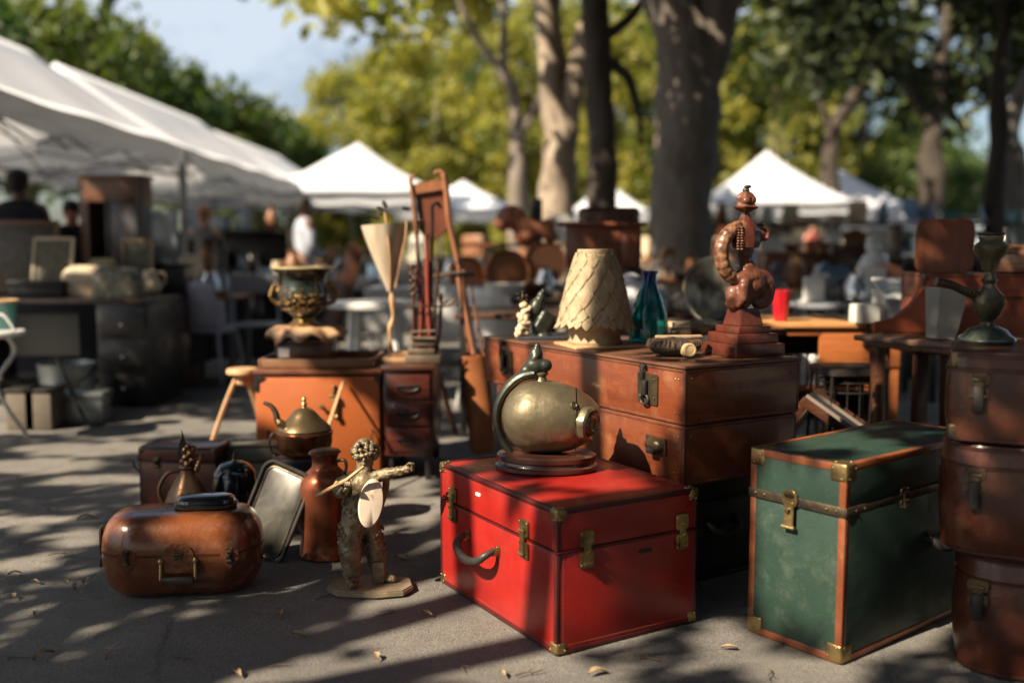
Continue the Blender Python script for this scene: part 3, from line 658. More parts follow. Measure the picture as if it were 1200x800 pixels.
# green candlestick with bracket arm on the stack
STZ = .607+.235
cp = D(1156, 408, 2.72); cp.z = STZ+.001
marb = mat('green_marble', (.035, .050, .040), .25, 0, (.10, .12, .09), 12, dist=1.5, coat=.5, rvar=.08)
marb2 = mat('green_bronze', (.045, .05, .035), .36, .4, (.13, .11, .07), 18, bump=.5, bs=50)
ct = thing('candlestick', 'green bronze candlestick with a side bracket on top of the brown case stack', 'candlestick', cp, 0)
b = BM(); lathe(b, [(.070, 0), (.074, .006), (.070, .014), (.060, .020), (.050, .034), (.026, .044), (0, .045)], 40); obj('foot', b, marb, ct)
b = BM(); lathe(b, [(.020, .044), (.014, .055), (.030, .075), (.042, .105), (.040, .125), (.022, .145), (.016, .158), (.022, .168), (.014, .178), (.012, .19), (.020, .20), (.024, .225), (.040, .245), (.044, .262), (.030, .275), (.034, .284), (.034, .289), (0, .289)], 30, fn=lambda a, z: 1+.10*sin(4*a+45*z)); obj('stem', b, marb2, ct)
b = BM(); pts = smooth_path([(-.02, 0, .125), (-.06, -.005, .135), (-.105, -.01, .155), (-.15, -.01, .165)], 5); tube(b, pts, .016, 10, flat=.75); ell(b, (-.02, -.0, .12), (.025, .022, .02))
for i in range(10): ell(b, (-.05-.01*i, -.020, .137+.0028*i), (.004, .004, .009), u=7, v=5)
obj('bracket_arm', b, brass_dark, ct)
b = BM(); lathe(b, [(.030, .290), (.036, .293), (.036, .297), (0, .297)], 24); obj('drip_dish', b, iron, ct)
# small latch ornament and carved bowl
# ================================================================ oval brown case, left
orl = mat('glossy_tan_leather', (.17, .052, .017), .25, 0, (.07, .021, .009), 4, bump=.2, bs=120, coat=.45, wear=(.09, .03, .015), ws=5, wlo=.55, whi=.75, rvar=.12, scuff=(.30, .14, .07))
ol = G(203, 700); oa = radians(7)
OW, OD, OH = .50, .29, .262
ot = thing('oval_case', 'glossy tan leather case with rounded ends lying on the asphalt', 'case', (ol.x+.005, ol.y+.105, .0), oa)
def oprof(z0, z1, n): 
    out = []
    for i in range(n+1):
        z = z0+(z1-z0)*i/n; t = 2*z/OH-1; out.append((.075*(1-(1-abs(t)**2.6)**.5), z))
    return out
OS = OH*.56
b = BM(); P = oprof(.0, OS-.0015, 14); rsolid(b, OW, OD, .13, P, 12); obj('body', b, orl, ot)
b = BM(); P = oprof(OS+.0015, OH-.0, 14); rsolid(b, OW, OD, .13, P, 12); lid = obj('lid', b, orl, ot)
b = BM(); i0 = .001; rsolid(b, OW, OD, .13, [(i0+.003, OS-.006), (i0-.002, OS-.005), (i0-.002, OS-.001), (i0+.004, OS-.0008), (i0+.004, OS+.0008), (i0-.002, OS+.001), (i0-.002, OS+.005), (i0+.003, OS+.006)], 12, caps=(False, False)); obj('seam_rail', b, mat('seam_dark', (.10, .03, .012), .4, bump=.2), ot)
M0 = lambda x, z: FR((x, -OD/2-.001, z), (0, -1, 0))
b = BM(); prism(b, [(-.05, -.05), (.05, -.05), (.052, .0), (.040, .028), (.018, .045), (-.018, .045), (-.040, .028), (-.052, .0)], .006, bev=.0015); cpn = part('lock_plate', b, mat('tooled_leather', (.22, .08, .03), .4, 0, (.10, .035, .015), 40, bump=.8, bs=90), ot, M0(.01, OS-.004))
b = BM()
for i in range(9): ell(b, (.010*sin(i*2.4), .006*cos(i*3.1)+.004, .006), (.006, .005, .003), u=8, v=6)
part('emblem', b, brass_dark, cpn, M0(.01, OS-.004))
for sx in (-1, 1):
    x = .01+sx*.155
    b = BM(); prism(b, [(-.028, .018), (.028, .018), (.028, -.012), (0, -.045), (-.028, -.012)], .004, bev=.001); sh_ = part('latch_shield', b, orl, ot, M0(x, OS-.004) @ Matrix.Translation((0, 0, .0)))
    latch(ot, M0(x, OS), .022, .05, brass_dark)
b = BM(); wd = .052
tube(b, [(-wd, .0, .006), (-wd, -.05, .016)], .005, 8); tube(b, [(wd, .0, .006), (wd, -.05, .016)], .005, 8); 
ell(b, (-wd, .004, .006), (.009, .012, .006), u=10, v=8); ell(b, (wd, .004, .006), (.009, .012, .006), u=10, v=8); hh = part('handle_hinge', b, brass, ot, M0(.01, OS-.02))
b = BM(); box(b, (0, -.052, .018), (.10, .024, .016), .006); part('handle_grip', b, black_leather, hh, M0(.01, OS-.02))
b = BM(); box(b, (-OW/2-.001, -.02, .17), (.008, .035, .09), .003); box(b, (-OW/2-.004, -.02, .10), (.010, .03, .03), .003); obj('end_strap', b, black_leather, ot)
# oval dish on the case
dsh = thing('oval_dish', 'black lacquered oval lid box lying on the tan rounded case', 'box', (ol.x+.075, ol.y+.12, OH+.001), oa)
b = BM(); rsolid(b, .20, .12, .058, [(.004, 0), (0, .004), (0, .014), (.004, .017)], 12); obj('rim', b, mat('dark_bronze_rim', (.05, .045, .04), .3, .7), dsh)
b = BM(); rsolid(b, .185, .105, .05, [(.0, .018), (.002, .028), (.012, .036), (.03, .040)], 12); obj('lid', b, mat('black_lacquer', (.012, .014, .02), .12, 0, coat=.8), dsh)
# ================================================================ bronze musician statuette
bron = mat('gilded_bronze', (.27, .22, .13), .5, .45, (.10, .08, .05), 34, bump=1.0, bs=75, wear=(.09, .07, .045), ws=22, wlo=.52, whi=.66, rvar=.12)
fg = G(434, 690)
fs = thing('bronze_statuette', 'weathered bronze statuette of a curly haired drummer on a slab base', 'statuette', fg, radians(0)); fs.scale = (1.04, 1.04, 1.02)
b = BM(); prism(b, [(-.13, -.03), (-.09, -.075), (.03, -.09), (.11, -.07), (.135, -.02), (.12, .05), (.06, .08), (-.07, .08), (-.125, .04)], .020, Matrix.Translation((0, 0, .0105)), bev=.004)
obj('base', b, mat('statuette_base', (.30, .24, .16), .55, .2, (.15, .12, .08), 16, bump=.4, bs=40), fs)
J = [(-.035, .01, .225, (.046, .042)),   #0 pelvis
     (-.042, .005, .275, (.054, .046)),   #1 belly
     (-.040, .0, .325, (.052, .042)),   #2 chest
     (-.022, .0, .368, (.038, .030)),  #3 upper chest
     (-.012, .0, .390, .022),  #4 neck
     (-.010, -.002, .428, (.034, .033)), #5 head
     (-.010, -.002, .458, (.025, .025)), #6 crown
     (.018, -.01, .366, .026), #7 R shoulder
     (.065, -.02, .378, .018), #8 R elbow
     (.118, -.03, .392, .0135), #9 R wrist
     (.135, -.033, .400, .0165), #10 fist
     (-.065, -.006, .352, .021), #11 L shoulder
     (-.082, -.045, .312, .018), #12 L elbow
     (-.058, -.078, .345, .0125), #13 L wrist
     (-.052, -.085, .357, .012), #14 L hand
     (-.055, -.01, .205, .044), #15 L hip
     (-.058, -.022, .125, .036), #16 L knee
     (-.052, -.028, .06, .028), #17 L shin
     (-.050, -.030, .034, .022), #18 L ankle
     (-.046, -.066, .029, .013), #19 L toe
     (.0, .02, .195, .042), #20 R hip
     (.014, .028, .125, .036), #21 R knee
     (.020, .030, .065, .030), #22 shin
     (.022, .030, .036, .019), #23 ankle
     (.062, .010, .031, .017), #24 toe
     (.082, .0, .029, .012)]
E = [(0, 1), (1, 2), (2, 3), (3, 4), (4, 5), (5, 6), (3, 7), (7, 8), (8, 9), (9, 10), (3, 11), (11, 12), (12, 13), (13, 14), (0, 15), (15, 16), (16, 17), (17, 18), (18, 19), (0, 20), (20, 21), (21, 22), (22, 23), (23, 24), (24, 25)]
bd = skin_body('body', J, E, bron, fs, 3)
tx = bpy.data.textures.new('fleece', 'CLOUDS'); tx.noise_scale = .012; tx.noise_depth = 2
dm = bd.modifiers.new('d', 'DISPLACE'); dm.texture = tx; dm.strength = .009; dm.mid_level = .5; dm.texture_coords = 'LOCAL'
b = BM()
for i in range(150):
    a = random.uniform(0, 2*pi); e = random.uniform(-.5, 1.5); c = Vector((-.010+.038*cos(a)*cos(e), .001+.037*sin(a)*cos(e), .440+.036*sin(e)))
    if c.y < -.020 and c.z < .440 and c.x > -.012: continue
    ell(b, c, (.009, .007, .007), (a, e, 0), u=8, v=6)
obj('curly_hair', b, bron, fs)
b = BM(); ell(b, (-.008, -.036, .424), (.005, .007, .008), u=8, v=6)
for sx in (-1, 1): ell(b, (-.008+sx*.012, -.033, .431), (.004, .003, .003), u=8, v=6)
ell(b, (-.008, -.032, .411), (.008, .003, .003), u=8, v=6); obj('face_features', b, bron, fs)
b = BM(); rs_ = random.Random(4)
for (p0, p1, r0, r1, cnt) in (((-.055, -.01, .215), (-.058, -.022, .125), .046, .038, 110), ((-.058, -.022, .13), (-.052, -.028, .05), .037, .027, 110), ((.0, .02, .205), (.014, .028, .125), .044, .038, 120), ((-.038, .005, .22), (-.040, .0, .34), .052, .05, 120)):
    p0, p1 = Vector(p0), Vector(p1)
    for i in range(cnt):
        t_ = rs_.random(); a = rs_.uniform(0, 2*pi); r = (r0+(r1-r0)*t_)*.86; c = p0.lerp(p1, t_)+Vector((r*cos(a), r*.9*sin(a), 0)); q = rs_.uniform(.0028, .0050)
        ell(b, c, (q, q, q*1.6), (rs_.uniform(-.5, .5), rs_.uniform(-.5, .5), a), u=7, v=5)
obj('shaggy_coat', b, bron, fs)
b = BM(); ell(b, (-.078, -.02, .335), (.030, .030, .040), (.2, .4, 0)); ell(b, (-.052, .01, .30), (.03, .03, .03)); obj('puffed_sleeve', b, bron, fs)
b = BM(); box(b, (.026, .012, .055), (.044, .05, .075), .014); obj('boot_shaft', b, bron, fs)
b = BM()
for k, (cx, cy, cz, dx) in enumerate(((.135, -.046, .404, 0),)):
    for i in range(4): tube(b, smooth_path([(cx-.006, cy+.008+.0, cz+.010-.006*i), (cx+.008, cy-.002, cz+.010-.006*i), (cx+.002, cy-.008, cz+.008-.006*i)], 3), .0038, 6)
    tube(b, smooth_path([(cx-.012, cy+.004, cz+.006), (cx-.004, cy-.008, cz+.014), (cx+.004, cy-.008, cz+.010)], 3), .0042, 6)
for i in range(4): tube(b, smooth_path([(-.056+.005*i-.004, -.078, .362), (-.060+.005*i, -.094, .368), (-.056+.005*i, -.098, .358)], 3), .0034, 6)
tube(b, smooth_path([(-.064, -.084, .352), (-.070, -.092, .362), (-.062, -.098, .366)], 3), .004, 6)
obj('fingers', b, bron, fs)
b = BM(); lathe(b, [(0, -.012), (.040, -.012), (.043, -.006), (.043, .006), (.040, .010), (0, .013)], 36, FR((.012, -.052, .292), (.28, -.95, .12)) @ xf(rot=(0, 0, -.18), sc=(.85, 1.75, 1)))
obj('drum', b, mat('drum_skin', (.62, .56, .46), .55, 0, (.5, .40, .30), 10, wear=(.36, .12, .06), ws=16, wlo=.58, whi=.66), fs)
b = BM(); tube(b, [(-.145, -.10, .325), (-.085, -.094, .358), (-.052, -.090, .375), (-.002, -.085, .415)], [.006, .0065, .006, .0045], 8); box(b, (-.085, -.094, .362), (.012, .010, .022), .003, (0, .6, 0)); obj('flute', b, palewood, fs)
b = BM(); tube(b, smooth_path([(.055, -.008, .355), (.045, .02, .30), (.02, .035, .22)], 4), [.010, .011, .011, .010, .009, .009, .008, .007, .006], 8, flat=.4)
box(b, (-.005, .03, .31), (.06, .012, .11), .005, (0.1, 0, 0)); obj('cape', b, bron, fs)

# ================================================================ copper urn (tall milk can)
up_ = G(377, 658); up_.y += .09
ut = thing('copper_can', 'tall dented copper milk can with a narrow neck standing behind the statuette', 'can', up_, 0)
cupr = mat('copper_rust', (.25, .075, .035), .38, .7, (.15, .05, .028), 5, bump=.25, bs=24, wear=(.42, .22, .12), ws=6, wlo=.56, whi=.72, rvar=.14)
b = BM(); lathe(b, [(.096, 0), (.099, .004), (.098, .012), (.094, .018), (.091, .06), (.090, .14), (.091, .22), (.092, .245), (.088, .27), (.074, .295), (.054, .312), (.046, .322), (.044, .35), (.049, .362), (.049, .368), (.038, .370), (0, .366)], 48); obj('body', b, cupr, ut)
b = BM(); lathe(b, [(.054, .3685), (.058, .373), (.052, .380), (.03, .386), (0, .388)], 36, xf((0.012, -.004, .0), (0, -.03, 0))); obj('lid', b, copper, ut)
b = BM(); tube(b, smooth_path([(.047, -.02, .345), (.075, -.03, .35), (.082, -.032, .325), (.072, -.03, .30)], 5), .006, 8); obj('handle', b, brass_dark, ut)

# ================================================================ black drum under the kettle + kettle
kp = D(352, 560, 3.86); kp.z = 0
b = BM(); lathe(b, [(.105, 0), (.108, .006), (.106, .015), (.106, .27), (.108, .28), (.104, .289), (.096, .290), (.094, .284), (0, .284)], 40)
tag(obj('black_canister', b, mat('black_canister_m', (.02, .022, .028), .4, .3, (.04, .04, .04), 9, bump=.15)), 'black metal canister carrying the copper kettle', 'canister', kp, 0)
kt = thing('copper_kettle', 'copper and brass kettle with pointed lid on a black canister', 'kettle', (kp.x+.02, kp.y, .291), radians(0))
kcop = mat('kettle_copper', (.30, .13, .06), .26, .9, (.16, .075, .045), 7, bump=.1, bs=20, rvar=.1)
kbr = mat('kettle_brass', (.26, .19, .105), .34, .85, (.15, .11, .065), 9, bump=.12, bs=20, rvar=.1)
b = BM(); lathe(b, [(.075, 0), (.088, .004), (.100, .022), (.106, .045), (.107, .075), (.110, .082), (.110, .090), (.103, .094), (.102, .098), (.10, .10)], 44, caps=False); lathe(b, [(.075, .0005), (0, .0005)], 44, caps=False); obj('body', b, kcop, kt)
b = BM(); lathe(b, [(.103, .096), (.104, .103), (.098, .112), (.082, .128), (.065, .142), (.052, .158), (.040, .172), (.028, .180), (.018, .184), (.012, .186)], 44); ld = obj('lid', b, kbr, kt)
b = BM(); lathe(b, [(.014, .184), (.009, .190), (.012, .197), (.009, .205), (.006, .209), (.0095, .216), (.006, .226), (0, .230)], 18); obj('knob', b, brass, ld)
b = BM(); pts = smooth_path([(-.085, 0, .105), (-.105, 0, .135), (-.112, 0, .165), (-.130, 0, .192), (-.158, 0, .205)], 5); n = len(pts); tube(b, pts, [.017-.011*i/n for i in range(n)], 12); obj('spout', b, brass_dark, kt)
b = BM(); tube(b, smooth_path([(-.098, -.03, .092), (-.122, -.04, .085), (-.128, -.045, .05), (-.115, -.04, .015), (-.090, -.03, .008)], 5), .007, 8, flat=.6); obj('handle', b, brass_dark, kt)
b = BM(); lathe(b, [(.014, 0), (.017, .004), (.013, .012), (.009, .02), (0, .022)], 14, FR((-.075, -.055, .130), (-.6, -.6, .5))); ell(b, (-.088, -.06, .142), (.008, .008, .008)); obj('hinge', b, brass, ld)

# ================================================================ leaning black tray
ty = thing('serving_tray', 'black rimmed tray with a mirrored middle leaning on the black canister', 'tray', G(300, 655), 0)
upv = Vector((.36, .14, .92)).normalized(); nv = Vector((-.34, -.93, .14)); nv = (nv-upv*nv.dot(upv)).normalized()
MT = FR((.060, .03, .164), nv, upv)
b = BM(); rsolid(b, .215, .345, .05, [(.012, -.010), (.004, -.008), (0, .004), (.0, .010), (.004, .013), (.010, .012), (.016, .002), (.03, -.002), (.0305, -.0025)], 8, caps=(True, True)); part('rim', b, mat('tray_black', (.025, .024, .024), .3, .3, (.06, .05, .04), 14, bump=.15, coat=.3), ty, MT)
b = BM(); rsolid(b, .160, .290, .03, [(0, -.001), (0, .002), (.002, .003)], 8); part('glass', b, mat('old_mirror', (.035, .035, .032), .3, .2, (.09, .085, .07), 6, stretch=(1, 6, 1), dist=1, rvar=.08), ty, MT)
b = BM(); rsolid(b, .166, .296, .032, [(-.004, -.001), (-.004, .004), (.0, .0055), (.003, .0045), (.003, 0)], 8, caps=(False, False)); part('inner_trim', b, brass_dark, ty, MT)

# ================================================================ ewer, blue jar, brown case behind
ep = G(216, 640); ep.y += .06
et = thing('bronze_ewer', 'dark bronze ewer topped by a pointed leaf fin behind the tan rounded case', 'ewer', ep, .1)
ebz = mat('ewer_bronze', (.11, .065, .04), .34, .75, (.22, .13, .07), 9, bump=.3, bs=50, rvar=.12)
b = BM(); lathe(b, [(.055, 0), (.058, .01), (.04, .02), (.03, .04), (.06, .08), (.082, .12), (.086, .15), (.07, .19), (.045, .235), (.03, .262), (.024, .275), (.030, .285), (.026, .292), (0, .292)], 36, fn=lambda a, z: 1+.02*sin(6*a)); obj('body', b, ebz, et)
b = BM()
for i in range(16):
    a = i*2.4; ell(b, (.018*cos(a)+.012*(i/16), .018*sin(a), .285+.0055*i), (.016-.0005*i, .013, .012), (a, a, 0), u=9, v=7)
for i in range(5): ell(b, (.035+.004*i, -.01+.004*i, .275+.013*i), (.012, .012, .010), u=9, v=7)
o = obj('ornate_top', b, ebz, et); add_mod_remesh(o, .0035, 1)
b = BM(); prism(b, [(-.018, .0), (.008, .0), (.012, .04), (.010, .07), (.004, .10), (-.006, .13), (-.004, .10), (-.016, .07), (-.022, .035)], .006, FR((-.012, 0, .30), (.1, -1, 0)) , bev=.001); obj('leaf_fin', b, iron, et)
b = BM(); tube(b, smooth_path([(-.03, 0, .27), (-.075, 0, .26), (-.105, 0, .2), (-.085, 0, .13)], 5), .008, 8); obj('handle', b, ebz, et)
jp = G(268, 632); jp.y += .10
jt = thing('blue_jar', 'round dark blue lidded jar behind the tan rounded case', 'jar', jp, 0)
bl = mat('cobalt_glaze', (.004, .008, .016), .16, 0, (.006, .011, .02), 3, coat=.7)
b = BM(); lathe(b, [(.055, 0), (.065, .01), (.080, .06), (.086, .13), (.085, .19), (.078, .225)], 40); lathe(b, [(.055, 0.0005), (0, .0005)], 40, caps=False); obj('body', b, bl, jt)
b = BM(); lathe(b, [(.080, .226), (.080, .232), (.072, .250), (.055, .268), (.030, .279), (.010, .282), (.006, .284), (0, .285)], 40); ld = obj('lid', b, bl, jt)
b = BM(); lathe(b, [(.010, .282), (.006, .288), (.008, .296), (.003, .310), (0, .325)], 12); obj('knob', b, brass_dark, ld)
bp2 = G(208, 600); bp2.y += .12
bcase = trunk('small_case', 'small dark maroon case with brass fittings standing behind the ewer', 'case', .33, .17, .265, .06, mat('maroon_leather', (.085, .022, .014), .38, 0, (.05, .014, .01), 6, bump=.25, bs=120, coat=.2), iron, bp2, radians(-4), brass_dark, cs=.026, tw=.010)
latch(bcase, FR((-.09, -.086, .205), (0, -1, 0)), .03, .05, brass_dark)
b = BM(); box(b, (-.172, -.02, .16), (.016, .06, .12), .004); tube(b, smooth_path([(-.18, -.03, .14), (-.205, -.04, .17), (-.215, -.04, .20)], 4), .004, 6); box(b, (-.19, -.02, .21), (.02, .03, .03), .006); obj('side_fittings', b, iron, bcase)
b = BM(); tube(b, smooth_path([(.01, -.095, .10), (.03, -.10, .112), (.055, -.10, .11), (.07, -.095, .10)], 4), .008, 8, flat=.6); obj('pull_handle', b, brass, bcase)
gc = bp2+Vector((.28, .10, 0))
gcase = trunk('grey_case', 'grey green box case behind the dark blue jar', 'case', .24, .15, .25, .07, mat('grey_green_cloth', (.10, .10, .08), .6, 0, (.07, .07, .055), 6, bump=.2), iron, gc, radians(3), brass_dark, cs=.02, tw=.009)

# ================================================================ orange cabinet with dark drawers
orm = mat('orange_lacquer', (.36, .10, .028), .40, 0, (.29, .075, .02), 3, bump=.12, bs=60, coat=.2, wear=(.22, .06, .025), ws=10, wlo=.64, whi=.76, rvar=.12)
cy0 = 4.62
cl = D(298, 500, cy0).x; cm = D(447, 500, cy0).x; cr = D(507, 500, cy0).x; ctz = D(400, 434, cy0).z
cab = thing('cabinet', 'orange lacquered cabinet with black corner brackets, the black urn on top', 'cabinet', ((cl+cm)/2, cy0+.30, 0), 0)
wc = cm-cl
b = BM(); box(b, (0, 0, (ctz-.03)/2+.01), (wc-.01, .58, ctz-.05), .004); obj('body', b, orm, cab)
b = BM(); box(b, (0, -.292, ctz/2), (wc-.02, .010, ctz-.09), .003); dr = obj('door', b, orm, cab)
b = BM(); tube(b, smooth_path([(wc/2-.045, -.300, ctz*.36), (wc/2-.045, -.318, ctz*.38), (wc/2-.045, -.318, ctz*.45), (wc/2-.045, -.300, ctz*.47)], 4), .004, 8); obj('door_handle', b, iron, dr)
b = BM(); box(b, (-wc/2+.065, -.299, ctz*.42), (.008, .004, .05), .001); obj('hinge_slot', b, iron, dr)
b = BM(); box(b, (0, 0, ctz-.011), (wc+.006, .60, .020), .004); obj('top', b, tanedge, cab)
for sx in (-1, 1):
    b = BM(); prism(b, [(0, 0), (.045, 0), (.045, -.02), (.022, -.03), (.02, -.075), (0, -.075)] if sx < 0 else [(0, 0), (-.03, 0), (-.03, -.02), (-.012, -.03), (-.01, -.05), (0, -.05)], .006, FR((sx*(wc/2-.002), -.300, ctz-.024), (0, -1, 0)) if sx > 0 else FR((-(wc/2-.002), -.300, ctz-.024), (0, -1, 0)), bev=.001); obj('corner_bracket', b, iron, cab)
b = BM(); x0 = .08-.0; zt = ctz-.09
box(b, (x0, -.305, zt), (.012, .018, .05), .004); box(b, (x0-.004, -.31, zt-.03), (.042, .022, .012), .004); box(b, (x0+.006, -.31, zt-.048), (.034, .02, .014), .004); box(b, (x0+.006, -.308, zt-.09), (.018, .016, .06), .005); ell(b, (x0+.012, -.312, zt-.13), (.012, .01, .016)); lathe(b, [(.009, 0), (.007, .012), (.011, .018), (0, .02)], 12, FR((x0-.06, -.30, zt-.08), (0, -1, 0)))
obj('lock', b, brass, cab)
# tray box on top
b = BM(); 
tcx = -.02
for (c, s) in (((tcx, -.20, ctz+.022), (wc-.06, .016, .04)), ((tcx, .20, ctz+.022), (wc-.06, .016, .04)), ((tcx-(wc-.06)/2, 0, ctz+.022), (.016, .416, .04)), ((tcx+(wc-.06)/2, 0, ctz+.022), (.016, .416, .04)), ((tcx, 0, ctz+.006), (wc-.07, .40, .008))): box(b, c, s, .002)
tag(obj('wooden_tray', b, mat('tray_wood', (.22, .11, .055), .5, 0, (.14, .07, .035), 9, stretch=(1, 8, 1), bump=.1)), 'shallow wooden tray lying on top of the orange cabinet', 'tray', ((cl+cm)/2, cy0+.30, .0), 0)
# drawers unit
dw = cr-cm
du = thing('drawer_chest', 'dark red wood drawer chest with carved arch pulls beside the orange cabinet', 'drawers', ((cm+cr)/2+.004, cy0+.30, 0), 0)
dkr = mat('dark_cherry', (.085, .018, .011), .35, 0, (.045, .012, .008), 9, stretch=(1, 7, 7), coat=.3, bump=.1)
b = BM(); box(b, (0, 0, (.12+ctz)/2), (dw-.006, .56, ctz-.12), .004); obj('carcass', b, dkr, du)
for k in range(3):
    h3 = (ctz-.15)/3; z = .135+h3*(k+.5); b = BM(); box(b, (0, -.284, z), (dw-.035, .012, h3-.012), .003); d_ = obj('drawer', b, dkr, du)
    b = BM(); tube(b, [(.05*cos(a), -.295, z+.022*sin(a)) for a in [pi+pi*i/12 for i in range(13)]], .006, 8, flat=.7); box(b, (0, -.293, z+.003), (.11, .006, .012), .002); obj('pull', b, iron, d_)
for sx in (-1, 1):
    for sy in (-1, 1): b = BM(); box(b, (sx*(dw/2-.03), sy*.25, .06), (.03, .03, .12), .003); obj('leg', b, blackw, du)
b = BM(); box(b, (0, 0, ctz+.009), (dw+.01, .60, .018), .004); obj('top', b, darkwood, du)
CTZ = ctz

# ---------------- urn on fluted stand
uy = cy0+.33; ux = D(357, 400, uy).x; uz = CTZ+.045
zb_ = .012
st = thing('urn_plinth', 'black box plinth under draped gold cloth carrying the black urn', 'plinth', (ux+.01, uy, CTZ+.011), 0)
b = BM(); box(b, (0, 0, .045), (.27, .22, .088), .004); box(b, (.02, 0, .10), (.23, .2, .022), .003); obj('block', b, darkwood, st)
b = BM(); box(b, (-.09, -.112, .05), (.055, .006, .05), .002); obj('paper_tag', b, white, st)
clo = mat('gold_cloth', (.42, .28, .16), .55, 0, (.24, .13, .07), 16, bump=.5, bs=60)
t = bmesh.new(); n = 72; rings = []
for r, z in ((.02, .168), (.10, .166), (.14, .158), (.165, .135), (.178, .112)):
    rings.append([t.verts.new((r*cos(2*pi*k/n)*(1.08)*(1+.06*sin(11*2*pi*k/n)*(r/.17)**3), r*.85*sin(2*pi*k/n)*(1+.06*sin(11*2*pi*k/n)*(r/.17)**3), z+(.016*sin(9*2*pi*k/n)+.008*sin(4*2*pi*k/n+1))*(r/.17)**4)) for k in range(n)])
for a_, b_ in zip(rings, rings[1:]):
    for k in range(n): t.faces.new((a_[k], a_[(k+1) % n], b_[(k+1) % n], b_[k]))
t.faces.new(rings[0][::-1]); cdo = obj('draped_cloth', t, clo, st); sd = cdo.modifiers.new('s', 'SOLIDIFY'); sd.thickness = .006
b = BM(); box(b, (0, 0, .137), (.20, .17, .055), .01); obj('upper_block', b, darkwood, st)
uz = CTZ+.011+.172
urn = thing('black_urn', 'black and gold painted urn with scroll handles on the draped plinth', 'urn', (ux, uy, uz), 0)
ubk = mat('urn_black', (.012, .016, .012), .22, 0, (.02, .03, .02), 6, coat=.6)
ugold = mat('urn_gold', (.34, .21, .08), .4, .8, (.14, .08, .035), 30, bump=.5, bs=70)
b = BM(); lathe(b, [(.075, 0), (.078, .01), (.055, .022), (.05, .040), (.0, .042)], 40); obj('foot', b, ugold, urn)
b = BM(); lathe(b, [(.045, .04), (.062, .052), (.095, .08), (.118, .118), (.124, .152), (.116, .185), (.104, .21), (.104, .232), (.120, .258), (.142, .276), (.152, .284), (.150, .286), (.132, .276), (.095, .23), (.09, .15), (0, .1)], 48); obj('bowl', b, ubk, urn)
b = BM(); lathe(b, [(.150, .284), (.157, .287), (.157, .294), (.148, .294), (.143, .287)], 48, caps=False); obj('rim', b, mat('urn_rim', (.62, .52, .30), .4, .5), urn)
for sx in (-1, 1):
    b = BM(); tube(b, smooth_path([(sx*.108, -.0, .105), (sx*.145, 0, .12), (sx*.165, 0, .155), (sx*.150, 0, .185), (sx*.128, 0, .175), (sx*.118, 0, .20), (sx*.13, 0, .225)], 5), .010, 8)
    for i in range(5): ell(b, (sx*(.165-.004*i), -.004, .15+.012*i), (.010, .014, .010), u=8, v=6)
    obj('handle', b, ugold, urn)
b = BM()
for i in range(75):
    a = random.choice([-2.2, -1.0, -1.57])+random.gauss(0, .28); z = .13+random.gauss(0, .033); 
    if not .07 < z < .215: continue
    t_ = (z-.07)/.145; r = .088+.038*sin(pi*min(1, .15+t_*.8)); ell(b, (r*cos(a), r*sin(a), z), (.009*random.uniform(.5, 1.3), .009, .006), (0, 0, a), u=7, v=5)
obj('gilt_flowers', b, ugold, urn)

# ---------------- cone shade on tall stem with butterfly sprigs
hx = D(458, 400, cy0+.22); 
hs = thing('cone_shade_lamp', 'pale cone shade on a slender carved stem standing on the drawer chest', 'lamp', (hx.x, cy0+.22, CTZ+.019), 0)
b = BM(); box(b, (.03, 0, .012), (.13, .12, .024), .004); box(b, (.05, 0, .035), (.09, .09, .022), .004); obj('foot', b, palewood, hs)
b = BM(); pts = smooth_path([(0, 0, .03), (-.004, 0, .10), (-.002, 0, .16), (.012, 0, .22), (.008, 0, .30), (.004, 0, .36)], 4); tube(b, pts, [.011+.004*sin(i*.9) for i in range(len(pts))], 8); obj('stem', b, palewood, hs)
b = BM(); lathe(b, [(.012, .34), (.020, .36), (.045, .43), (.075, .52), (.100, .60), (.116, .665), (.113, .665), (.095, .60), (.07, .52), (.04, .43), (.016, .37)], 40, Matrix.Translation((0, 0, 0)) @ xf(rot=(0, -.06, 0), loc=(.02, 0, 0)), caps=False, fn=lambda a, z: 1+.012*sin(12*a)); obj('cone_shade', b, mat('parchment', (.52, .44, .33), .7, 0, (.42, .34, .24), 6, stretch=(4, 4, .6)), hs)
b = BM(); tube(b, smooth_path([(.005, -.05, .36), (.01, -.09, .50), (.0, -.10, .64), (-.01, -.10, .72)], 5), .005, 6)
tube(b, smooth_path([(.03, -.05, .36), (.06, -.07, .50), (.085, -.08, .60), (.09, -.08, .68)], 5), .004, 6); obj('sprig_stems', b, palewood, hs)
b = BM()
for c, rr in (((-.03, -.10, .735), .5), ((-.01, -.10, .755), 1.1), ((-.055, -.10, .69), .3), ((.085, -.08, .735), .2), ((-.015, -.10, .715), -.5)):
    prism(b, [(-.022, 0), (-.01, .010), (.012, .011), (.024, 0), (.01, -.008), (-.01, -.008)], .003, xf(c, (pi/2, rr, 0)))
obj('sprig_leaves', b, iron, hs)

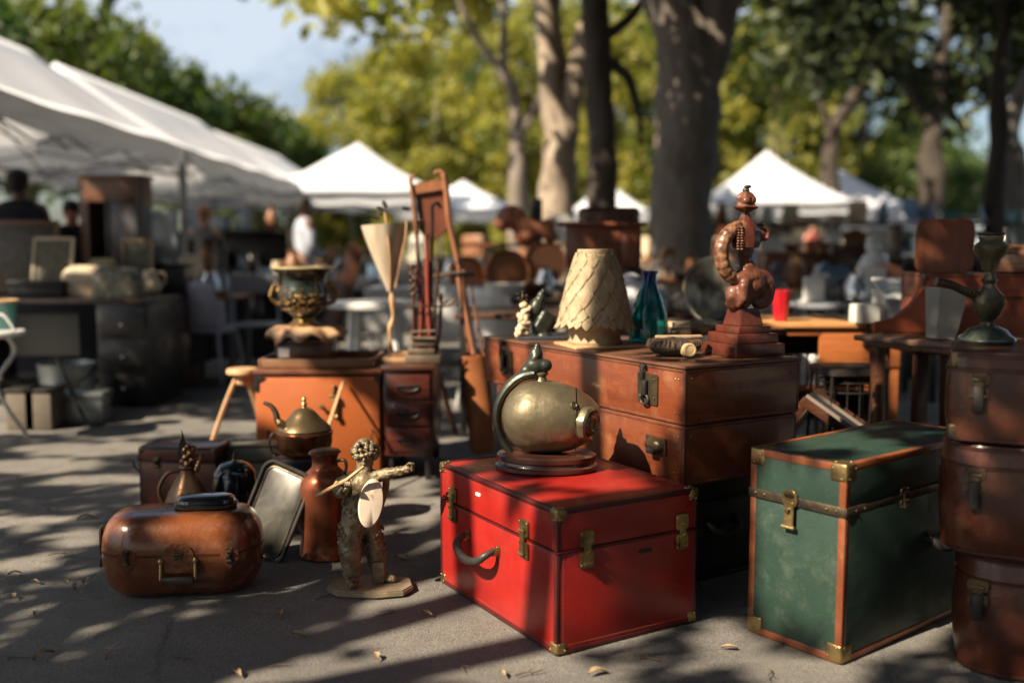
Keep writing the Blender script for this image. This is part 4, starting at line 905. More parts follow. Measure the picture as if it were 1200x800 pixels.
# ---------------- bundle of dark red sticks, sticks in a rack on the drawer chest
ry = cy0+.20
rb = thing('umbrella_bundle', 'bundle of dark red wooden canes held in a brass rack on the drawer chest', 'canes', (D(497, 400, ry).x, ry, CTZ+.019), 0)
b = BM(); box(b, (0, 0, .02), (.17, .16, .038), .004); box(b, (-.01, 0, .055), (.13, .13, .026), .004); box(b, (.0, 0, .10), (.11, .10, .04), .006); tube(b, [(-.06, -.06, .12), (.06, -.06, .12)], .006, 8); tube(b, [(-.06, -.06, .15), (.06, -.06, .155)], .006, 8); obj('rack', b, mat('rack_grey', (.20, .15, .11), .5, .5, (.10, .08, .06), 14), rb)
for i, (x0, x1, z1, r) in enumerate([(-.05, -.045, .36, .008), (-.025, -.015, .42, .010), (0, .01, .50, .012), (.02, .045, .72, .009), (.035, .02, .62, .011), (.05, .075, .48, .008), (-.01, -.03, .64, .007), (.06, .085, .33, .008)]):
    b = BM(); pts = smooth_path([(x0, -.03+.012*(i % 4), .05), ((x0+x1)/2+.008*sin(i), -.03+.012*(i % 4), z1*.5), (x1, -.03+.01*(i % 4), z1)], 5); tube(b, pts, r, 8)
    if i % 3 == 0: tube(b, smooth_path([pts[-1], pts[-1]+Vector((.0, 0, .03)), pts[-1]+Vector((.025, 0, .045)), pts[-1]+Vector((.04, 0, .02))], 4), r*.9, 8)
    obj('cane', b, [dkr, mat('cane_red', (.20, .035, .022), .4, coat=.3), darkwood][i % 3], rb)
b = BM()
for i in range(12): ell(b, (-.045+.012*sin(i*2.2), -.04, .33+.012*i), (.014, .012, .010), (i, 0, i), u=8, v=6)
obj('carved_knot', b, darkwood, rb)
b = BM(); tube(b, smooth_path([(-.09, -.02, .27), (.0, -.07, .275), (.10, -.03, .27), (.13, 0, .275)], 5), .005, 6)
for i in range(6): ell(b, (.10+.012*i, -.02, .285+.012*sin(i*2)), (.011, .008, .008), u=8, v=6)
obj('wire_binding', b, brass_dark, rb)

# ---------------- easel behind
ey_ = 5.38
def P_(u, v, y=ey_): return D(u, v, y)
eb = G(540, 522); eo = Vector((D(520, 400, ey_).x, ey_, 0))
ez = thing('wooden_easel', 'tall folding wooden easel with two curled horns behind the drawer chest', 'easel', eo, 0)
R = lambda u, v, dy=0: D(u, v, ey_+dy)-eo
eow = mat('easel_wood', (.30, .13, .06), .45, 0, (.18, .07, .035), 8, stretch=(6, 6, 1), coat=.2, bump=.12)
b = BM(); pts = smooth_path([R(509, 204), R(517, 202), R(522, 214), R(527, 262), R(538, 310)], 6)
tube(b, pts, [.018]+[.024]*8+[.028]*(len(pts)-9), 10, flat=.6)
tube(b, smooth_path([R(538, 310), R(548, 370), R(560, 440), R(572, 520)], 5), .028, 8, flat=.6); obj('leg', b, eow, ez)
b = BM(); tube(b, smooth_path([R(486, 207), R(481, 210), R(483, 225), R(487, 262), R(490, 300), R(494, 360)], 6), .016, 10, flat=.7); obj('side_horn', b, eow, ez)
b = BM(); tube(b, smooth_path([R(500, 330, .05), R(506, 400, .2), R(520, 460, .35), R(538, 518, .45)], 5), .017, 8); g_ = obj('leg', b, darkwood, ez)
b = BM(); tube(b, [R(536, 320, .0), R(556, 420, -.08), R(580, 524, -.15)], .014, 8); obj('leg', b, eow, ez)
b = BM(); q = [R(484, 218), R(523, 210), R(527, 262), R(518, 276), R(505, 282), R(492, 270)]
prism(b, [(p.x, p.z) for p in q], .02, Matrix(((1, 0, 0, 0), (0, 0, -1, .03), (0, 1, 0, 0), (0, 0, 0, 1))), bev=.003); obj('back_panel', b, mat('easel_panel', (.17, .055, .03), .4, 0, (.09, .03, .018), 6, coat=.3), ez)
b = BM(); q = [R(484, 216), R(523, 208), R(524, 222), R(485, 228)]
prism(b, [(p.x, p.z) for p in q], .024, Matrix(((1, 0, 0, 0), (0, 0, -1, .012), (0, 1, 0, 0), (0, 0, 0, 1))), bev=.003); obj('cross_rail', b, eow, ez)
b = BM(); tube(b, [R(497, 325, -.02), R(545, 318, -.02)], .010, 8); obj('cross_bar', b, brass_dark, ez)
# leather quiver hung on straps
qy = 4.9
Q = lambda u, v, dy=0: D(u, v, qy+dy)-Vector((D(556, 520, qy).x, qy, 0))
qt = thing('leather_quiver', 'tan leather quiver with two long straps leaning by the long case', 'quiver', (D(556, 520, qy).x, qy, 0), 0)
quv = mat('quiver_leather', (.34, .13, .05), .45, 0, (.24, .08, .03), 6, coat=.15, bump=.15)
b = BM(); A = Q(557, 415); B = Q(566, 530)
lathe(b, [(.050, 0), (.062, .01), (.064, .25), (.066, .475), (.070, .48), (.070, .49), (.060, .49), (.055, .30), (0, .29)], 28, FR((B.x, 0, max(B.z, .005)), (A-B).normalized(), (0, 1, 0)) @ xf(sc=(1, .6, 1))); obj('tube_body', b, quv, qt)
for (u0, v0), (u1, v1), (u2, v2) in (((537, 300), (541, 350), (549, 412)), ((551, 322), (556, 360), (566, 414))):
    b = BM(); tube(b, smooth_path([Q(u0, v0, .05), Q(u1, v1, .02), Q(u2, v2, -.02)], 6), .014, 8, flat=.35); obj('strap', b, quv, qt)
b = BM(); tube(b, [Q(533, 322, .03), Q(556, 322, .03)], .009, 8); obj('top_bar', b, brass_dark, qt)

# pale wooden stick leaning on the cabinet front
b = BM(); tube(b, [(0, 0, .0), (.0035, .03, .06), (.085, .29, .47)], [.011, .011, .009], 8)
s1 = D(383, 505, 4.3); s2 = D(402, 447, cy0-.02)
b = BM(); d0 = (s2-s1).normalized(); base = s1-d0*(s1.z/d0.z); tube(b, [Vector((0, 0, .006)), s2-base], [.010, .008], 8, flat=.6)
tag(obj('wooden_stick', b, palewood), 'thin pale wooden stick leaning on the orange cabinet door', 'stick', base, 0)
# pale stool with splayed legs
syy = 5.15
so_ = Vector((D(284, 430, syy).x, syy, 0)); S_ = lambda u, v, dy=0: D(u, v, syy+dy)-so_
sto = thing('wooden_stool', 'pale wooden stool with long splayed legs left of the orange cabinet', 'stool', so_, 0)
b = BM(); z = S_(286, 436).z; lathe(b, [(.075, z-.01), (.082, z-.004), (.082, z+.012), (.076, z+.020), (0, z+.022)], 28); obj('seat', b, palewood, sto)
b = BM(); lathe(b, [(.03, z-.07), (.045, z-.055), (.04, z-.015), (0, z-.01)], 20, Matrix.Translation((.0, 0, 0))); obj('hub', b, palewood, sto)
for (x, y) in ((-.17, -.12), (.20, .16), (.06, .26)):
    b = BM(); tube(b, smooth_path([(x*.15, y*.15, z-.02), (x*.55, y*.55, z*.55), (x, y, .0)], 6), [.012]+[.018]*9+[.014]*3, 8, flat=.7); obj('leg', b, palewood, sto)
# ================================================================ right middle ground
rw = mat('teak_desk', (.36, .12, .035), .45, 0, (.25, .075, .022), 6, stretch=(1, 8, 8), coat=.15, rvar=.1)
dy_ = 4.75
x0 = D(897, 400, dy_).x; x1 = D(1056, 400, dy_).x; dz = D(950, 378, dy_).z
dk = thing('writing_desk', 'orange brown wooden desk with an open slot beside the carved statue', 'desk', ((x0+x1)/2, dy_+.28, 0), 0)
W_ = x1-x0
b = BM(); box(b, (0, 0, dz-.012), (W_+.02, .60, .024), .005); obj('top', b, mat('desk_top', (.50, .26, .10), .4, 0, (.38, .18, .07), 6, stretch=(1, 8, 1), coat=.2), dk)
b = BM(); box(b, (.13, -.27, dz-.12), (W_-.26, .02, .19), .004); box(b, (-W_/2+.02, -.27, dz-.12), (.04, .02, .19), .003); box(b, (-W_/2+.15, -.27, dz-.045), (.24, .02, .035), .003); obj('front_panel', b, rw, dk)
for sx in (-1, 1): b = BM(); box(b, (sx*(W_/2-.02), 0, dz*.5-.012), (.04, .54, dz-.03), .004); obj('side_panel', b, rw, dk)
b = BM(); box(b, (W_/2-.17, -.288, dz-.05), (.03, .025, .13), .005); obj('latch_bar', b, darkwood, dk)
b = BM(); box(b, (0, .25, dz*.6), (W_-.08, .02, dz*.7), .003); obj('back_panel', b, darkwood, dk)
b = BM(); box(b, (0, 0, .42), (W_-.09, .5, .02), .003); obj('shelf', b, rw, dk)
for i, u in enumerate((927, 938, 949, 959)):
    p = D(u, 428, dy_+.10); b = BM(); bw = .026
    box(b, (0, 0, .075), (bw, .12, .15), .006); box(b, (0, 0, .075), (bw+.002, .10, .02), .002)
    tag(obj('white_book', b, mat('white_spine', (.62, .64, .62), .6, 0, (.5, .52, .5), 30)), ['first', 'second', 'third', 'fourth'][i]+' white spined book from the left in the slot of the orange desk', 'book', (p.x, dy_+.10, .433), 0, 'white books in the desk')
    p_ = None
# objects on desk
def at(u, y, z): q = D(u, 400, y); return Vector((q.x, y, z))
b = BM(); lathe(b, [(.030, 0), (.034, .01), (.048, .14), (.050, .15), (.046, .15), (.030, .02), (0, .012)], 8)
tag(obj('red_cup', b, mat('crimson_cup', (.42, .012, .02), .35, coat=.4)), 'crimson faceted tumbler on the orange desk', 'cup', at(914, 4.85, dz), .3)
b = BM(); lathe(b, [(.022, 0), (.03, .02), (.026, .06), (.014, .09), (.02, .12), (.012, .15), (0, .155)], 20)
tag(obj('brown_figurine', b, mat('terracotta_brown', (.28, .11, .05), .5, bump=.3)), 'small brown turned wood figure behind the crimson tumbler', 'figurine', at(912, 5.1, dz), 0)
gbx = thing('grey_box', 'open pale grey cardboard box with a slanted lid on the orange desk', 'box', at(1056, 4.88, dz), .06)
gm = mat('grey_card', (.42, .46, .47), .6, 0, (.36, .40, .41), 5)
b = BM(); box(b, (0, 0, .075), (.25, .16, .15), .004); obj('body', b, gm, gbx)
b = BM(); box(b, (0, -.03, .158), (.275, .20, .012), .003, (.5, 0, 0)); obj('lid', b, mat('grey_card_lid', (.55, .58, .58), .6), gbx)
b = BM(); box(b, (.03, -.082, .06), (.17, .004, .09), .001); obj('front_panel', b, mat('lilac_card', (.55, .56, .66), .6), gbx)
b = BM(); box(b, (0, 0, .045), (.115, .1, .09), .006)
tag(obj('white_box', b, mat('pearly_box', (.62, .66, .60), .5)), 'small pearly white box between the red tumbler and the grey box', 'box', at(1012, 4.75, dz), .05)
# wire stool with dark cushion below the desk
wy = 4.05
wc_ = at(995, wy, 0)
ws = thing('wire_stool', 'black wire stool with a dark padded seat in front of the orange desk', 'stool', wc_, .1)
zt_ = D(995, 428, wy).z
b = BM(); rsolid(b, .26, .24, .04, [(.012, zt_-.035), (0, zt_-.028), (0, zt_-.010), (.015, zt_)], 6); obj('seat', b, black_leather, ws)
for sx in (-1, 1):
    for sy in (-1, 1): b = BM(); tube(b, [(sx*.11, sy*.10, zt_-.03), (sx*.13, sy*.12, 0)], .007, 6); obj('leg', b, iron, ws)
b = BM()
for z in (zt_-.06, zt_-.10, zt_-.22, zt_-.30):
    tube(b, [(.12*cos(a)*1.05, .11*sin(a)*1.05, z) for a in [i*pi/10 for i in range(21)]], .004, 6, cap=False)
for i in range(16):
    a = i*pi/8; tube(b, [(.125*cos(a), .115*sin(a), zt_-.06), (.125*cos(a), .115*sin(a), zt_-.30)], .003, 5)
obj('wire_cage', b, iron, ws)
b = BM(); box(b, (0, 0, .0), (.20, .12, .012), .002); 
for i in range(3): box(b, (.0, 0, .014+.012*i), (.19-.01*i, .11, .008), .002)
tag(obj('magazines', b, mat('yellowed_paper', (.55, .46, .26), .7, 0, (.4, .33, .2), 9)), 'small pile of yellowed magazines on the lower ring of the wire stool', 'magazines', (wc_.x-.02, wy, zt_-.295), .2)
# leaning dark slats / picture frames beside the case
for i in range(5):
    t = thing('picture_frame', ['outermost', 'second', 'third', 'fourth', 'innermost'][i]+' dark empty frame of the leaning row right of the long cases', 'frame', (1.05+.03*i, 3.80+.055*i, 0), radians(-10), 'frames leaning in a row')
    b = BM(); L_, H_ = .30, .52; ang = radians(52)
    M = xf((.10, 0, .27), (0, ang-.35, 0)) 
    for s in (-1, 1): box(b, (0, 0, s*(L_/2-.02)), (.028, .022, .035), .004) if False else None
    for s in (-1, 1): box(b, (s*(L_/2-.0175), 0, 0), (.035, .024, H_), .004); box(b, (0, 0, s*(H_/2-.0175)), (L_-.07, .024, .035), .004)
    part('frame', b, [darkwood, mat('greyed_wood', (.16, .13, .11), .6), blackw, mat('greyed_wood'   , (0, 0, 0)), darkwood][i], t, xf((.20, 0, .26), (0, radians(-55), 0)))
# dark side table behind green trunk
ty_ = 3.62; tz_ = .755
tb = thing('side_table', 'dark wood side table behind the green trunk carrying a glass vase', 'table', (1.745, 3.86, 0), radians(31))
tl = .56
b = BM(); box(b, (0, 0, tz_-.012), (tl, .56, .022), .006); box(b, (0, 0, tz_-.034), (tl-.06, .50, .022), .004); obj('top', b, mat('worn_walnut', (.20, .12, .08), .4, 0, (.11, .06, .035), 6, stretch=(1, 8, 1), coat=.2), tb)
for sx in (-1, 1):
    for sy in (-1, 1): b = BM(); tube(b, [(sx*(tl/2-.06), sy*.21, tz_-.04), (sx*(tl/2-.07), sy*.20, .4), (sx*(tl/2-.05), sy*.22, 0)], [.032, .026, .022], 10); obj('leg', b, darkwood, tb)
b = BM(); box(b, (0, -.21, tz_-.09), (tl-.17, .02, .09), .003); obj('apron', b, darkwood, tb)
# glass vase, tapered, tilted look
gm2 = mat('smoky_glass', (.62, .60, .54), .08, trans=.55, ior=1.3, coat=.4)
vq = D(1102, 405, 3.74)
b = BM()
t = bmesh.new(); 
def ringq(w, d, z): return [t.verts.new((x, y, z)) for x, y in ((-w, -d), (w, -d), (w, d), (-w, d))]
R1 = [ringq(.040, .035, 0), ringq(.060, .05, .19), ringq(.054, .044, .19), ringq(.035, .03, .012)]
for a_, b_ in zip(R1, R1[1:]):
    for k in range(4): t.faces.new((a_[k], a_[(k+1) % 4], b_[(k+1) % 4], b_[k]))
t.faces.new(R1[0][::-1]); t.faces.new(R1[-1]); bmesh.ops.recalc_face_normals(t, faces=t.faces); bmesh.ops.bevel(t, geom=t.edges[:], offset=.003, segments=2, affect='EDGES'); 
bmesh.ops.transform(t, matrix=xf(rot=(0, .10, 0)), verts=t.verts); merge(b, t)
tag(obj('glass_vase', b, gm2), 'tapered smoky glass vase on the dark side table under the bracket arm', 'vase', (vq.x, 3.74, tz_+.003), .2)
# brown chest behind stack + board + bowl + black bottle
chx = D(1150, 400, 4.15)
ch = trunk('wooden_chest', 'russet wooden chest on the side table behind the green candlestick', 'chest', .62, .36, .30, .10, mat('russet_chest', (.22, .05, .022), .4, 0, (.13, .03, .014), 6, coat=.2), tanedge, (2.05, 4.30, .69), radians(-8), brass_dark, cs=.03)
b = BM(); box(b, (0, 0, -.01), (.90, .5, .024), .004)
th = thing('low_table', 'low dark table under the russet chest', 'table', (2.05, 4.30, 0), 0)
b = BM(); box(b, (0, 0, .675), (.80, .5, .026), .004); obj('top', b, darkwood, th)
for sx in (-1, 1):
    for sy in (-1, 1): b = BM(); box(b, (sx*.36, sy*.21, .33), (.05, .05, .66), .004); obj('leg', b, darkwood, th)
# slanted red-brown cradle board at the left of chest
b = BM(); hb = D(1108, 335, 4.05)
prism(b, [(x, y+.113) for x, y in rrect(.245, .23, .045, 6)], .022, FR((0, 0, 0), (0, -1, .0)), bev=.005)
tag(obj('cutting_board', b, mat('board_brown', (.17, .060, .032), .42, 0, (.12, .04, .02), 5, stretch=(6, 1, 1), coat=.15)), 'rounded brown board standing upright on the russet chest', 'board', (D(1108, 335, 4.2).x, 4.22, .992), 0)
bwp = at(1189, 4.2, .99)
b = BM(); lathe(b, [(.06, 0), (.09, .01), (.105, .05), (.10, .08), (.07, .105), (.05, .12), (.052, .125), (.03, .125), (0, .12)], 36)
tag(obj('carved_bowl', b, mat('streaked_bowl', (.36, .20, .13), .4, 0, (.09, .035, .02), 5, stretch=(1, 1, 14), dist=2, coat=.3)), 'streaked brown wooden bowl with lid on the russet chest', 'bowl', bwp, 0)
b = BM(); lathe(b, [(.028, 0), (.028, .13), (.02, .15), (.012, .17), (.012, .20), (0, .20)], 20)
tag(obj('black_bottle', b, blackw), 'slim black bottle rising behind the streaked bowl', 'bottle', (bwp.x+.05, 4.42, .992), 0)
# curved armrest shape (cradle) between grey box and chest
b = BM(); prism(b, [(-.14, 0), (.14, 0), (.14, .04), (.06, .06), (.0, .11), (-.05, .18), (-.12, .21)], .05, FR((0, 0, 0), (0, -1, 0), (0, 0, 1)) , bev=.005)
o = tag(obj('chair_side', b, mat('curved_red', (.25, .06, .025), .4, coat=.2)), 'curved red wood armchair side panel leaning between the grey box and the russet chest', 'panel', (D(1066, 400, 4.0).x, 4.02, tz_+.002), pi)

# ================================================================ behind the long case: tables with wares (blurred)
def table(name, label, x, y, w, d, h, topm, legm, cloth=None, group=None, rot=0, drop=.35):
    t = thing(name, label, 'table', (x, y, 0), rot, group)
    b = BM(); box(b, (0, 0, h-.015), (w, d, .03), .006); obj('top', b, topm, t)
    for sx in (-1, 1):
        for sy in (-1, 1): b = BM(); box(b, (sx*(w/2-.05), sy*(d/2-.05), (h-.03)/2), (.045, .045, h-.03), .004); obj('leg', b, legm, t)
    if cloth:
        b = BM(); t2 = bmesh.new(); n = 64; rr = []
        for z, k in ((h+.004, 0), (h+.002, 1), (h-drop, 1.6)):
            q = rrect(w+.02, d+.02, .03, 15); m_ = len(q)
            rr.append([t2.verts.new((x_*(.985 if k == 0 else 1)+(.012*sin(i*1.9)*k if k > 1 else 0), y_*(.985 if k == 0 else 1)+(.012*cos(i*1.7)*k if k > 1 else 0), z+(.02*sin(i*.5) if k > 1 else 0))) for i, (x_, y_) in enumerate(q)])
        for a_, b_ in zip(rr, rr[1:]):
            for k in range(len(a_)): t2.faces.new((a_[k], a_[(k+1) % len(a_)], b_[(k+1) % len(a_)], b_[k]))
        t2.faces.new(rr[0]); merge(b, t2); c = obj('tablecloth', b, cloth); tag(c, label+' - its cloth', 'tablecloth', (x, y, 0), rot)
        c['label'] = 'cloth hanging over the ' + label
    return t
bluecloth = mat('blue_black_cloth', (.012, .014, .022), .8, 0, (.02, .024, .035), 5)
whitecloth = mat('white_cloth', (.66, .66, .66), .8)
greyplastic = mat('grey_metal', (.30, .32, .35), .45, .4)
table('market_table', 'dark table behind the lamp shade with the walnut cabinet box', .62, 6.1, 1.9, .8, .72, darkwood, blackw)
# stand box + walnut box
def simple_box(name, label, cat, w, d, h, m, loc, rot=0, group=None, lidm=None, lidh=.04, knob=None):
    t = thing(name, label, cat, loc, rot, group)
    b = BM(); box(b, (0, 0, (h-lidh)/2), (w, d, h-lidh-.002), .006); obj('body', b, m, t)
    b = BM(); box(b, (0, 0, h-lidh/2), (w+.02, d+.02, lidh-.002), .006); obj('lid', b, lidm or m, t)
    if knob: b = BM(); ell(b, (0, -d/2-.006, h*.5), (.014, .012, .014)); obj('knob', b, knob, t)
    return t
simple_box('crate', 'dark open crate under the walnut cabinet box', 'crate', .40, .40, .26, blackw, (.555, 6.0, .723))
wb = thing('walnut_box', 'walnut cabinet box with an overhanging top and rounded lid behind the lamp shade', 'box', (.54, 6.0, .985), radians(-6))
waln = mat('walnut', (.20, .065, .03), .4, 0, (.12, .035, .018), 6, stretch=(6, 6, 1), coat=.2)
b = BM(); box(b, (-.05, 0, .12), (.32, .30, .24), .006); box(b, (.17, 0, .12), (.12, .28, .24), .004); obj('body', b, waln, wb)
b = BM(); box(b, (.0, 0, .252), (.52, .36, .024), .008); obj('top', b, waln, wb)
b = BM(); rsolid(b, .36, .26, .05, [(0, .265), (0, .33), (.012, .345), (.03, .35)], 6, M=Matrix.Translation((.04, 0, 0))); obj('lid', b, darkwood, wb)
# glass dish, globe, jars on the market table
b = BM(); lathe(b, [(0, 0), (.13, .004), (.165, .014), (.17, .02), (.16, .022), (.125, .012), (0, .008)], 40, FR((0, 0, .165), (.1, -1, .2)))
tag(obj('glass_plate', b, mat('clear_glass', (.62, .66, .58), .05, trans=.95, ior=1.15, coat=.6)), 'large clear glass plate propped upright left of the carved statue', 'plate', at(836, 4.9, .722), 0)
table('glass_table', 'narrow dark table behind the books with glassware', .98, 4.95, .62, .62, .72, darkwood, blackw)
b = BM(); ell(b, (0, 0, .12), (.10, .10, .10)); lathe(b, [(.05, 0), (.055, .01), (.04, .03), (0, .03)], 20); lathe(b, [(.03, .21), (.05, .23), (.02, .25), (0, .25)], 20)
tag(obj('glass_globe', b, mat('opal', (.75, .76, .78), .15, coat=.5)), 'round white opal lamp globe behind the blue bottle', 'globe', at(738, 5.2, .72), 0)
b = BM(); box(b, (0, 0, .36), (.3, .3, .72), .01); 
tag(obj('wooden_pedestal', b, darkwood), 'plain dark pedestal under the opal globe', 'pedestal', at(738, 5.2, 0), 0)
for i, (u, y, z, r, h) in enumerate([(700, 5.9, .723, .05, .17), (716, 5.85, .723, .04, .2), (775, 5.9, .723, .05, .14), (795, 5.95, .723, .06, .11), (812, 6.1, .723, .04, .16), (842, 5.8, .723, .05, .12)]):
    b = BM(); lathe(b, [(r*.7, 0), (r, .01), (r, h*.6), (r*.5, h*.8), (r*.45, h), (r*.4, h), (r*.4, h*.8), (r*.9, h*.6), (r*.9, .015), (0, .012)], 24)
    tag(obj('glass_jar', b, mat('jar_glass_%d' % (i % 2), [(.72, .76, .80), (.80, .78, .70)][i % 2], .05, trans=.6, ior=1.3, coat=.6)), ['squat', 'slender', 'milky', 'wide', 'narrow', 'short'][i]+' clear glass jar on the dark table, '+['just left of the opal globe', 'right beside the opal globe', 'right of the blue bottle', 'under the big tree trunk', 'behind the glass plate', 'hidden by the curled arm'][i], 'jar', at(u, y, z), 0, 'glass jars on the dark table')

# ================================================================ shelves and stalls, right distance
wares_m = [mat('ware_white', (.75, .74, .70), .25, coat=.6), mat('ware_copper', (.42, .17, .08), .3, .8), mat('ware_cream', (.60, .50, .34), .35, coat=.3), mat('ware_blue', (.10, .16, .24), .3, coat=.4), mat('ware_brown', (.20, .09, .04), .45), mat('ware_silver', (.62, .64, .66), .2, .95), mat('ware_black', (.02, .02, .022), .4), mat('ware_teal', (.06, .2, .19), .35, coat=.4)]
wn = ['white', 'copper', 'cream', 'slate blue', 'brown', 'silver', 'black', 'teal']
def ware(kind, mi):
    m = wares_m[mi]; b = BM()
    if kind == 'vase': lathe(b, [(.05, 0), (.07, .02), (.09, .12), (.06, .22), (.035, .27), (.05, .31), (.042, .31), (.03, .27), (0, .25)], 24)
    if kind == 'jug': lathe(b, [(.05, 0), (.08, .03), (.085, .1), (.05, .17), (.055, .2), (.045, .2), (0, .16)], 24); tube(b, smooth_path([(.05, 0, .18), (.11, 0, .17), (.11, 0, .09), (.075, 0, .07)], 4), .009, 8)
    if kind == 'bowl': lathe(b, [(.04, 0), (.045, .01), (.09, .05), (.12, .09), (.113, .09), (.08, .05), (0, .02)], 28)
    if kind == 'plate': lathe(b, [(0, 0), (.09, .003), (.13, .015), (.14, .018), (.13, .020), (.085, .010), (0, .008)], 32, FR((0, 0, .138), (0, -1, .25)))
    if kind == 'box': box(b, (0, 0, .075), (.24, .18, .148), .008); box(b, (0, 0, .158), (.25, .19, .018), .005)
    if kind == 'pan': lathe(b, [(0, 0), (.15, 0), (.165, .01), (.17, .06), (.165, .065), (.155, .06), (.15, .014), (0, .012)], 32, FR((0, 0, .17), (0, -1, .15))); box(b, (.24, .0, .20), (.2, .016, .03), .005)
    if kind == 'clock': box(b, (0, 0, .13), (.20, .09, .24), .02); lathe(b, [(.07, 0), (.07, .012), (.06, .012), (0, .008)], 24, FR((0, -.045, .15), (0, -1, 0))); box(b, (0, 0, .01), (.25, .12, .02), .004)
    if kind == 'lantern': box(b, (0, 0, .015), (.14, .14, .03), .006); [box(b, (sx*.055, sy*.055, .12), (.012, .012, .20), .002) for sx in (-1, 1) for sy in (-1, 1)]; lathe(b, [(.10, .22), (.04, .28), (.02, .30), (0, .30)], 4, xf(rot=(0, 0, pi/4))); lathe(b, [(.025, .03), (.025, .14), (0, .145)], 12)
    return m, b
WC = {}
def put(kind, mi, where, p, rot=0, s=1.0, adj=None):
    if (kind, mi) in WC:
        o = WC[(kind, mi)].copy(); COL.objects.link(o); 
        for k in ('group',):
            if k in o: del o[k]
    else:
        m, b = ware(kind, mi); o = obj(kind if kind != 'pan' else 'copper_pan', b, m); WC[(kind, mi)] = o
    o.location = p; o.rotation_euler = (0, 0, rot); o.scale = (s, s, s)
    lab = ' '.join(x for x in ((adj or ''), wn[mi].replace('slate blue', 'blue'), {'box': 'lidded box', 'pan': 'pan', 'clock': 'mantel clock', 'plate': 'propped plate'}.get(kind, kind), where) if x)
    o['label'] = lab; o['category'] = kind; return o
def shelf_unit(label, x, y, w, h, n, m, back=True, rot=0, depth=.36):
    t = thing('shelf_unit', label, 'shelves', (x, y, 0), rot)
    for sx in (-1, 1): b = BM(); box(b, (sx*(w/2-.02), 0, h/2), (.04, depth, h), .004); obj('side_panel', b, m, t)
    zs = []
    for k in range(n):
        z = .25+(h-.27)*k/(n-1); b = BM(); box(b, (0, 0, z), (w-.082, depth-.02, .03), .003); obj('shelf', b, m, t); zs.append(z+.016)
    if back: b = BM(); box(b, (0, depth/2-.008, h/2), (w-.084, .012, h-.05), .002); obj('back_panel', b, m, t)
    return zs
kinds = ['vase', 'jug', 'bowl', 'plate', 'box', 'clock', 'lantern']
used_l = set()
ADJ = ['squat', 'tall', 'dusty', 'small', 'shiny', 'plump', 'worn', 'plain', 'bright', 'old', 'chipped', 'slim', 'dull', 'wide', 'polished', 'faded', 'heavy', 'narrow', 'glazed', 'tilted']
def fill(where, zs, x, y, w, per, seed, mats=(0, 0, 2, 1, 4, 5, 3, 0), smin=.8, smax=1.25, where_fn=None, ks=kinds, jy=.05):
    rnd = random.Random(seed)
    for zi, z in enumerate(zs):
        for i in range(per):
            k = rnd.choice(ks); mi = rnd.choice(mats); px = x-w/2+w*(i+.5)/per+rnd.uniform(-.03, .03)
            wh = where if len(zs) == 1 else '%s %s' % ((['lowest in', 'second row in', 'third row in', 'top row in'][min(zi, 3)]), where)
            pos = 'leftmost ' if i == 0 else ('rightmost ' if i == per-1 else ('middle ' if per == 3 else ('', '', 'second from left, ', 'third from left, ', 'fourth from left, ', 'fifth from left, ', 'sixth from left, ', 'seventh from left, ')[i+1]))
            put(k, mi, wh, (px, y+rnd.uniform(-jy, jy), z+.001), rnd.uniform(-.5, .5), rnd.uniform(smin, smax), pos.strip())
# two shelf units under the right tents
zs = shelf_unit('crockery shelf unit of dark wood beyond the orange desk', 3.9, 13.5, 2.6, 1.42, 4, mat('shelf_dark', (.07, .055, .045), .6), False)
fill('the crockery shelf unit', zs, 3.9, 13.5, 2.4, 8, 11, smin=.9, smax=1.4)
zs = shelf_unit('brown glassware shelf unit right of the dark crockery shelves', 6.6, 14.5, 2.2, 1.45, 4, darkwood, False)
fill('the brown glassware shelf unit', zs, 6.6, 14.5, 2.0, 7, 12, smin=.9, smax=1.4, mats=(0, 5, 0, 3, 2, 7))
TB = [('tan topped table before the crockery shelves', 2.65, 8.6, 1.5, .7, .74, mat('tan_top', (.50, .36, .2), .5), 7, 21),
      ('dark brown table of wooden boxes', 2.95, 9.6, 1.9, .7, .80, darkwood, 7, 22),
      ('black lantern table beyond the grey box', 4.6, 9.4, 1.6, .7, .86, blackw, 7, 23),
      ('low dark table under the far right trees', 4.9, 11.4, 1.8, .7, .78, darkwood, 6, 24),
      ('grey table beyond the carved statue', 2.55, 7.3, 1.0, .6, .70, greyplastic, 6, 26), ('black table left of the urn', -2.0, 9.5, 1.1, .6, .72, blackw, 5, 27), ('brown table beyond the copper pans', 1.15, 9.6, 1.3, .6, .78, darkwood, 7, 28),
      ('dark table behind the big tree trunk', 1.55, 11.0, 1.3, .7, .76, darkwood, 4, 25)]
for lab, x, y, w, d, h, m, per, sd_ in TB:
    table('market_table', lab, x, y, w, d, h, m, blackw)
    fill('on the '+lab, [h], x, y, w-.15, per, sd_, mats=(4, 6, 2, 0, 4, 1, 5, 3), smin=.7, smax=1.15, jy=.14)
for i, (x, y, z, w, h) in enumerate([(2.62, 9.6, .80, .5, .26), (3.2, 9.6, .80, .45, .34), (3.55, 9.5, .8, .34, .2), (4.5, 9.3, .86, .42, .22)]):
    simple_box('wooden_box', ['wide brown', 'tall brown', 'narrow dark', 'flat black'][i]+' wooden box '+['left on the table of boxes', 'middle of the table of boxes', 'right on the table of boxes', 'on the lantern table'][i], 'box', w, .3, h, [waln, darkwood, darkwood, blackw][i], (x, y-.1, z+.001), .1*i, None, brass_dark if i == 1 else None, .03, brass)
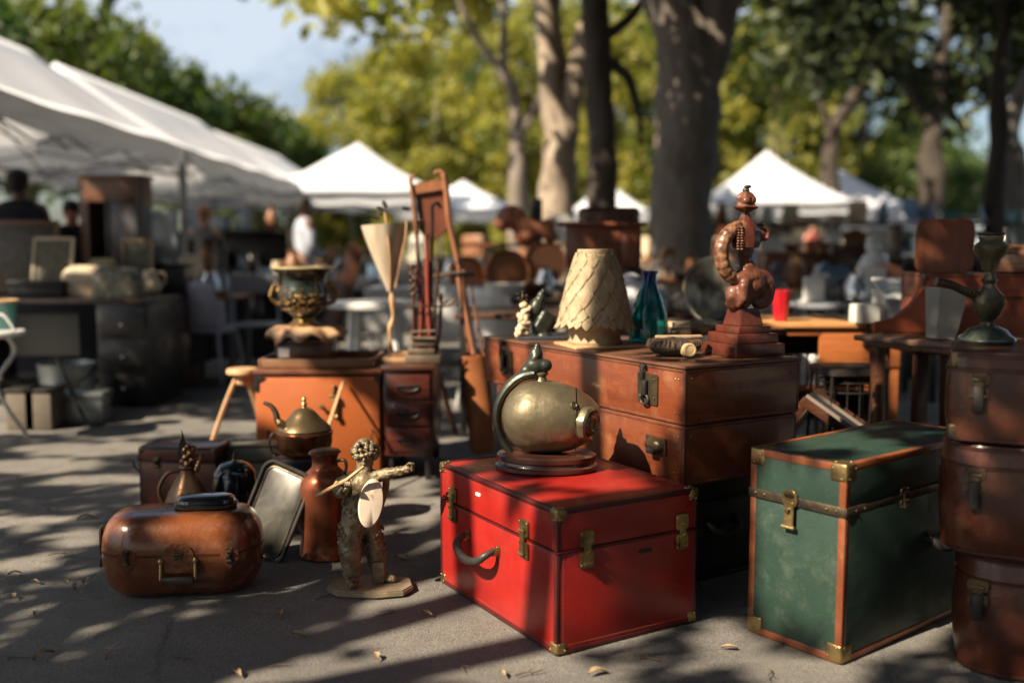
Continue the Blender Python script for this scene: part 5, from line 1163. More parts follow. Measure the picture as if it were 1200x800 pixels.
# white pottery hen-like lidded jar
hn = thing('pottery_jar', 'white glazed lidded pottery jar bird-shaped finial on a dark box', 'jar', at(1021, 7.6, .86), 0)
b = BM(); lathe(b, [(.09, 0), (.125, .02), (.12, .10), (.085, .17), (.05, .21), (0, .22)], 32); obj('body', b, wares_m[0], hn)
b = BM(); ell(b, (-.02, 0, .25), (.05, .04, .045)); ell(b, (-.04, 0, .30), (.022, .02, .03)); ell(b, (.03, 0, .24), (.03, .03, .03)); obj('finial', b, wares_m[0], hn)
table('market_table', 'black square table under the white pottery jar', at(1021, 7.6, 0).x+.1, 7.65, .9, .6, .857, blackw, blackw)
fill('on the black square table beside the pottery jar', [.858], at(1021, 7.6, 0).x+.36, 7.6, .25, 2, 61, mats=(6, 4), ks=['box', 'jug'], smin=.8, smax=1)

# ================================================================ copper stall, centre
table('market_table', 'dark table with copper pans and white bowls in the centre', .05, 8.0, 1.7, .7, .72, darkwood, blackw)
rk = thing('pan_rack', 'wooden rack with a dark post behind the copper pans', 'rack', (.12, 8.3, 0), 0)
b = BM(); box(b, (.08, 0, .75), (.10, .08, 1.5), .006); obj('post', b, blackw, rk)
b = BM(); box(b, (0, 0, 1.12), (1.1, .25, .025), .004); obj('shelf', b, waln, rk)
b = BM(); box(b, (0, 0, .02), (1.2, .4, .04), .006); obj('foot', b, blackw, rk)
put('pan', 1, 'standing left on the central copper table', at(594, 7.9, .722), .1, 1.05, 'big')
put('pan', 1, 'standing right on the central copper table', at(640, 7.95, .80), -.2, 1.0, 'bright')
put('pan', 1, 'leaning by the easel on the central table', at(546, 7.9, .722), .3, .9, 'dim')
put('bowl', 1, 'between the two standing pans', at(620, 7.75, .722), 0, 1.2, 'low')
for i in range(3):
    b = BM(); lathe(b, [(.10, 0), (.135, .03), (.15, .055), (.142, .055), (.12, .03), (0, .015)], 32)
    tag(obj('white_bowl', b, wares_m[0]), ['lowest', 'middle', 'topmost'][i]+' bowl of the white stack before the copper pans', 'bowl', at(592, 7.3, .722+.03*i), 0, 'stack of white bowls')
table('market_table', 'small dark table under the white bowl stack', at(600, 7.3, 0).x, 7.3, .7, .5, .72, darkwood, blackw)
wd = thing('wooden_sculpture', 'brown driftwood sculpture on top of the central rack', 'sculpture', at(618, 8.3, 1.133), 0)
b = BM(); tube(b, smooth_path([(-.25, 0, .12), (-.15, 0, .22), (-.05, 0, .15), (.1, 0, .12), (.24, 0, .02)], 6), [.05, .10, .08, .07, .05], 12); ell(b, (-.14, 0, .22), (.12, .09, .10)); ell(b, (.17, 0, .16), (.06, .05, .05)); ell(b, (-.02, 0, .06), (.10, .08, .07))
o = obj('carved_body', b, mat('driftwood', (.32, .13, .07), .5, 0, (.2, .07, .04), 8, bump=.3), wd); add_mod_remesh(o, .015, 2)
put('plate', 0, 'on the central rack shelf behind the copper pans', at(657, 8.3, 1.134), 0, .9, 'round')
fill('under the driftwood sculpture on the copper table', [.722], .45, 7.9, .6, 3, 71, mats=(1, 0, 5), ks=['bowl', 'jug'], smin=.9, smax=1.1)

# white plastic tables and chairs, centre left
wp = mat('white_plastic', (.70, .70, .69), .4, 0, (.62, .62, .61), 3)
def round_table(label, x, y, r, h):
    t = thing('round_table', label, 'table', (x, y, 0), 0)
    b = BM(); lathe(b, [(0, h-.05), (r-.04, h-.05), (r, h-.04), (r+.006, h-.01), (r-.01, h), (0, h)], 40); obj('top', b, wp, t)
    for k in range(4): a = pi/4+k*pi/2; b = BM(); tube(b, [(r*.6*cos(a), r*.6*sin(a), h-.05), (r*.75*cos(a), r*.75*sin(a), 0)], [.03, .022], 8); obj('leg', b, wp, t)
round_table('white round plastic table between the urn and the cone shade', at(438, 7.0, 0).x, 7.1, .34, .72)
def plastic_chair(label, x, y, rot, m, sc=1, group=None):
    t = thing('plastic_chair', label, 'chair', (x, y, 0), rot, group); t.scale = (sc,)*3
    b = BM(); rsolid(b, .46, .44, .08, [(.02, .41), (.0, .425), (0, .44), (.01, .45)], 6); obj('seat', b, m, t)
    t2 = bmesh.new(); n = 14; q = []
    for j in range(7):
        z = .45+.38*j/6; row = []
        for i in range(n+1):
            a = pi*(.08+.84*i/n); s = 1+.05*j/6; hh = z if .2 < i/n < .8 else min(z, .45+.25*(j/6)); row.append(t2.verts.new((.23*s*cos(a), .19*s*sin(a)+.03+.06*j/6, hh-.03*(abs(i/n-.5)*2)**3*(j/6))))
        q.append(row)
    for a_, b_ in zip(q, q[1:]):
        for k in range(n): t2.faces.new((a_[k], a_[k+1], b_[k+1], b_[k]))
    o = obj('backrest', t2, m, t); sd = o.modifiers.new('s', 'SOLIDIFY'); sd.thickness = .018
    for sx in (-1, 1):
        for sy in (-1, 1): b = BM(); tube(b, [(sx*.19, sy*.18, .42), (sx*.24, sy*.235, 0)], [.022, .016], 8, flat=.6); obj('leg', b, m, t)
    return t
plastic_chair('white plastic chair just right of the easel', at(590, 6.6, 0).x, 6.9, radians(150), wp)
plastic_chair('white plastic chair behind the bundle of canes', at(530, 7.0, 0).x, 7.4, radians(200), wp)
plastic_chair('pale blue white plastic chair seen from behind at the left stall', at(232, 8.0, 0).x, 8.2, radians(172), mat('lilac_plastic', (.52, .53, .66), .45))
table('market_table', 'long white table beyond the cone shade', at(540, 8.9, 0).x, 9.2, 1.7, .7, .73, wp, wp, whitecloth)
fill('on the long white table beyond the cone shade', [.736], at(530, 9.1, 0).x, 9.1, 1.4, 5, 31, mats=(0, 5, 1, 0), ks=['vase', 'jug', 'bowl', 'plate'])
# bright plates rack
table('market_table', 'dark cloth table of plates behind the urn', at(425, 10, 0).x, 10.2, 1.3, .7, .78, darkwood, blackw, bluecloth)
fill('on the dark cloth table behind the urn', [.786], at(425, 10, 0).x, 10.1, 1.15, 4, 32, mats=(4, 3, 6), ks=['jug', 'box', 'vase'], smin=.7, smax=1.0)
b = BM(); box(b, (0, 0, .55), (.14, .05, 1.15), .006, (0, .28, 0)); box(b, (-.1, 0, .5), (.04, .05, 1.0), .006, (0, .28, 0))
tag(obj('folded_screen', b, darkwood), 'dark brown folded plank leaning behind the black urn', 'plank', at(397, 8.2, .012), 0)

# ================================================================ left stall
dsk = thing('black_desk', 'black painted kneehole desk at the left stall', 'desk', (-3.14, 7.15, 0), 0)
b = BM(); box(b, (0, 0, .735), (1.30, .70, .03), .005); obj('top', b, mat('desk_top_dark', (.05, .03, .022), .35, coat=.3), dsk)
b = BM(); box(b, (.46, 0, .36), (.36, .64, .718), .006); obj('drawer_block', b, blackw, dsk)
for k in range(3): b = BM(); box(b, (.46, -.325, .13+.22*k), (.31, .012, .19), .004); d_ = obj('drawer', b, blackw, dsk); b = BM(); ell(b, (.46, -.335, .13+.22*k), (.012, .01, .012)); obj('knob', b, wares_m[5], d_)
b = BM(); box(b, (-.62, 0, .36), (.05, .64, .718), .005); obj('side_panel', b, blackw, dsk)
b = BM(); box(b, (-.2, -.05, .48), (.5, .03, .30), .005); obj('modesty_panel', b, mat('grey_board', (.13, .13, .115), .6), dsk)
simple_box('wooden_cabinet', 'small dark cabinet between the black desk and the lilac chair', 'cabinet', .38, .6, .72, darkwood, (-2.78, 8.0, 0), .05, None, blackw, .04, brass)
gv = mat('galvanised', (.32, .35, .35), .42, .75, (.22, .25, .25), 5, rvar=.1)
bk = thing('galvanised_bucket', 'galvanised metal bucket standing before the black desk', 'bucket', (at(73, 6.45, 0).x, 6.5, 0), 0)
b = BM(); lathe(b, [(.135, 0), (.14, .01), (.165, .18), (.168, .19), (.165, .20), (.178, .335), (.184, .34), (.184, .348), (.172, .346), (.16, .2), (.13, .02), (0, .02)], 40); obj('body', b, gv, bk)
b = BM(); tube(b, smooth_path([(-.18, 0, .33), (-.16, -.08, .26), (0, -.17, .22), (.16, -.08, .26), (.18, 0, .33)], 5), .005, 6); obj('handle', b, iron, bk)
simple_box('metal_box', 'low grey metal box beside the galvanised bucket', 'box', .26, .2, .20, gv, (at(93, 6.2, 0).x, 6.25, 0), .1)
b = BM(); tube(b, [(0, 0, .01), (-.22, .1, .42)], .012, 8); tag(obj('metal_rod', b, iron), 'thin dark rod leaning on the galvanised bucket', 'rod', (at(96, 6.02, 0).x, 6.05, 0), 0)
for i, (u, w_) in enumerate(((24, .18), (45, .17))):
    simple_box('wooden_crate', ['greyish wooden crate nearest the frame edge beside the bucket', 'greyish wooden crate between the bucket and its twin'][i], 'crate', w_-.01, .2, .25, mat('grey_crate', (.14, .12, .09), .7, 0, (.09, .075, .06), 12, stretch=(1, 1, 8)), (at(u, 6.0, 0).x, 6.05, 0), 0, 'grey wooden crates', iron, .02)
# white metal side table at the edge
gt_ = thing('garden_table', 'white metal garden table with curved legs at the left edge', 'table', (-2.97, 5.55, 0), 0)
wm = mat('white_metal', (.62, .64, .64), .35, .2)
b = BM(); lathe(b, [(0, .60), (.18, .60), (.225, .612), (.23, .625), (.22, .635), (0, .63)], 40); obj('top', b, wm, gt_)
for a in (-1.0, 1.1, 3.1, -2.3): 
    b = BM(); tube(b, smooth_path([(.15*cos(a), .15*sin(a), .60), (.20*cos(a), .20*sin(a), .50), (.08*cos(a), .08*sin(a), .34), (.14*cos(a), .14*sin(a), .18), (.26*cos(a), .26*sin(a), .0)], 6), .012, 8); obj('leg', b, wm, gt_)
b = BM(); tube(b, [(.09*cos(t), .09*sin(t), .36) for t in [i*pi/10 for i in range(21)]], .008, 6, cap=False); obj('ring', b, wm, gt_)
tb_ = thing('teal_pail', 'teal enamel pail with wooden rim on the white garden table', 'pail', (at(7, 5.75, 0).x, 5.72, .637), 0)
b = BM(); lathe(b, [(.065, 0), (.068, .004), (.085, .15), (.088, .155), (.078, .155), (.06, .01), (0, .01)], 32); obj('body', b, wares_m[7], tb_)
b = BM(); tube(b, [(.088*cos(t), .088*sin(t), .158) for t in [i*pi/16 for i in range(33)]], .007, 8, cap=False); obj('rim', b, palewood, tb_)
b = BM(); tube(b, smooth_path([(-.05, 0, 0), (-.04, 0, .07), (.02, 0, .09), (.07, 0, .03), (.085, 0, .0)], 5), .008, 6); tag(obj('bent_handle', b, wm), 'bent white metal handle lying on the garden table in front of the pail', 'handle', (at(3, 5.45, 0).x, 5.42, .645), 0)
# items on the black desk
def painting(label, u0, v0, u1, v1, y, fm, cm_, z0=None, tilt=.08, name='framed_picture', fw=.03):
    a = D(u0, v1, y); c = D(u1, v0, y); w_ = c.x-a.x; h_ = c.z-a.z
    t = thing(name, label, 'picture', ((a.x+c.x)/2, y, a.z if z0 is None else z0), 0)
    if z0 is not None: h_ = c.z-z0
    M = xf(rot=(-tilt, 0, 0))
    b = BM(); 
    for s in (-1, 1): box(b, (s*(w_/2-fw/2), 0, h_/2), (fw, .03, h_), .004); box(b, (0, 0, h_/2+s*(h_/2-fw/2)), (w_-2*fw, .03, fw), .004)
    part('frame', b, fm, t, M)
    b = BM(); box(b, (0, .002, h_/2), (w_-2*fw, .012, h_-2*fw), .001); part('canvas', b, cm_, t, M)
    return t
pn1 = mat('painting_dark', (.02, .018, .014), .4, 0, (.10, .075, .045), 5, dist=2); pn2 = mat('painting_sage', (.17, .16, .10), .6, 0, (.05, .055, .04), 14, dist=3)
pn3 = mat('painting_blue', (.05, .07, .10), .3, 0, (.16, .10, .07), 5, dist=2); pn4 = mat('picture_grey', (.22, .25, .28), .3, 0, (.36, .35, .33), 4)
gold = mat('gilt_frame', (.42, .30, .13), .4, .5)
table('market_table', 'long black table behind the black desk', -3.9, 8.15, 2.6, .7, .74, blackw, blackw, bluecloth, drop=.6)
painting('large dark landscape painting in front of the black coated person', -22, 258, 66, 338, 7.9, mat('brown_frame', (.16, .07, .03), .4), pn1, .748)
painting('sage green print in a pale frame leaning beside the large dark painting', 34, 276, 80, 322, 7.35, cream, pn2, .755, .25, fw=.02)
painting('dark blue painting inside the tall brown cabinet', 124, 234, 163, 282, 7.88, blackw, pn3, .98, .02)
painting('grey framed print right of the tall brown cabinet', 170, 246, 206, 292, 7.95, mat('silver_grey_frame', (.20, .24, .27), .4), pn4, .98, .05, fw=.045)
painting('small tan print below the tall brown cabinet', 142, 280, 178, 308, 7.75, mat('tan_frame', (.32, .22, .13), .5), pn2, .82, .1, fw=.02)
simple_box('wooden_box', 'dark box under the grey framed print', 'box', .5, .25, .232, blackw, (at(185, 7.95, 0).x, 8.0, .7475))
kb = thing('tall_cabinet', 'tall brown wooden cabinet standing on the black table', 'cabinet', (at(138, 8.1, 0).x, 8.2, .748), radians(-6))
hh_ = D(138, 207, 8.2).z-.748
b = BM(); box(b, (0, .1, hh_/2), (.44, .02, hh_-.03), .003); obj('back_panel', b, darkwood, kb)
for sx in (-1, 1): b = BM(); box(b, (sx*.225, 0, hh_/2), (.03 if sx > 0 else .08, .24, hh_-.02), .004); obj('side_panel', b, mat('cabinet_brown', (.11, .045, .022), .45, coat=.2), kb)
b = BM(); box(b, (0, 0, hh_-.11), (.42, .25, .20), .005); box(b, (0, 0, hh_-.005), (.52, .27, .02), .004); obj('top', b, mat('cabinet_brown', (0, 0, 0)), kb)
b = BM(); box(b, (0, 0, .12), (.42, .23, .2), .004); obj('base', b, darkwood, kb)
def cushion(label, u, y, z, w_, h_, m, rot=0, tilt=.2):
    b = BM(); box(b, (0, 0, 0), (w_, .12, h_), .05, seg=4); 
    for v in b.verts: v.co.y *= (1-.7*abs(v.co.x/(w_/2))**3)*(1-.6*abs(v.co.z/(h_/2))**3)
    bmesh.ops.transform(b, matrix=xf((0, 0, h_/2), (-tilt, 0, 0)), verts=b.verts)
    return tag(obj('cushion', b, m), label, 'cushion', at(u, y, z), rot)
cushion('mustard cushion leaning below the red faced person', 123, 7.6, .82, .22, .20, mat('mustard', (.42, .37, .18), .9))
simple_box('wooden_box', 'flat black box under the mustard cushion', 'box', .6, .28, .07, blackw, (at(130, 7.6, 0).x, 7.66, .748))
b = BM(); rsolid(b, .36, .30, .10, [(.01, 0), (0, .03), (0, .16), (.03, .20), (.08, .22)], 8)
tag(obj('cream_case', b, mat('cream_leather', (.50, .42, .30), .5, 0, (.40, .30, .20), 4)), 'cream rounded vanity case on the black desk', 'case', (at(108, 7.2, 0).x, 7.22, .752), .1)
b = BM(); rsolid(b, .34, .22, .08, [(0, 0), (0, .12), (.02, .18), (.06, .21)], 8)
tag(obj('patterned_case', b, mat('patterned_case_m', (.05, .06, .055), .6, 0, (.30, .28, .20), 12, dist=2)), 'dark patterned rounded case in front of the cream vanity case', 'case', (at(142, 6.98, 0).x, 6.96, .752), .1)
simple_box('iron_box', 'black typewriter-sized box at the left end of the black desk', 'box', .36, .25, .12, blackw, (at(58, 7.2, 0).x, 7.12, .751), .1)
fill('on the black desk behind the patterned case', [.751], at(150, 7.4, 0).x, 7.38, .5, 3, 41, mats=(0, 5, 2), ks=['jug', 'bowl'], smin=.7, smax=.9, jy=.02)
# orange topped table with white ware
table('market_table', 'small orange topped table with white crockery behind the lilac chair', at(232, 8.8, 0).x, 8.9, .80, .6, .68, mat('orange_top', (.42, .16, .06), .5), greyplastic)
fill('on the orange topped table', [.682], at(232, 8.8, 0).x, 8.8, .62, 5, 42, mats=(0, 0, 5, 0), ks=['vase', 'jug', 'bowl'], smin=.8, smax=1.2)
# grey folding chair
gch = thing('folding_chair', 'grey metal folding chair right of the lilac chair', 'chair', (at(298, 8.4, 0).x, 8.5, 0), radians(20))
b = BM(); rsolid(b, .42, .38, .04, [(.01, .43), (0, .44), (0, .455), (.01, .46)], 5); obj('seat', b, greyplastic, gch)
b = BM(); box(b, (0, .22, .78), (.40, .015, .16), .02); obj('backrest', b, greyplastic, gch)
for sx in (-1, 1): b = BM(); tube(b, [(sx*.2, .24, .86), (sx*.2, .1, .45), (sx*.2, -.22, 0)], .012, 8); tube(b, [(sx*.18, -.16, .44), (sx*.18, .24, 0)], .012, 8); obj('leg', b, greyplastic, gch)
# black tables deeper in the tent
for i, (u, y, w_, h, per, lab) in enumerate([(285, 10.2, 1.5, .72, 5, 'black cloth table behind the grey folding chair'), (290, 11.6, 1.7, .70, 6, 'second black cloth table near the white shirted man'), (200, 11.0, 1.4, .78, 4, 'black cloth table behind the tent pole'), (450, 13.0, 1.8, .75, 6, 'far black cloth table under the peaked tent')]):
    p = at(u, y, 0); table('market_table', lab, p.x, y, w_, .7, h, blackw, blackw, bluecloth, drop=.7)
    fill('on the '+lab, [h+.006], p.x, y-.05, w_-.15, per, 50+i, mats=(6, 4, 2, 6, 5, 4), smin=.8, smax=1.2, jy=.1)
zs = shelf_unit('black shelf unit of dark wares at the back of the left tent', at(275, 14.2, 0).x, 14.3, 1.7, 1.35, 3, blackw)
fill('the black shelf unit', zs, at(275, 14.2, 0).x, 14.3, 1.5, 4, 56, mats=(6, 4, 2, 3), smin=1, smax=1.4)

# ================================================================ people
skin1 = mat('skin_tan', (.42, .22, .15), .55); skin2 = mat('skin_brown', (.10, .05, .035), .5)
def person(label, x, y, rot, h, skin, coat, trou, hairm, arm='down', coatlen=.0, shoe=None):
    t = thing('person', label, 'person', (x, y, 0), rot); s = h/1.78; t.scale = (s, s, s)
    ar = {'down': [(.20, 0, 1.43), (.25, .02, 1.13), (.25, -.08, .88), (.25, -.11, .80)], 'fold': [(.20, 0, 1.43), (.25, .0, 1.14), (.14, -.20, 1.02), (.07, -.25, 1.03)]}[arm]
    J = [(0, 0, .95, (.145, .105)), (0, 0, 1.12, (.135, .10)), (0, 0, 1.30, (.155, .11)), (0, 0, 1.44, (.11, .085)), (0, 0, 1.52, .055), (0, -.01, 1.60, (.072, .085)), (0, -.005, 1.70, (.070, .082))]
    E = [(0, 1), (1, 2), (2, 3), (3, 4), (4, 5), (5, 6)]
    for sx in (-1, 1):
        i0 = len(J); J += [(sx*a, b_, c, r) for (a, b_, c), r in zip(ar, (.062, .048, .034, .030))]; E += [(3, i0), (i0, i0+1), (i0+1, i0+2), (i0+2, i0+3)]
        i1 = len(J); J += [(sx*.09, 0, .88, .088), (sx*.10, -.01, .50, .058), (sx*.10, .01, .10, .040), (sx*.105, -.10, .045, .036)]; E += [(0, i1), (i1, i1+1), (i1+1, i1+2), (i1+2, i1+3)]
    skin_body('body', J, E, skin, t, 2)
    b = BM(); ell(b, (0, -.095, 1.615), (.014, .02, .022), u=8, v=6); obj('nose', b, skin, t)
    for sx in (-1, 1):
        b = BM(); ell(b, (sx*.078, .0, 1.62), (.012, .02, .03), u=8, v=6); obj('ear', b, skin, t)
        b = BM(); ell(b, (sx*.03, -.086, 1.645), (.011, .007, .007), u=8, v=6); obj('eye', b, mat('dark_features', (.03, .015, .012), .4), t)
    b = BM(); box(b, (0, -.088, 1.572), (.045, .008, .010), .003); obj('mouth', b, mat('dark_features', (0, 0, 0)), t)
    b = BM()
    for sx in (-1, 1):
        q = Vector((sx*ar[3][0], ar[3][1], ar[3][2])); dv = (q-Vector((sx*ar[2][0], ar[2][1], ar[2][2]))).normalized()
        for k in range(4): st_ = q+Vector((0, (k-1.5)*.018, 0)) if arm == 'down' else q+Vector((0, 0, (k-1.5)*.018)); tube(b, smooth_path([st_, st_+dv*.05, st_+dv*(.085-.008*abs(k-1.2))+Vector((-sx*.012, 0, 0))], 3), [.0105, .009, .007], 6)
        tube(b, [q-dv*.02, q+Vector((-sx*.012, -.035, -.02)) , q+Vector((-sx*.014, -.045, -.05))], [.012, .010, .008], 6)
    obj('fingers', b, skin, t)
    J2 = [(0, 0, .92-coatlen, (.185+coatlen*.1, .135)), (0, 0, 1.12, (.165, .125)), (0, 0, 1.30, (.18, .13)), (0, 0, 1.45, (.13, .10)), (0, .005, 1.51, (.07, .07))]; E2 = [(0, 1), (1, 2), (2, 3), (3, 4)]
    for sx in (-1, 1):
        i0 = len(J2); J2 += [(sx*a, b_, c, r) for (a, b_, c), r in zip(ar[:3], (.088, .068, .050))]; E2 += [(3, i0), (i0, i0+1), (i0+1, i0+2)]
    skin_body('jacket', J2, E2, coat, t, 2)
    J3 = [(0, 0, .97, (.155, .115))]; E3 = []
    for sx in (-1, 1):
        i1 = len(J3); J3 += [(sx*.09, 0, .85, .105), (sx*.10, -.01, .50, .076), (sx*.10, .01, .09, .062)]; E3 += [(0, i1), (i1, i1+1), (i1+1, i1+2)]
    skin_body('trousers', J3, E3, trou, t, 2)
    b = BM(); ell(b, (0, .012, 1.685), (.092, .105, .092), (-.25, 0, 0)); ell(b, (0, .05, 1.63), (.080, .06, .07)); obj('hair', b, hairm, t)
    for sx in (-1, 1): b = BM(); box(b, (sx*.105, -.045, .05), (.10, .28, .10), .035, seg=4); obj('shoe', b, shoe or blackw, t)
    return t
navy = mat('navy_wool', (.006, .008, .018), .9); hairk = mat('hair_black', (.012, .010, .009), .7); hairr = mat('hair_auburn', (.30, .13, .05), .7)
person('person in a black coat seen from behind above the large dark painting', at(30, 8.9, 0).x, 8.9, pi, 1.80, skin2, navy, navy, hairk)
person('person with a ruddy face and dark open jacket left of the tall brown cabinet', at(90, 9.6, 0).x, 9.6, radians(35), 1.56, mat('skin_ruddy', (.42, .16, .10), .55), navy, mat('grey_trousers', (.18, .18, .2), .9), hairk, 'fold')
person('person in a white shirt and pale trousers turned away under the left tent', at(359, 12.5, 0).x, 12.5, radians(120), 1.74, skin2, mat('white_shirt', (.30, .33, .40), .8), mat('pale_denim', (.38, .45, .58), .8), hairk, 'fold')
person('person with auburn hair and dark top behind the black cloth tables', at(243, 11.9, 0).x, 11.9, radians(-20), 1.60, skin1, blackw, navy, hairr)
person('person in a faded red top far under the right hand tent', 6.9, 23, radians(30), 1.7, skin1, mat('faded_red', (.35, .08, .07), .8), navy, hairk)

# ================================================================ tents
tentm = bpy.data.materials.new('white_tent_canvas'); tentm.use_nodes = True; N = tentm.node_tree.nodes; L = tentm.node_tree.links
pb = N['Principled BSDF']; pb.inputs['Base Color'].default_value = (.82, .86, .93, 1); pb.inputs['Roughness'].default_value = .6
tr = N.new('ShaderNodeBsdfTranslucent'); tr.inputs[0].default_value = (.62, .64, .66, 1); mxs = N.new('ShaderNodeMixShader'); mxs.inputs[0].default_value = .30
nz = N.new('ShaderNodeTexNoise'); nz.inputs['Scale'].default_value = 3; bp0 = N.new('ShaderNodeBump'); bp0.inputs['Strength'].default_value = .3; bp0.inputs['Distance'].default_value = .05; L.new(nz.outputs[0], bp0.inputs['Height']); L.new(bp0.outputs[0], pb.inputs['Normal'])
L.new(pb.outputs[0], mxs.inputs[1]); L.new(tr.outputs[0], mxs.inputs[2]); L.new(mxs.outputs[0], N['Material Output'].inputs[0])
polem = mat('grey_pole', (.13, .14, .15), .4, .5)
def popup(label, x0, x1, y0, y1, eave, peak, sag=.12, valance=.25, ridge=None, truss=True, group=None, peak_off=0):
    """pop-up tent: pyramid (or ridge along y) roof, valance, poles, scissor frame"""
    cx, cy = (x0+x1)/2, (y0+y1)/2; w, d = x1-x0, y1-y0
    t = thing('market_tent', label, 'tent', (cx, cy, 0), 0, group)
    t2 = bmesh.new(); n = 20
    def hz(a, b_):
        u, v = abs(a)*1, abs(b_)*1
        if ridge: m = u if v < ridge else max(u, (v-ridge)/(1-ridge))
        else: m = max(u, v)
        base = eave+(peak-eave)*(1-m)**1.12
        edge = max(u, v); return base - sag*sin(pi*min(1, m))*.6 - sag*.5*(1-((a if v >= u else b_))**2 if m > .0 else 0)*m**6 + (.008*sin(9*a+5*b_) + .012*sin(13*b_+4*a))*m*(1-m)*3 + .012*sin(11*b_+6*a)*m
    V = [[t2.verts.new((a*w/2, b_*d/2, hz(a, b_))) for b_ in [-1+2*j/n for j in range(n+1)]] for a in [-1+2*i/n for i in range(n+1)]]
    for i in range(n):
        for j in range(n): t2.faces.new((V[i][j], V[i+1][j], V[i+1][j+1], V[i][j+1]))
    per = [V[i][0] for i in range(n)]+[V[n][j] for j in range(n)]+[V[i][n] for i in range(n, 0, -1)]+[V[0][j] for j in range(n, 0, -1)]
    low = [t2.verts.new((v.co.x*1.004, v.co.y*1.004, v.co.z-valance+.02*sin(k*1.3))) for k, v in enumerate(per)]
    for k in range(len(per)): t2.faces.new((per[k], per[(k+1) % len(per)], low[(k+1) % len(per)], low[k]))
    obj('canopy', t2, tentm, t)
    for sx in (-1, 1):
        for sy in (-1, 1):
            b = BM(); box(b, (sx*(w/2-.04), sy*(d/2-.04), eave/2-.03), (.05, .05, eave-.08), .006); box(b, (sx*(w/2-.04), sy*(d/2-.04), .012), (.12, .12, .02), .004); box(b, (sx*(w/2-.04), sy*(d/2-.04), eave-.45), (.07, .07, .08), .006); obj('pole', b, polem, t)
    if truss:
        def scis(p, q, k):
            b = BM(); p = Vector(p); q = Vector(q)
            for i in range(k):
                a_ = p.lerp(q, i/k); b_ = p.lerp(q, (i+1)/k); dz_ = Vector((0, 0, .16)); tube(b, [a_-dz_, b_+dz_*.8], .014, 6); tube(b, [a_+dz_*.8, b_-dz_], .014, 6)
            obj('scissor_truss', b, polem, t)
        e = eave-.22
        for sx in (-1, 1): scis((sx*(w/2-.05), -d/2+.05, e), (sx*(w/2-.05), d/2-.05, e), max(2, round(d/1.5)))
        for sy in (-1, 1): scis((-w/2+.05, sy*(d/2-.05), e), (w/2-.05, sy*(d/2-.05), e), max(2, round(w/1.5)))
        scis((0, -d/2+.05, e), (0, 0, peak-.35), 2); scis((0, d/2-.05, e), (0, 0, peak-.35), 2); scis((-w/2+.05, 0, e), (0, 0, peak-.35), 2); scis((w/2-.05, 0, e), (0, 0, peak-.35), 2)
    return t
EX = -4.35
popup('nearest white canopy tent of the left row, over the black desk', EX-3.7, EX, 6.6, 13.4, 2.44, 3.62, ridge=.985, valance=.25, sag=.02)
popup('second white canopy tent of the left row, over the white shirted man', EX-3.7, EX, 13.45, 20.4, 2.42, 3.60, ridge=.985, valance=.25, sag=.02)
popup('third white canopy tent of the left row', EX-3.7, EX+.1, 20.45, 27, 2.38, 3.5, ridge=.97, valance=.25, sag=.02)
popup('peaked white tent behind the easel', -5.3, -1.4, 20, 24, 2.25, 3.38)
popup('small peaked white tent far behind the easel', -3.6, .4, 31, 35, 2.3, 3.3, truss=False)
popup('far white tent between the two pale tree trunks', 1.9, 4.6, 33, 36.5, 2.3, 3.5, truss=False)
popup('large peaked white tent right of the big tree trunk', 4.75, 8.35, 24.0, 27.8, 2.2, 3.6)
popup('second peaked white tent right of the large one', 8.0, 11.6, 28.5, 32, 2.25, 3.5)
popup('third peaked white tent in the right row', 9.6, 13.2, 32.5, 36, 2.2, 3.45)
popup('last peaked white tent at the right end of the row', 11.3, 14.6, 33.5, 37, 2.0, 3.1, truss=False)
for i, (x, y, w_, per) in enumerate([(6.9, 24, 3.6, 7), (9.8, 28.3, 3.0, 6), (-2.8, 20.4, 3.4, 7), (2.0, 20.0, 3.0, 6), (.2, 16.5, 2.4, 5), (7.4, 18.5, 3.0, 6), (4.2, 18.0, 2.4, 5)]):
    lab = ['white clothed table under the large right tent', 'table under the second right tent', 'table under the peaked tent behind the easel', 'far table behind the forked pale tree', 'far table left of the forked pale tree', 'far dark table right of the big trunk', 'far table just right of the big trunk'][i]
    table('market_table', lab, x, y, w_, .8, .8, darkwood, blackw, [bluecloth, whitecloth, bluecloth, cream, bluecloth, bluecloth, cream][i], drop=.6)
    fill('on the '+lab, [.806], x, y, w_-.3, per, 80+i, smin=1.3, smax=2.0, jy=.15)
zs = shelf_unit('large bookshelf under the large right tent', 6.6, 26.5, 3.8, 1.8, 4, darkwood); fill('the far large bookshelf', zs, 6.6, 26.4, 3.5, 7, 91, smin=1.2, smax=1.8)
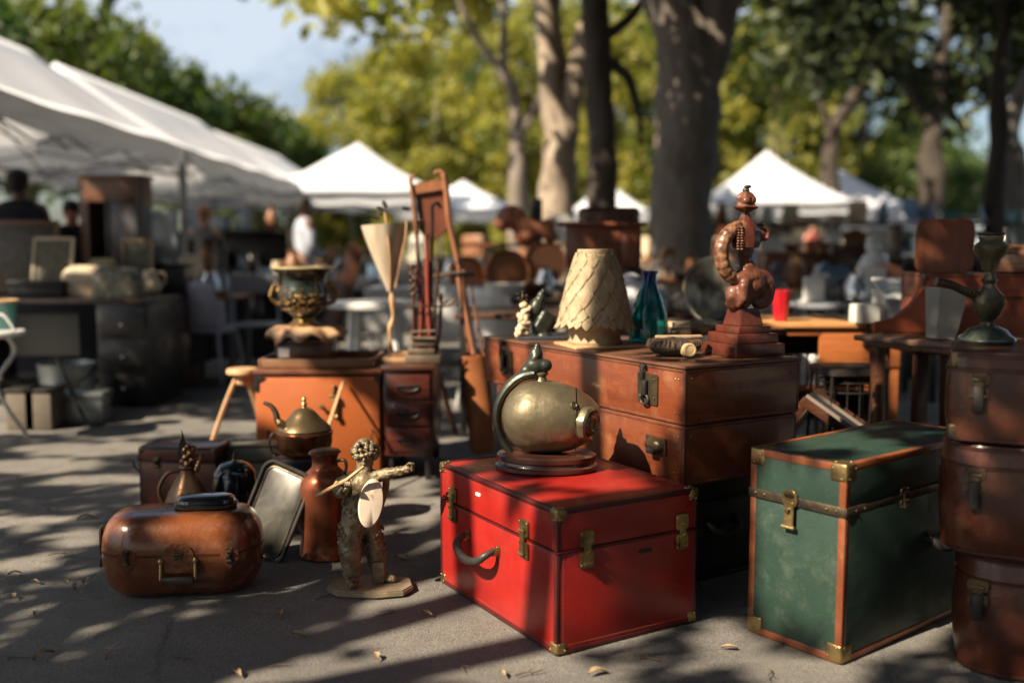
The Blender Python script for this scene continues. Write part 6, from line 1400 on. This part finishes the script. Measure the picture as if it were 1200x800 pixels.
# ================================================================ trees
def leafmat(name, c1, c2, tl, tf=.42):
    m = bpy.data.materials.new(name); m.use_nodes = True; N = m.node_tree.nodes; L = m.node_tree.links; b = N['Principled BSDF']
    tc = N.new('ShaderNodeTexCoord'); n = N.new('ShaderNodeTexNoise'); n.inputs['Scale'].default_value = .8; n.inputs['Detail'].default_value = 5; L.new(tc.outputs['Object'], n.inputs['Vector'])
    r = N.new('ShaderNodeValToRGB'); r.color_ramp.elements[0].position = .38; r.color_ramp.elements[1].position = .62; r.color_ramp.elements[0].color = (*c1, 1); r.color_ramp.elements[1].color = (*c2, 1)
    L.new(n.outputs[0], r.inputs[0]); L.new(r.outputs[0], b.inputs['Base Color']); b.inputs['Roughness'].default_value = .55
    t = N.new('ShaderNodeBsdfTranslucent'); mx = N.new('ShaderNodeMix'); mx.data_type = 'RGBA'; mx.blend_type = 'MULTIPLY'; mx.inputs[0].default_value = 1; L.new(r.outputs[0], mx.inputs[6]); mx.inputs[7].default_value = (*tl, 1); L.new(mx.outputs[2], t.inputs[0])
    s = N.new('ShaderNodeMixShader'); s.inputs[0].default_value = tf; L.new(b.outputs[0], s.inputs[1]); L.new(t.outputs[0], s.inputs[2]); L.new(s.outputs[0], N['Material Output'].inputs[0]); return m
lf_dark = leafmat('leaf_dark_green', (.035, .075, .016), (.075, .12, .025), (1.3, 1.5, .6))
lf_yel = leafmat('leaf_yellow_green', (.13, .165, .035), (.32, .305, .07), (1.7, 1.6, .7), .52)
lf_mid = leafmat('leaf_mid_green', (.045, .085, .018), (.12, .15, .03), (1.5, 1.5, .6))
lf_deep = leafmat('leaf_deep', (.018, .035, .012), (.05, .065, .016), (1.2, 1.3, .6), .2)
bark = mat('bark_grey', (.20, .175, .15), .85, 0, (.11, .095, .08), 4, stretch=(3, 3, .8), bump=.8, bs=20, wear=(.14, .115, .09), ws=2.2, wlo=.54, whi=.66)
bark_pale = mat('bark_pale', (.33, .27, .205), .8, 0, (.17, .135, .10), 3, stretch=(3, 3, .8), bump=.6, bs=18, wear=(.14, .11, .085), ws=3, wlo=.56, whi=.64)
bark_dark = mat('bark_dark', (.06, .048, .038), .85, 0, (.035, .028, .022), 4, stretch=(3, 3, .8), bump=.8, bs=20)
def leaves_into(V, Fc, pts, size, rnd, flat=0.0):
    for p in pts:
        s = size*rnd.uniform(.6, 1.3); a = Vector((rnd.gauss(0, 1), rnd.gauss(0, 1), rnd.gauss(0, 1)*(1-flat))).normalized(); b_ = a.orthogonal().normalized(); c = a.cross(b_); th = rnd.uniform(0, 6.28)
        d = b_*cos(th)+c*sin(th); e = a.cross(d); i = len(V)
        V.extend((p-d*s, p-e*s*.5+a*s*.12, p+d*s, p+e*s*.5+a*s*.12)); Fc.append((i, i+1, i+2, i+3))
def clumps(c, R, n, rnd, lo=.55, flat=1.0):
    out = []
    while len(out) < n:
        v = Vector((rnd.gauss(0, 1), rnd.gauss(0, 1), rnd.gauss(0, 1))).normalized()*rnd.uniform(lo, 1)**.7
        out.append(Vector((c[0]+v.x*R[0], c[1]+v.y*R[1], c[2]+v.z*R[2])))
    return out
def tree(label, x, y, limbs, crowns, bk, lm, leaf=.16, group=None, seed=1, name='tree'):
    """limbs: list of (points, radii) in tree-local coords; crowns: (centre, radii, clump count, clump radius, leaves per clump)"""
    rnd = random.Random(seed); t = thing(name, label, 'tree', (x, y, 0), 0, group)
    for i, (pts, rad) in enumerate(limbs):
        b = BM(); P = smooth_path(pts, 6); n = len(P); k = len(rad)-1
        tube(b, P, rad, 14)
        for v in b.verts:
            q = v.co*2.2; v.co += Vector((noise.noise(q), noise.noise(q+Vector((7, 0, 0))), 0))*.10*min(1, rad[0]*3)
        obj('trunk' if i == 0 else 'branch', b, bk, t)
    V, Fc = [], []
    for (c, R, n, cr, nl) in crowns:
        for p in clumps(c, R, n, rnd):
            q = cr*rnd.uniform(.6, 1.3); pts = []
            for _ in range(nl):
                v = Vector((rnd.gauss(0, 1), rnd.gauss(0, 1), rnd.gauss(0, .75))); pts.append(p+v.normalized()*q*rnd.random()**.4)
            leaves_into(V, Fc, pts, leaf, rnd)
    fast_mesh('crown', V, Fc, lm, t)
    return t
def S(u, v, y): return D(u, v, y)
# --- large trunk
def loc(x, y): return Vector((x, y, 0))
TX, TY = S(795, 400, 12.6).x, 12.6; o_ = loc(TX, TY)
W = lambda u, v, dy=0, oo=None, yy=None: S(u, v, (yy or TY)+dy)-(oo if oo is not None else o_)
tree('largest grey tree trunk, splitting high up, behind the blue bottle', TX, TY,
     [([(-.02, 0, -.15), W(795, 330), W(800, 220), W(808, 120), W(800, 40), W(776, -40), (-1.2, .3, 7.5)], [.52, .44, .38, .40, .36, .30, .16]),
      ([W(812, 130), W(832, 50), W(850, -30), (1.7, .6, 7.2)], [.28, .26, .24, .12]),
      ([W(778, 40), W(752, -20), (-1.9, -.5, 6.8)], [.12, .11, .05])],
     [((-.3, .3, 8.2), (3.8, 3.2, 2.3), 46, .85, 70), ((-.8, -3.7, 6.7), (5.2, 4.4, .85), 230, .75, 75), ((1.5, -6.5, 6.3), (4.2, 3.0, .7), 90, .75, 75)], bark, lf_deep, .17, seed=3)  # flat forward crowns, above the view, are added to block sky light
# dark straight tree
TX2, TY2 = S(707, 400, 13.4).x, 13.4; o2 = loc(TX2, TY2); W2 = lambda u, v, dy=0: S(u, v, TY2+dy)-o2
tree('dark straight tree trunk between the forked pale tree and the largest trunk', TX2, TY2,
     [([(0, 0, -.1), W2(706, 240), W2(704, 120), W2(697, 20), W2(690, -60), (-.4, 0, 7.5)], [.24, .20, .19, .20, .18, .08]),
      ([W2(710, 70), W2(735, 90), W2(748, 130), W2(752, 170)], [.09, .07, .055, .02]),
      ([W2(714, 40), W2(740, 20), W2(765, -20)], [.08, .07, .04])],
     [((-.4, .4, 7.8), (2.6, 2.6, 1.9), 26, .8, 70)], bark_dark, lf_dark, .17, seed=4)
# forked pale tree
TX3, TY3 = S(655, 400, 14.6).x, 14.6; o3 = loc(TX3, TY3); W3 = lambda u, v, dy=0: S(u, v, TY3+dy)-o3
tree('pale sunlit forked tree in the centre', TX3, TY3,
     [([(-.05, 0, -.1), W3(652, 260), W3(654, 190), W3(655, 150), W3(644, 90), W3(636, 10), W3(632, -60), (-.5, 0, 7.5)], [.36, .27, .25, .22, .17, .15, .13, .05]),
      ([W3(660, 180), W3(668, 130), W3(678, 75), W3(690, 20), (1.0, 0, 6.5)], [.20, .16, .14, .12, .05]),
      ([W3(652, 240, .25), W3(662, 170, .3), W3(660, 110, .3), W3(650, 30, .3), W3(645, -50, .3)], [.18, .16, .14, .13, .11])],
     [((0, .4, 8.4), (3.0, 2.8, 2.2), 34, .8, 70)], bark_pale, lf_yel, .17, seed=5)
# small branching tree further back
TX4, TY4 = S(606, 400, 21).x, 21; o4 = loc(TX4, TY4); W4 = lambda u, v, dy=0: S(u, v, TY4+dy)-o4
tree('slim branching tree left of the forked pale tree', TX4, TY4,
     [([(0, 0, -.1), W4(606, 215), W4(606, 160), W4(598, 105), W4(575, 65), W4(545, 20), W4(530, -30)], [.26, .20, .17, .13, .10, .08, .04]),
      ([W4(606, 165), W4(620, 140), W4(634, 110), W4(640, 60)], [.12, .10, .08, .04]),
      ([W4(592, 90), W4(590, 50), W4(590, 0), W4(588, -40)], [.10, .09, .08, .04])],
     [((-2.6, .5, 7.4), (3.0, 3, 2.2), 34, .9, 70)], bark, lf_yel, .22, seed=6)
# right trees
for (lab, u, y, pts, rad, cr, bk, lm, sd_) in [
    ('dark forked tree behind the large right tent', 972, 27, [(972, 200), (978, 150), (1000, 115), (1028, 85), (1050, 40)], [.30, .24, .2, .16, .12, .06], [((0, 1, 8.0), (5, 3.5, 2.6), 60, 1.0, 80)], bark_dark, lf_mid, 7),
    ('upright dark tree right of the white tent row', 1092, 22, [(1092, 200), (1093, 150), (1100, 90), (1112, 20), (1120, -40)], [.34, .26, .22, .2, .16, .1], [((0, .5, 6.4), (3.6, 2.6, 2.2), 46, .85, 80)], bark_dark, lf_deep, 8),
    ('thin dark tree near the right edge', 1168, 14.5, [(1166, 230), (1172, 160), (1170, 90), (1180, 10), (1190, -50)], [.20, .15, .13, .12, .1, .05], [((.2, 0, 5.9), (2.4, 2.2, 1.5), 22, .6, 80)], bark_dark, lf_deep, 9),
    ('leaning tree trunk at the right edge beside the thin dark tree', 1196, 16.5, [(1190, 210), (1184, 160), (1195, 110), (1215, 60)], [.30, .2, .16, .13, .06], [((1.2, .5, 6.6), (2.6, 2.4, 1.8), 20, .7, 80)], bark, lf_deep, 10)]:
    x = S(u, 400, y).x; oo = loc(x, y)
    limbs = [([(0, 0, -.1)]+[S(a, b_, y)-oo for a, b_ in pts], rad)]
    if sd_ == 7: limbs.append(([S(975, 160, y)-oo, S(962, 120, y)-oo, S(955, 70, y)-oo], [.12, .08, .03]))
    if sd_ == 8: limbs.append(([S(1093, 150, y)-oo, S(1070, 110, y)-oo, S(1040, 60, y)-oo], [.14, .1, .05]))
    tree(lab, x, y, limbs, cr, bk, lm, .17 if y < 20 else .22, seed=sd_)
# clipped plane tree row, left, receding
for i, y in enumerate((15.5, 20.5, 26, 32, 39, 48)):
    nm = ['nearest', 'second', 'third', 'fourth', 'fifth', 'farthest'][i]
    tree('%s dense dark green tree of the row behind the left tents' % nm, -12.6 if i > 1 else -13.8, y,
         [([(0, 0, -.1), (.05, 0, 1.5), (0, .1, 3.4), (.1, 0, 5.5)], [.35, .28, .25, .1]), ([(0, 0, 2.6), (.9, .2, 3.6), (1.8, .3, 4.6)], [.16, .12, .05]), ([(0, 0, 2.9), (-.9, -.2, 3.9), (-1.8, -.3, 4.8)], [.16, .12, .05])],
         [((0, 0, 5.2), (3.5, 3.4, 2.35), 100, .75, 90)], bark, lf_dark if i % 2 else lf_mid, .17 if y < 30 else .22, 'dense trees in a row behind the left tents', 20+i)
# far backdrop trees
rb2 = random.Random(77)
FAR = [(-16, 60, 5.5, 8.5, lf_mid), (-10, 66, 3.5, 5.5, lf_dark), (-8.6, 52, 4.2, 10, lf_yel), (-3.6, 48, 4.4, 11.5, lf_yel), (1.6, 46, 4.4, 12, lf_yel), (6.6, 45, 4.4, 12, lf_yel), (11.4, 44, 4.2, 11.5, lf_yel), (16.0, 46, 4.2, 9.5, lf_mid), (21, 52, 4, 7.5, lf_dark), (-1.2, 56, 4.6, 14, lf_mid), (4.2, 55, 4.6, 14, lf_yel), (9.6, 54, 4.6, 14, lf_mid), (14.4, 55, 4.6, 13, lf_yel), (-6.2, 60, 4.4, 13, lf_mid)]
for i, (x, y, r, h, lm) in enumerate(FAR):
    w_ = ['broad round tree at the far end of the clipped row', 'low dark tree beside the sky gap', 'feathery yellow green tree right of the sky gap', 'tall yellow green tree behind the easel', 'tall yellow green tree behind the slim branching tree', 'tall yellow tree behind the forked pale tree', 'tall yellow green tree behind the large right tent', 'green tree behind the right row of tents', 'small dark tree at the far right',
          'darker tree at the back behind the easel', 'yellow tree at the back of the centre', 'dark green tree at the back right of the big trunk', 'yellow tree at the back right', 'dark green tree at the back left of the easel'][i]
    tree(w_, x, y, [([(0, 0, -.1), (.1, 0, 2), (0, 0, h*.5), (.1, 0, h*.8)], [.3, .25, .2, .08])],
         [((0, 0, h*.60), (r*.85, r*.7, h*.42), int(34+h*4), 1.0, 120), ((rb2.uniform(-1, 1), 0, h*.25), (r*.7, r*.5, h*.14), 18, .8, 90)], bark, lm, .20, 'yellow green trees closing the view' if i > 1 and i != 8 else None, 40+i)
# overhanging bough near the top, left of centre
def bough(label, x, y, z, pts, n, lm, seed):
    rnd = random.Random(seed); V, Fc = [], []
    return None
hx0, hy0 = -7.6, 11.4
tree('tall tree beyond the left tents whose dark bough hangs into the sky gap', -12.2, 29, 
     [([(0, 0, -.1), (0, 0, 3), (.3, 0, 6), (1.4, -.6, 9.6)], [.3, .25, .22, .15]), ([(.9, -.3, 8.0), (3.0, -.8, 9.2), (6.4, -1.6, 8.7)], [.16, .09, .03])],
     [((1.2, -.6, 9.6), (2.4, 2.0, 1.0), 22, .6, 60), ((5.6, -1.6, 8.35), (2.3, .8, .5), 16, .36, 40)], bark_dark, lf_deep, .2, seed=91)
# near right canopy hanging into the frame
tree('spreading dark tree whose low boughs shade the upper right', 7.4, 10.4,
     [([(0, 0, -.1), (0, 0, 2.4), (-.3, .2, 4.6), (-.8, .4, 6.5)], [.4, .33, .28, .12]), ([(-.2, 0, 4.2), (-2.0, 1.4, 5.0), (-3.6, 2.6, 4.9)], [.16, .11, .04]), ([(-.2, 0, 3.6), (-1.5, 2.4, 4.5), (-2.2, 4.4, 4.7)], [.14, .1, .04])],
     [((-1.4, 3.6, 5.7), (3.6, 2.4, 1.25), 50, .52, 75), ((-.4, .8, 6.2), (3.6, 2.6, 1.4), 34, .6, 70)], bark_dark, lf_deep, .12, seed=92)

# ================================================================ shade tree(s) behind and left of the camera
SH = SUN
def back(p, t): return p+SH*t
def gp(u, v): return G(u, v)
def ellp(c, ra, rb, ang=0): return (c, ra, rb, ang)
E1 = Vector((cos(0), 0, 0))
def shift(p):  # slide a point along the sun ray to the ground
    p = Vector(p); return p-SH*(p.z/SH.z)
LIT = []   # (ground x, y, semi-axis along sun azimuth, across, weight)
azv = Vector((SUN.x, SUN.y, 0)).normalized(); acv = Vector((-azv.y, azv.x, 0))
def lit_obj(p, r_al, r_ac): q = shift(p); LIT.append((q.x, q.y, azv, r_al*1.4+.075, r_ac*1.2+.065))
def lit_px(u, v, du, dv):
    c = G(u, v); ax = abs(G(u+du, v).x-c.x); ay = abs(G(u, v-dv).y-G(u, v+dv).y)/2; LIT.append((c.x, c.y, Vector((1, 0, 0)), ax*.95+.055, ay*.95+.065))
# ground patches (photograph pixels)
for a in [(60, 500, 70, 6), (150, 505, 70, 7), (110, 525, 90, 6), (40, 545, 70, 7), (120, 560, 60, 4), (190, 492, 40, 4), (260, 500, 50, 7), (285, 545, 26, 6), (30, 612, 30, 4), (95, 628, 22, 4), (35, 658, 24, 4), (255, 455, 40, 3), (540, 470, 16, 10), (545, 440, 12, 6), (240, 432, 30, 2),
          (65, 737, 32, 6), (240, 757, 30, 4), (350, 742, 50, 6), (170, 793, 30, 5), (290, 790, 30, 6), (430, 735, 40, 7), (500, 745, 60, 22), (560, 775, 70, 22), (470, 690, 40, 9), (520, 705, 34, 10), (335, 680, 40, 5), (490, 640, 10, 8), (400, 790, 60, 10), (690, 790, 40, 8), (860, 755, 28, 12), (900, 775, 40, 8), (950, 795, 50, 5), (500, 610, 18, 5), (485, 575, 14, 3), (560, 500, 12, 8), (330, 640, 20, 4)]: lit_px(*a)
# patches on the objects
lit_obj(RC+ex*(-RW/2)+ey*(-.15)+Vector((0, 0, .10)), .10, .16); lit_obj(RC+ex*(-RW/2)+ey*(-.05)+Vector((0, 0, .20)), .05, .10); lit_obj(RC+ex*(-RW/2)+ey*(.31)+Vector((0, 0, .12)), .20, .045)
lit_obj(RC+ex*(-RW/2)+ey*(-.27)+Vector((0, 0, .28)), .12, .05); lit_obj(RC+ex*(-RW/2)+ey*(.05)+Vector((0, 0, .30)), .04, .09); lit_obj(RC+ex*(-RW/2)+ey*(.20)+Vector((0, 0, .36)), .06, .05)
lit_obj(RC+ex*.05+ey*(-.1)+Vector((0, 0, .40)), .05, .10); lit_obj(vp+Vector((-.03, 0, .20)), .15, .10); lit_obj(vp+Vector((.05, 0, .12)), .10, .07)
lit_obj(CC+cx_*(-CW/2)+cy_*(-.10)+Vector((0, 0, .66)), .13, .22); lit_obj(CC+cx_*(-CW/2)+cy_*(-.33)+Vector((0, 0, .50)), .10, .10); lit_obj(CC+cx_*(-CW/2)+cy_*(-.52)+Vector((0, 0, .66)), .05, .05); lit_obj(CC+cx_*(-CW/2)+cy_*(.45)+Vector((0, 0, .66)), .08, .07)
lit_obj(CC+cx_*(-CW/2)+cy_*(-.12)+Vector((0, 0, .45)), .08, .06)
lit_obj(lp+Vector((-.03, 0, .18)), .24, .15); lit_obj(bp_+Vector((0, 0, .12)), .14, .06); lit_obj(sp+Vector((-.04, 0, .38)), .17, .09); lit_obj(sp+Vector((-.06, 0, .06)), .06, .06); lit_obj(fp+Vector((0, 0, .1)), .10, .07); lit_obj(pp+Vector((0, 0, .06)), .03, .05)
lit_obj(GC+gx*(-GW/2)+gy*(.02)+Vector((0, 0, .30)), .16, .05); lit_obj(GC+gx*(-.1)+gy*(0)+Vector((0, 0, GH)), .06, .13); lit_obj(GC+gx*(-GW/2)+gy*(-.13)+Vector((0, 0, .32)), .22, .025)
lit_obj(Vector(ot.location)+Vector((-.18, -.05, .20)), .03, .02); lit_obj(Vector(ot.location)+Vector((.17, -.1, .16)), .02, .02)
lit_obj(fg+Vector((-.04, 0, .30)), .30, .12); lit_obj(fg+Vector((-.02, -.05, .0)), .06, .10); lit_obj(up_+Vector((-.05, 0, .22)), .07, .05); lit_obj(kt.location+Vector((-.02, 0, .15)), .12, .09); lit_obj(Vector(ty.location)+Vector((.05, 0, .2)), .05, .05)
lit_obj(Vector(((cl+cm)/2-.05, cy0, .35)), .16, .26); lit_obj(Vector((ux, uy, uz+.12)), .17, .15); lit_obj(Vector((hx.x, cy0+.2, 1.0)), .25, .12); lit_obj(Vector((eo.x+.05, ey_, 1.1)), .45, .22); lit_obj(Vector((D(560, 400, qy).x, qy, .45)), .3, .10); lit_obj(Vector((so_.x-.05, syy, .3)), .25, .16)
lit_obj(Vector((dk.location.x, dy_, .72)), .12, .40)
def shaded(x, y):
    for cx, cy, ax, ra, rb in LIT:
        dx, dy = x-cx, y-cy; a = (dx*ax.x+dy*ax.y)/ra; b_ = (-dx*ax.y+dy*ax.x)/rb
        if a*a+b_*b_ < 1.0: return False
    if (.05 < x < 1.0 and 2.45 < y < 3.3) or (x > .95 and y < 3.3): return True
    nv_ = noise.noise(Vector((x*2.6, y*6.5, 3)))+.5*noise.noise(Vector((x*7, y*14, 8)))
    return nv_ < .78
for (lab, x, y, cc, rr, n, sd_) in [('added broad tree right of the camera, its unseen crown blocking sky light overhead', 4.6, .2, (-2.8, 4.2, 6.6), (4.8, 5.0, .9), 300, 101), ('added unseen broad tree behind the camera, blocking sky light', 2.6, -6.5, (0, 0, 4.6), (8.0, 4.2, 4.0), 330, 102), ('added unseen broad tree far right of the camera, blocking sky light', 9.5, 3.5, (0, 0, 4.4), (3.6, 5.0, 3.4), 170, 103)]:  # unseen trees added to cut sky fill from overhead, behind and right
    tree(lab, x, y, [([(0, 0, -.1), (.1, 0, 2), (-.1, .1, 4.0), (cc[0]*.4, cc[1]*.4, cc[2])], [.42, .34, .3, .14]), ([(0, 0, 3.4), (1.2, -.8, 4.6), (2.2, -1.4, 5.4)], [.18, .12, .05]), ([(-.1, .1, 3.8), (cc[0]*.6-.6, cc[1]*.6+.3, cc[2]-.4), (cc[0]-.8, cc[1]+.6, cc[2])], [.18, .12, .05])],
         [(cc, rr, n, .75, 80)], bark, lf_deep, .20, seed=sd_)
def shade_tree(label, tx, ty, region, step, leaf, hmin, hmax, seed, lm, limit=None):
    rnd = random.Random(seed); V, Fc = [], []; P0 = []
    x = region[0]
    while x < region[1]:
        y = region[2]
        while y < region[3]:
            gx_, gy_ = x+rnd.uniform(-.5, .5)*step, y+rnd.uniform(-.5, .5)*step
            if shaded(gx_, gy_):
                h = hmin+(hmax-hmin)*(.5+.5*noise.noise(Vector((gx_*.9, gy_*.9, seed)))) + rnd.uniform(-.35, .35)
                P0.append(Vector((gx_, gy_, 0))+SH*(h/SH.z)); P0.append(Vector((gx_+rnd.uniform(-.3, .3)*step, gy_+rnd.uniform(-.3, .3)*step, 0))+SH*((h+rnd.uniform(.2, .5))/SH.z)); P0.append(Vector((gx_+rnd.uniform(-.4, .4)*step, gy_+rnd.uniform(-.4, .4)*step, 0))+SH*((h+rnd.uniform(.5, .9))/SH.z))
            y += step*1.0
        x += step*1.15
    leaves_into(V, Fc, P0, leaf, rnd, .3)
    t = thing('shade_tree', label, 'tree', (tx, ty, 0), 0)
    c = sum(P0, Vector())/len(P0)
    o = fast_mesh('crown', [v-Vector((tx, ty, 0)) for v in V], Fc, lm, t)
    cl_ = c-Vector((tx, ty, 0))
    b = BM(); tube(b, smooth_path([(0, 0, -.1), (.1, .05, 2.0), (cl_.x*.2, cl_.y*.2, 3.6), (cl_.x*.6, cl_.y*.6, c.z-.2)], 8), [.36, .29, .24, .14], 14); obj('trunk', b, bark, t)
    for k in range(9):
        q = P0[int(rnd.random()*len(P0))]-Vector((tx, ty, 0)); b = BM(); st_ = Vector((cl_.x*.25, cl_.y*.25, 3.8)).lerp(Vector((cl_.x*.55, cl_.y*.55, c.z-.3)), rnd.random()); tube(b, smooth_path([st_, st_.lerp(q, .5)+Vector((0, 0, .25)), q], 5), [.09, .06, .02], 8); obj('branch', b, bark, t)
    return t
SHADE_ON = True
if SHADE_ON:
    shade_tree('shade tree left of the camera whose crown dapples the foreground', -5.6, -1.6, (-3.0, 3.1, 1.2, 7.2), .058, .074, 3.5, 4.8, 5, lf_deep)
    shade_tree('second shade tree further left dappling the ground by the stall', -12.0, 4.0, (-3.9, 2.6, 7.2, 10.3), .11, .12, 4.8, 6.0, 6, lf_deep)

# ================================================================ far right: building, van, wall; far left hill
bd_ = thing('low_building', 'pale beige low building beyond the right hand trees', 'building', (27, 58, 0), 0)
plast = mat('beige_render', (.38, .34, .27), .8, 0, (.30, .27, .21), .6)
b = BM(); box(b, (0, 0, 2.7), (22, 6, 5.4), .05); obj('wall', b, plast, bd_)
b = BM(); box(b, (0, 0, 5.6), (23, 7, .35), .05); obj('roof', b, mat('roof_grey', (.2, .15, .12), .8), bd_)
for i in range(7):
    b = BM(); box(b, (-9+3*i, -3.03, 2.6), (1.3, .12, 1.7), .02); w1 = obj('window', b, mat('window_frame_white', (.55, .55, .52), .5), bd_)
    b = BM(); box(b, (-9+3*i, -3.10, 2.6), (1.1, .04, 1.5), .01); obj('pane', b, mat('window_glass', (.03, .04, .05), .1), w1)
van = thing('parked_van', 'pale blue and white van parked beyond the right row of tents', 'van', (22.2, 46, 0), 0)
b = BM(); box(b, (0, 0, 1.35), (4.6, 1.9, 1.7), .25, seg=4); obj('body', b, mat('van_paint', (.55, .62, .70), .3, coat=.5), van)
b = BM(); box(b, (-.4, -.96, 1.75), (3.2, .04, .55), .02); obj('window', b, mat('window_glass', (0, 0, 0)), van)
for sx in (-1, 1): b = BM(); lathe(b, [(0, -.11), (.30, -.11), (.34, -.07), (.34, .07), (.30, .11), (0, .11)], 28, FR((sx*1.45, -.86, .34), (0, -1, 0))); obj('wheel', b, blackw, van)
b = BM(); box(b, (0, 0, 1.0), (40, .3, 2.0), .03)
tag(obj('boundary_wall', b, plast), 'low beige boundary wall behind the far trees', 'wall', (6, 64, 0), 0)
hb_ = random.Random(5)
for i in range(9):
    x = -14+5*i; V, Fc = [], []
    for p in clumps((0, 0, 1.3), (2.8, 1.2, 1.2), 30, hb_): leaves_into(V, Fc, [p+Vector((hb_.gauss(0, .35), hb_.gauss(0, .35), hb_.gauss(0, .3))) for _ in range(55)], .22, hb_)
    o = fast_mesh('hedge_bush', V, Fc, lf_yel if i % 3 else lf_mid); tag(o, ['first', 'second', 'third', 'fourth', 'fifth', 'sixth', 'seventh', 'eighth', 'ninth'][i]+' leafy bush counted from the left along the far boundary wall', 'bush', (x, 50+hb_.uniform(-2, 2), .3), 0, 'bushes along the far wall')
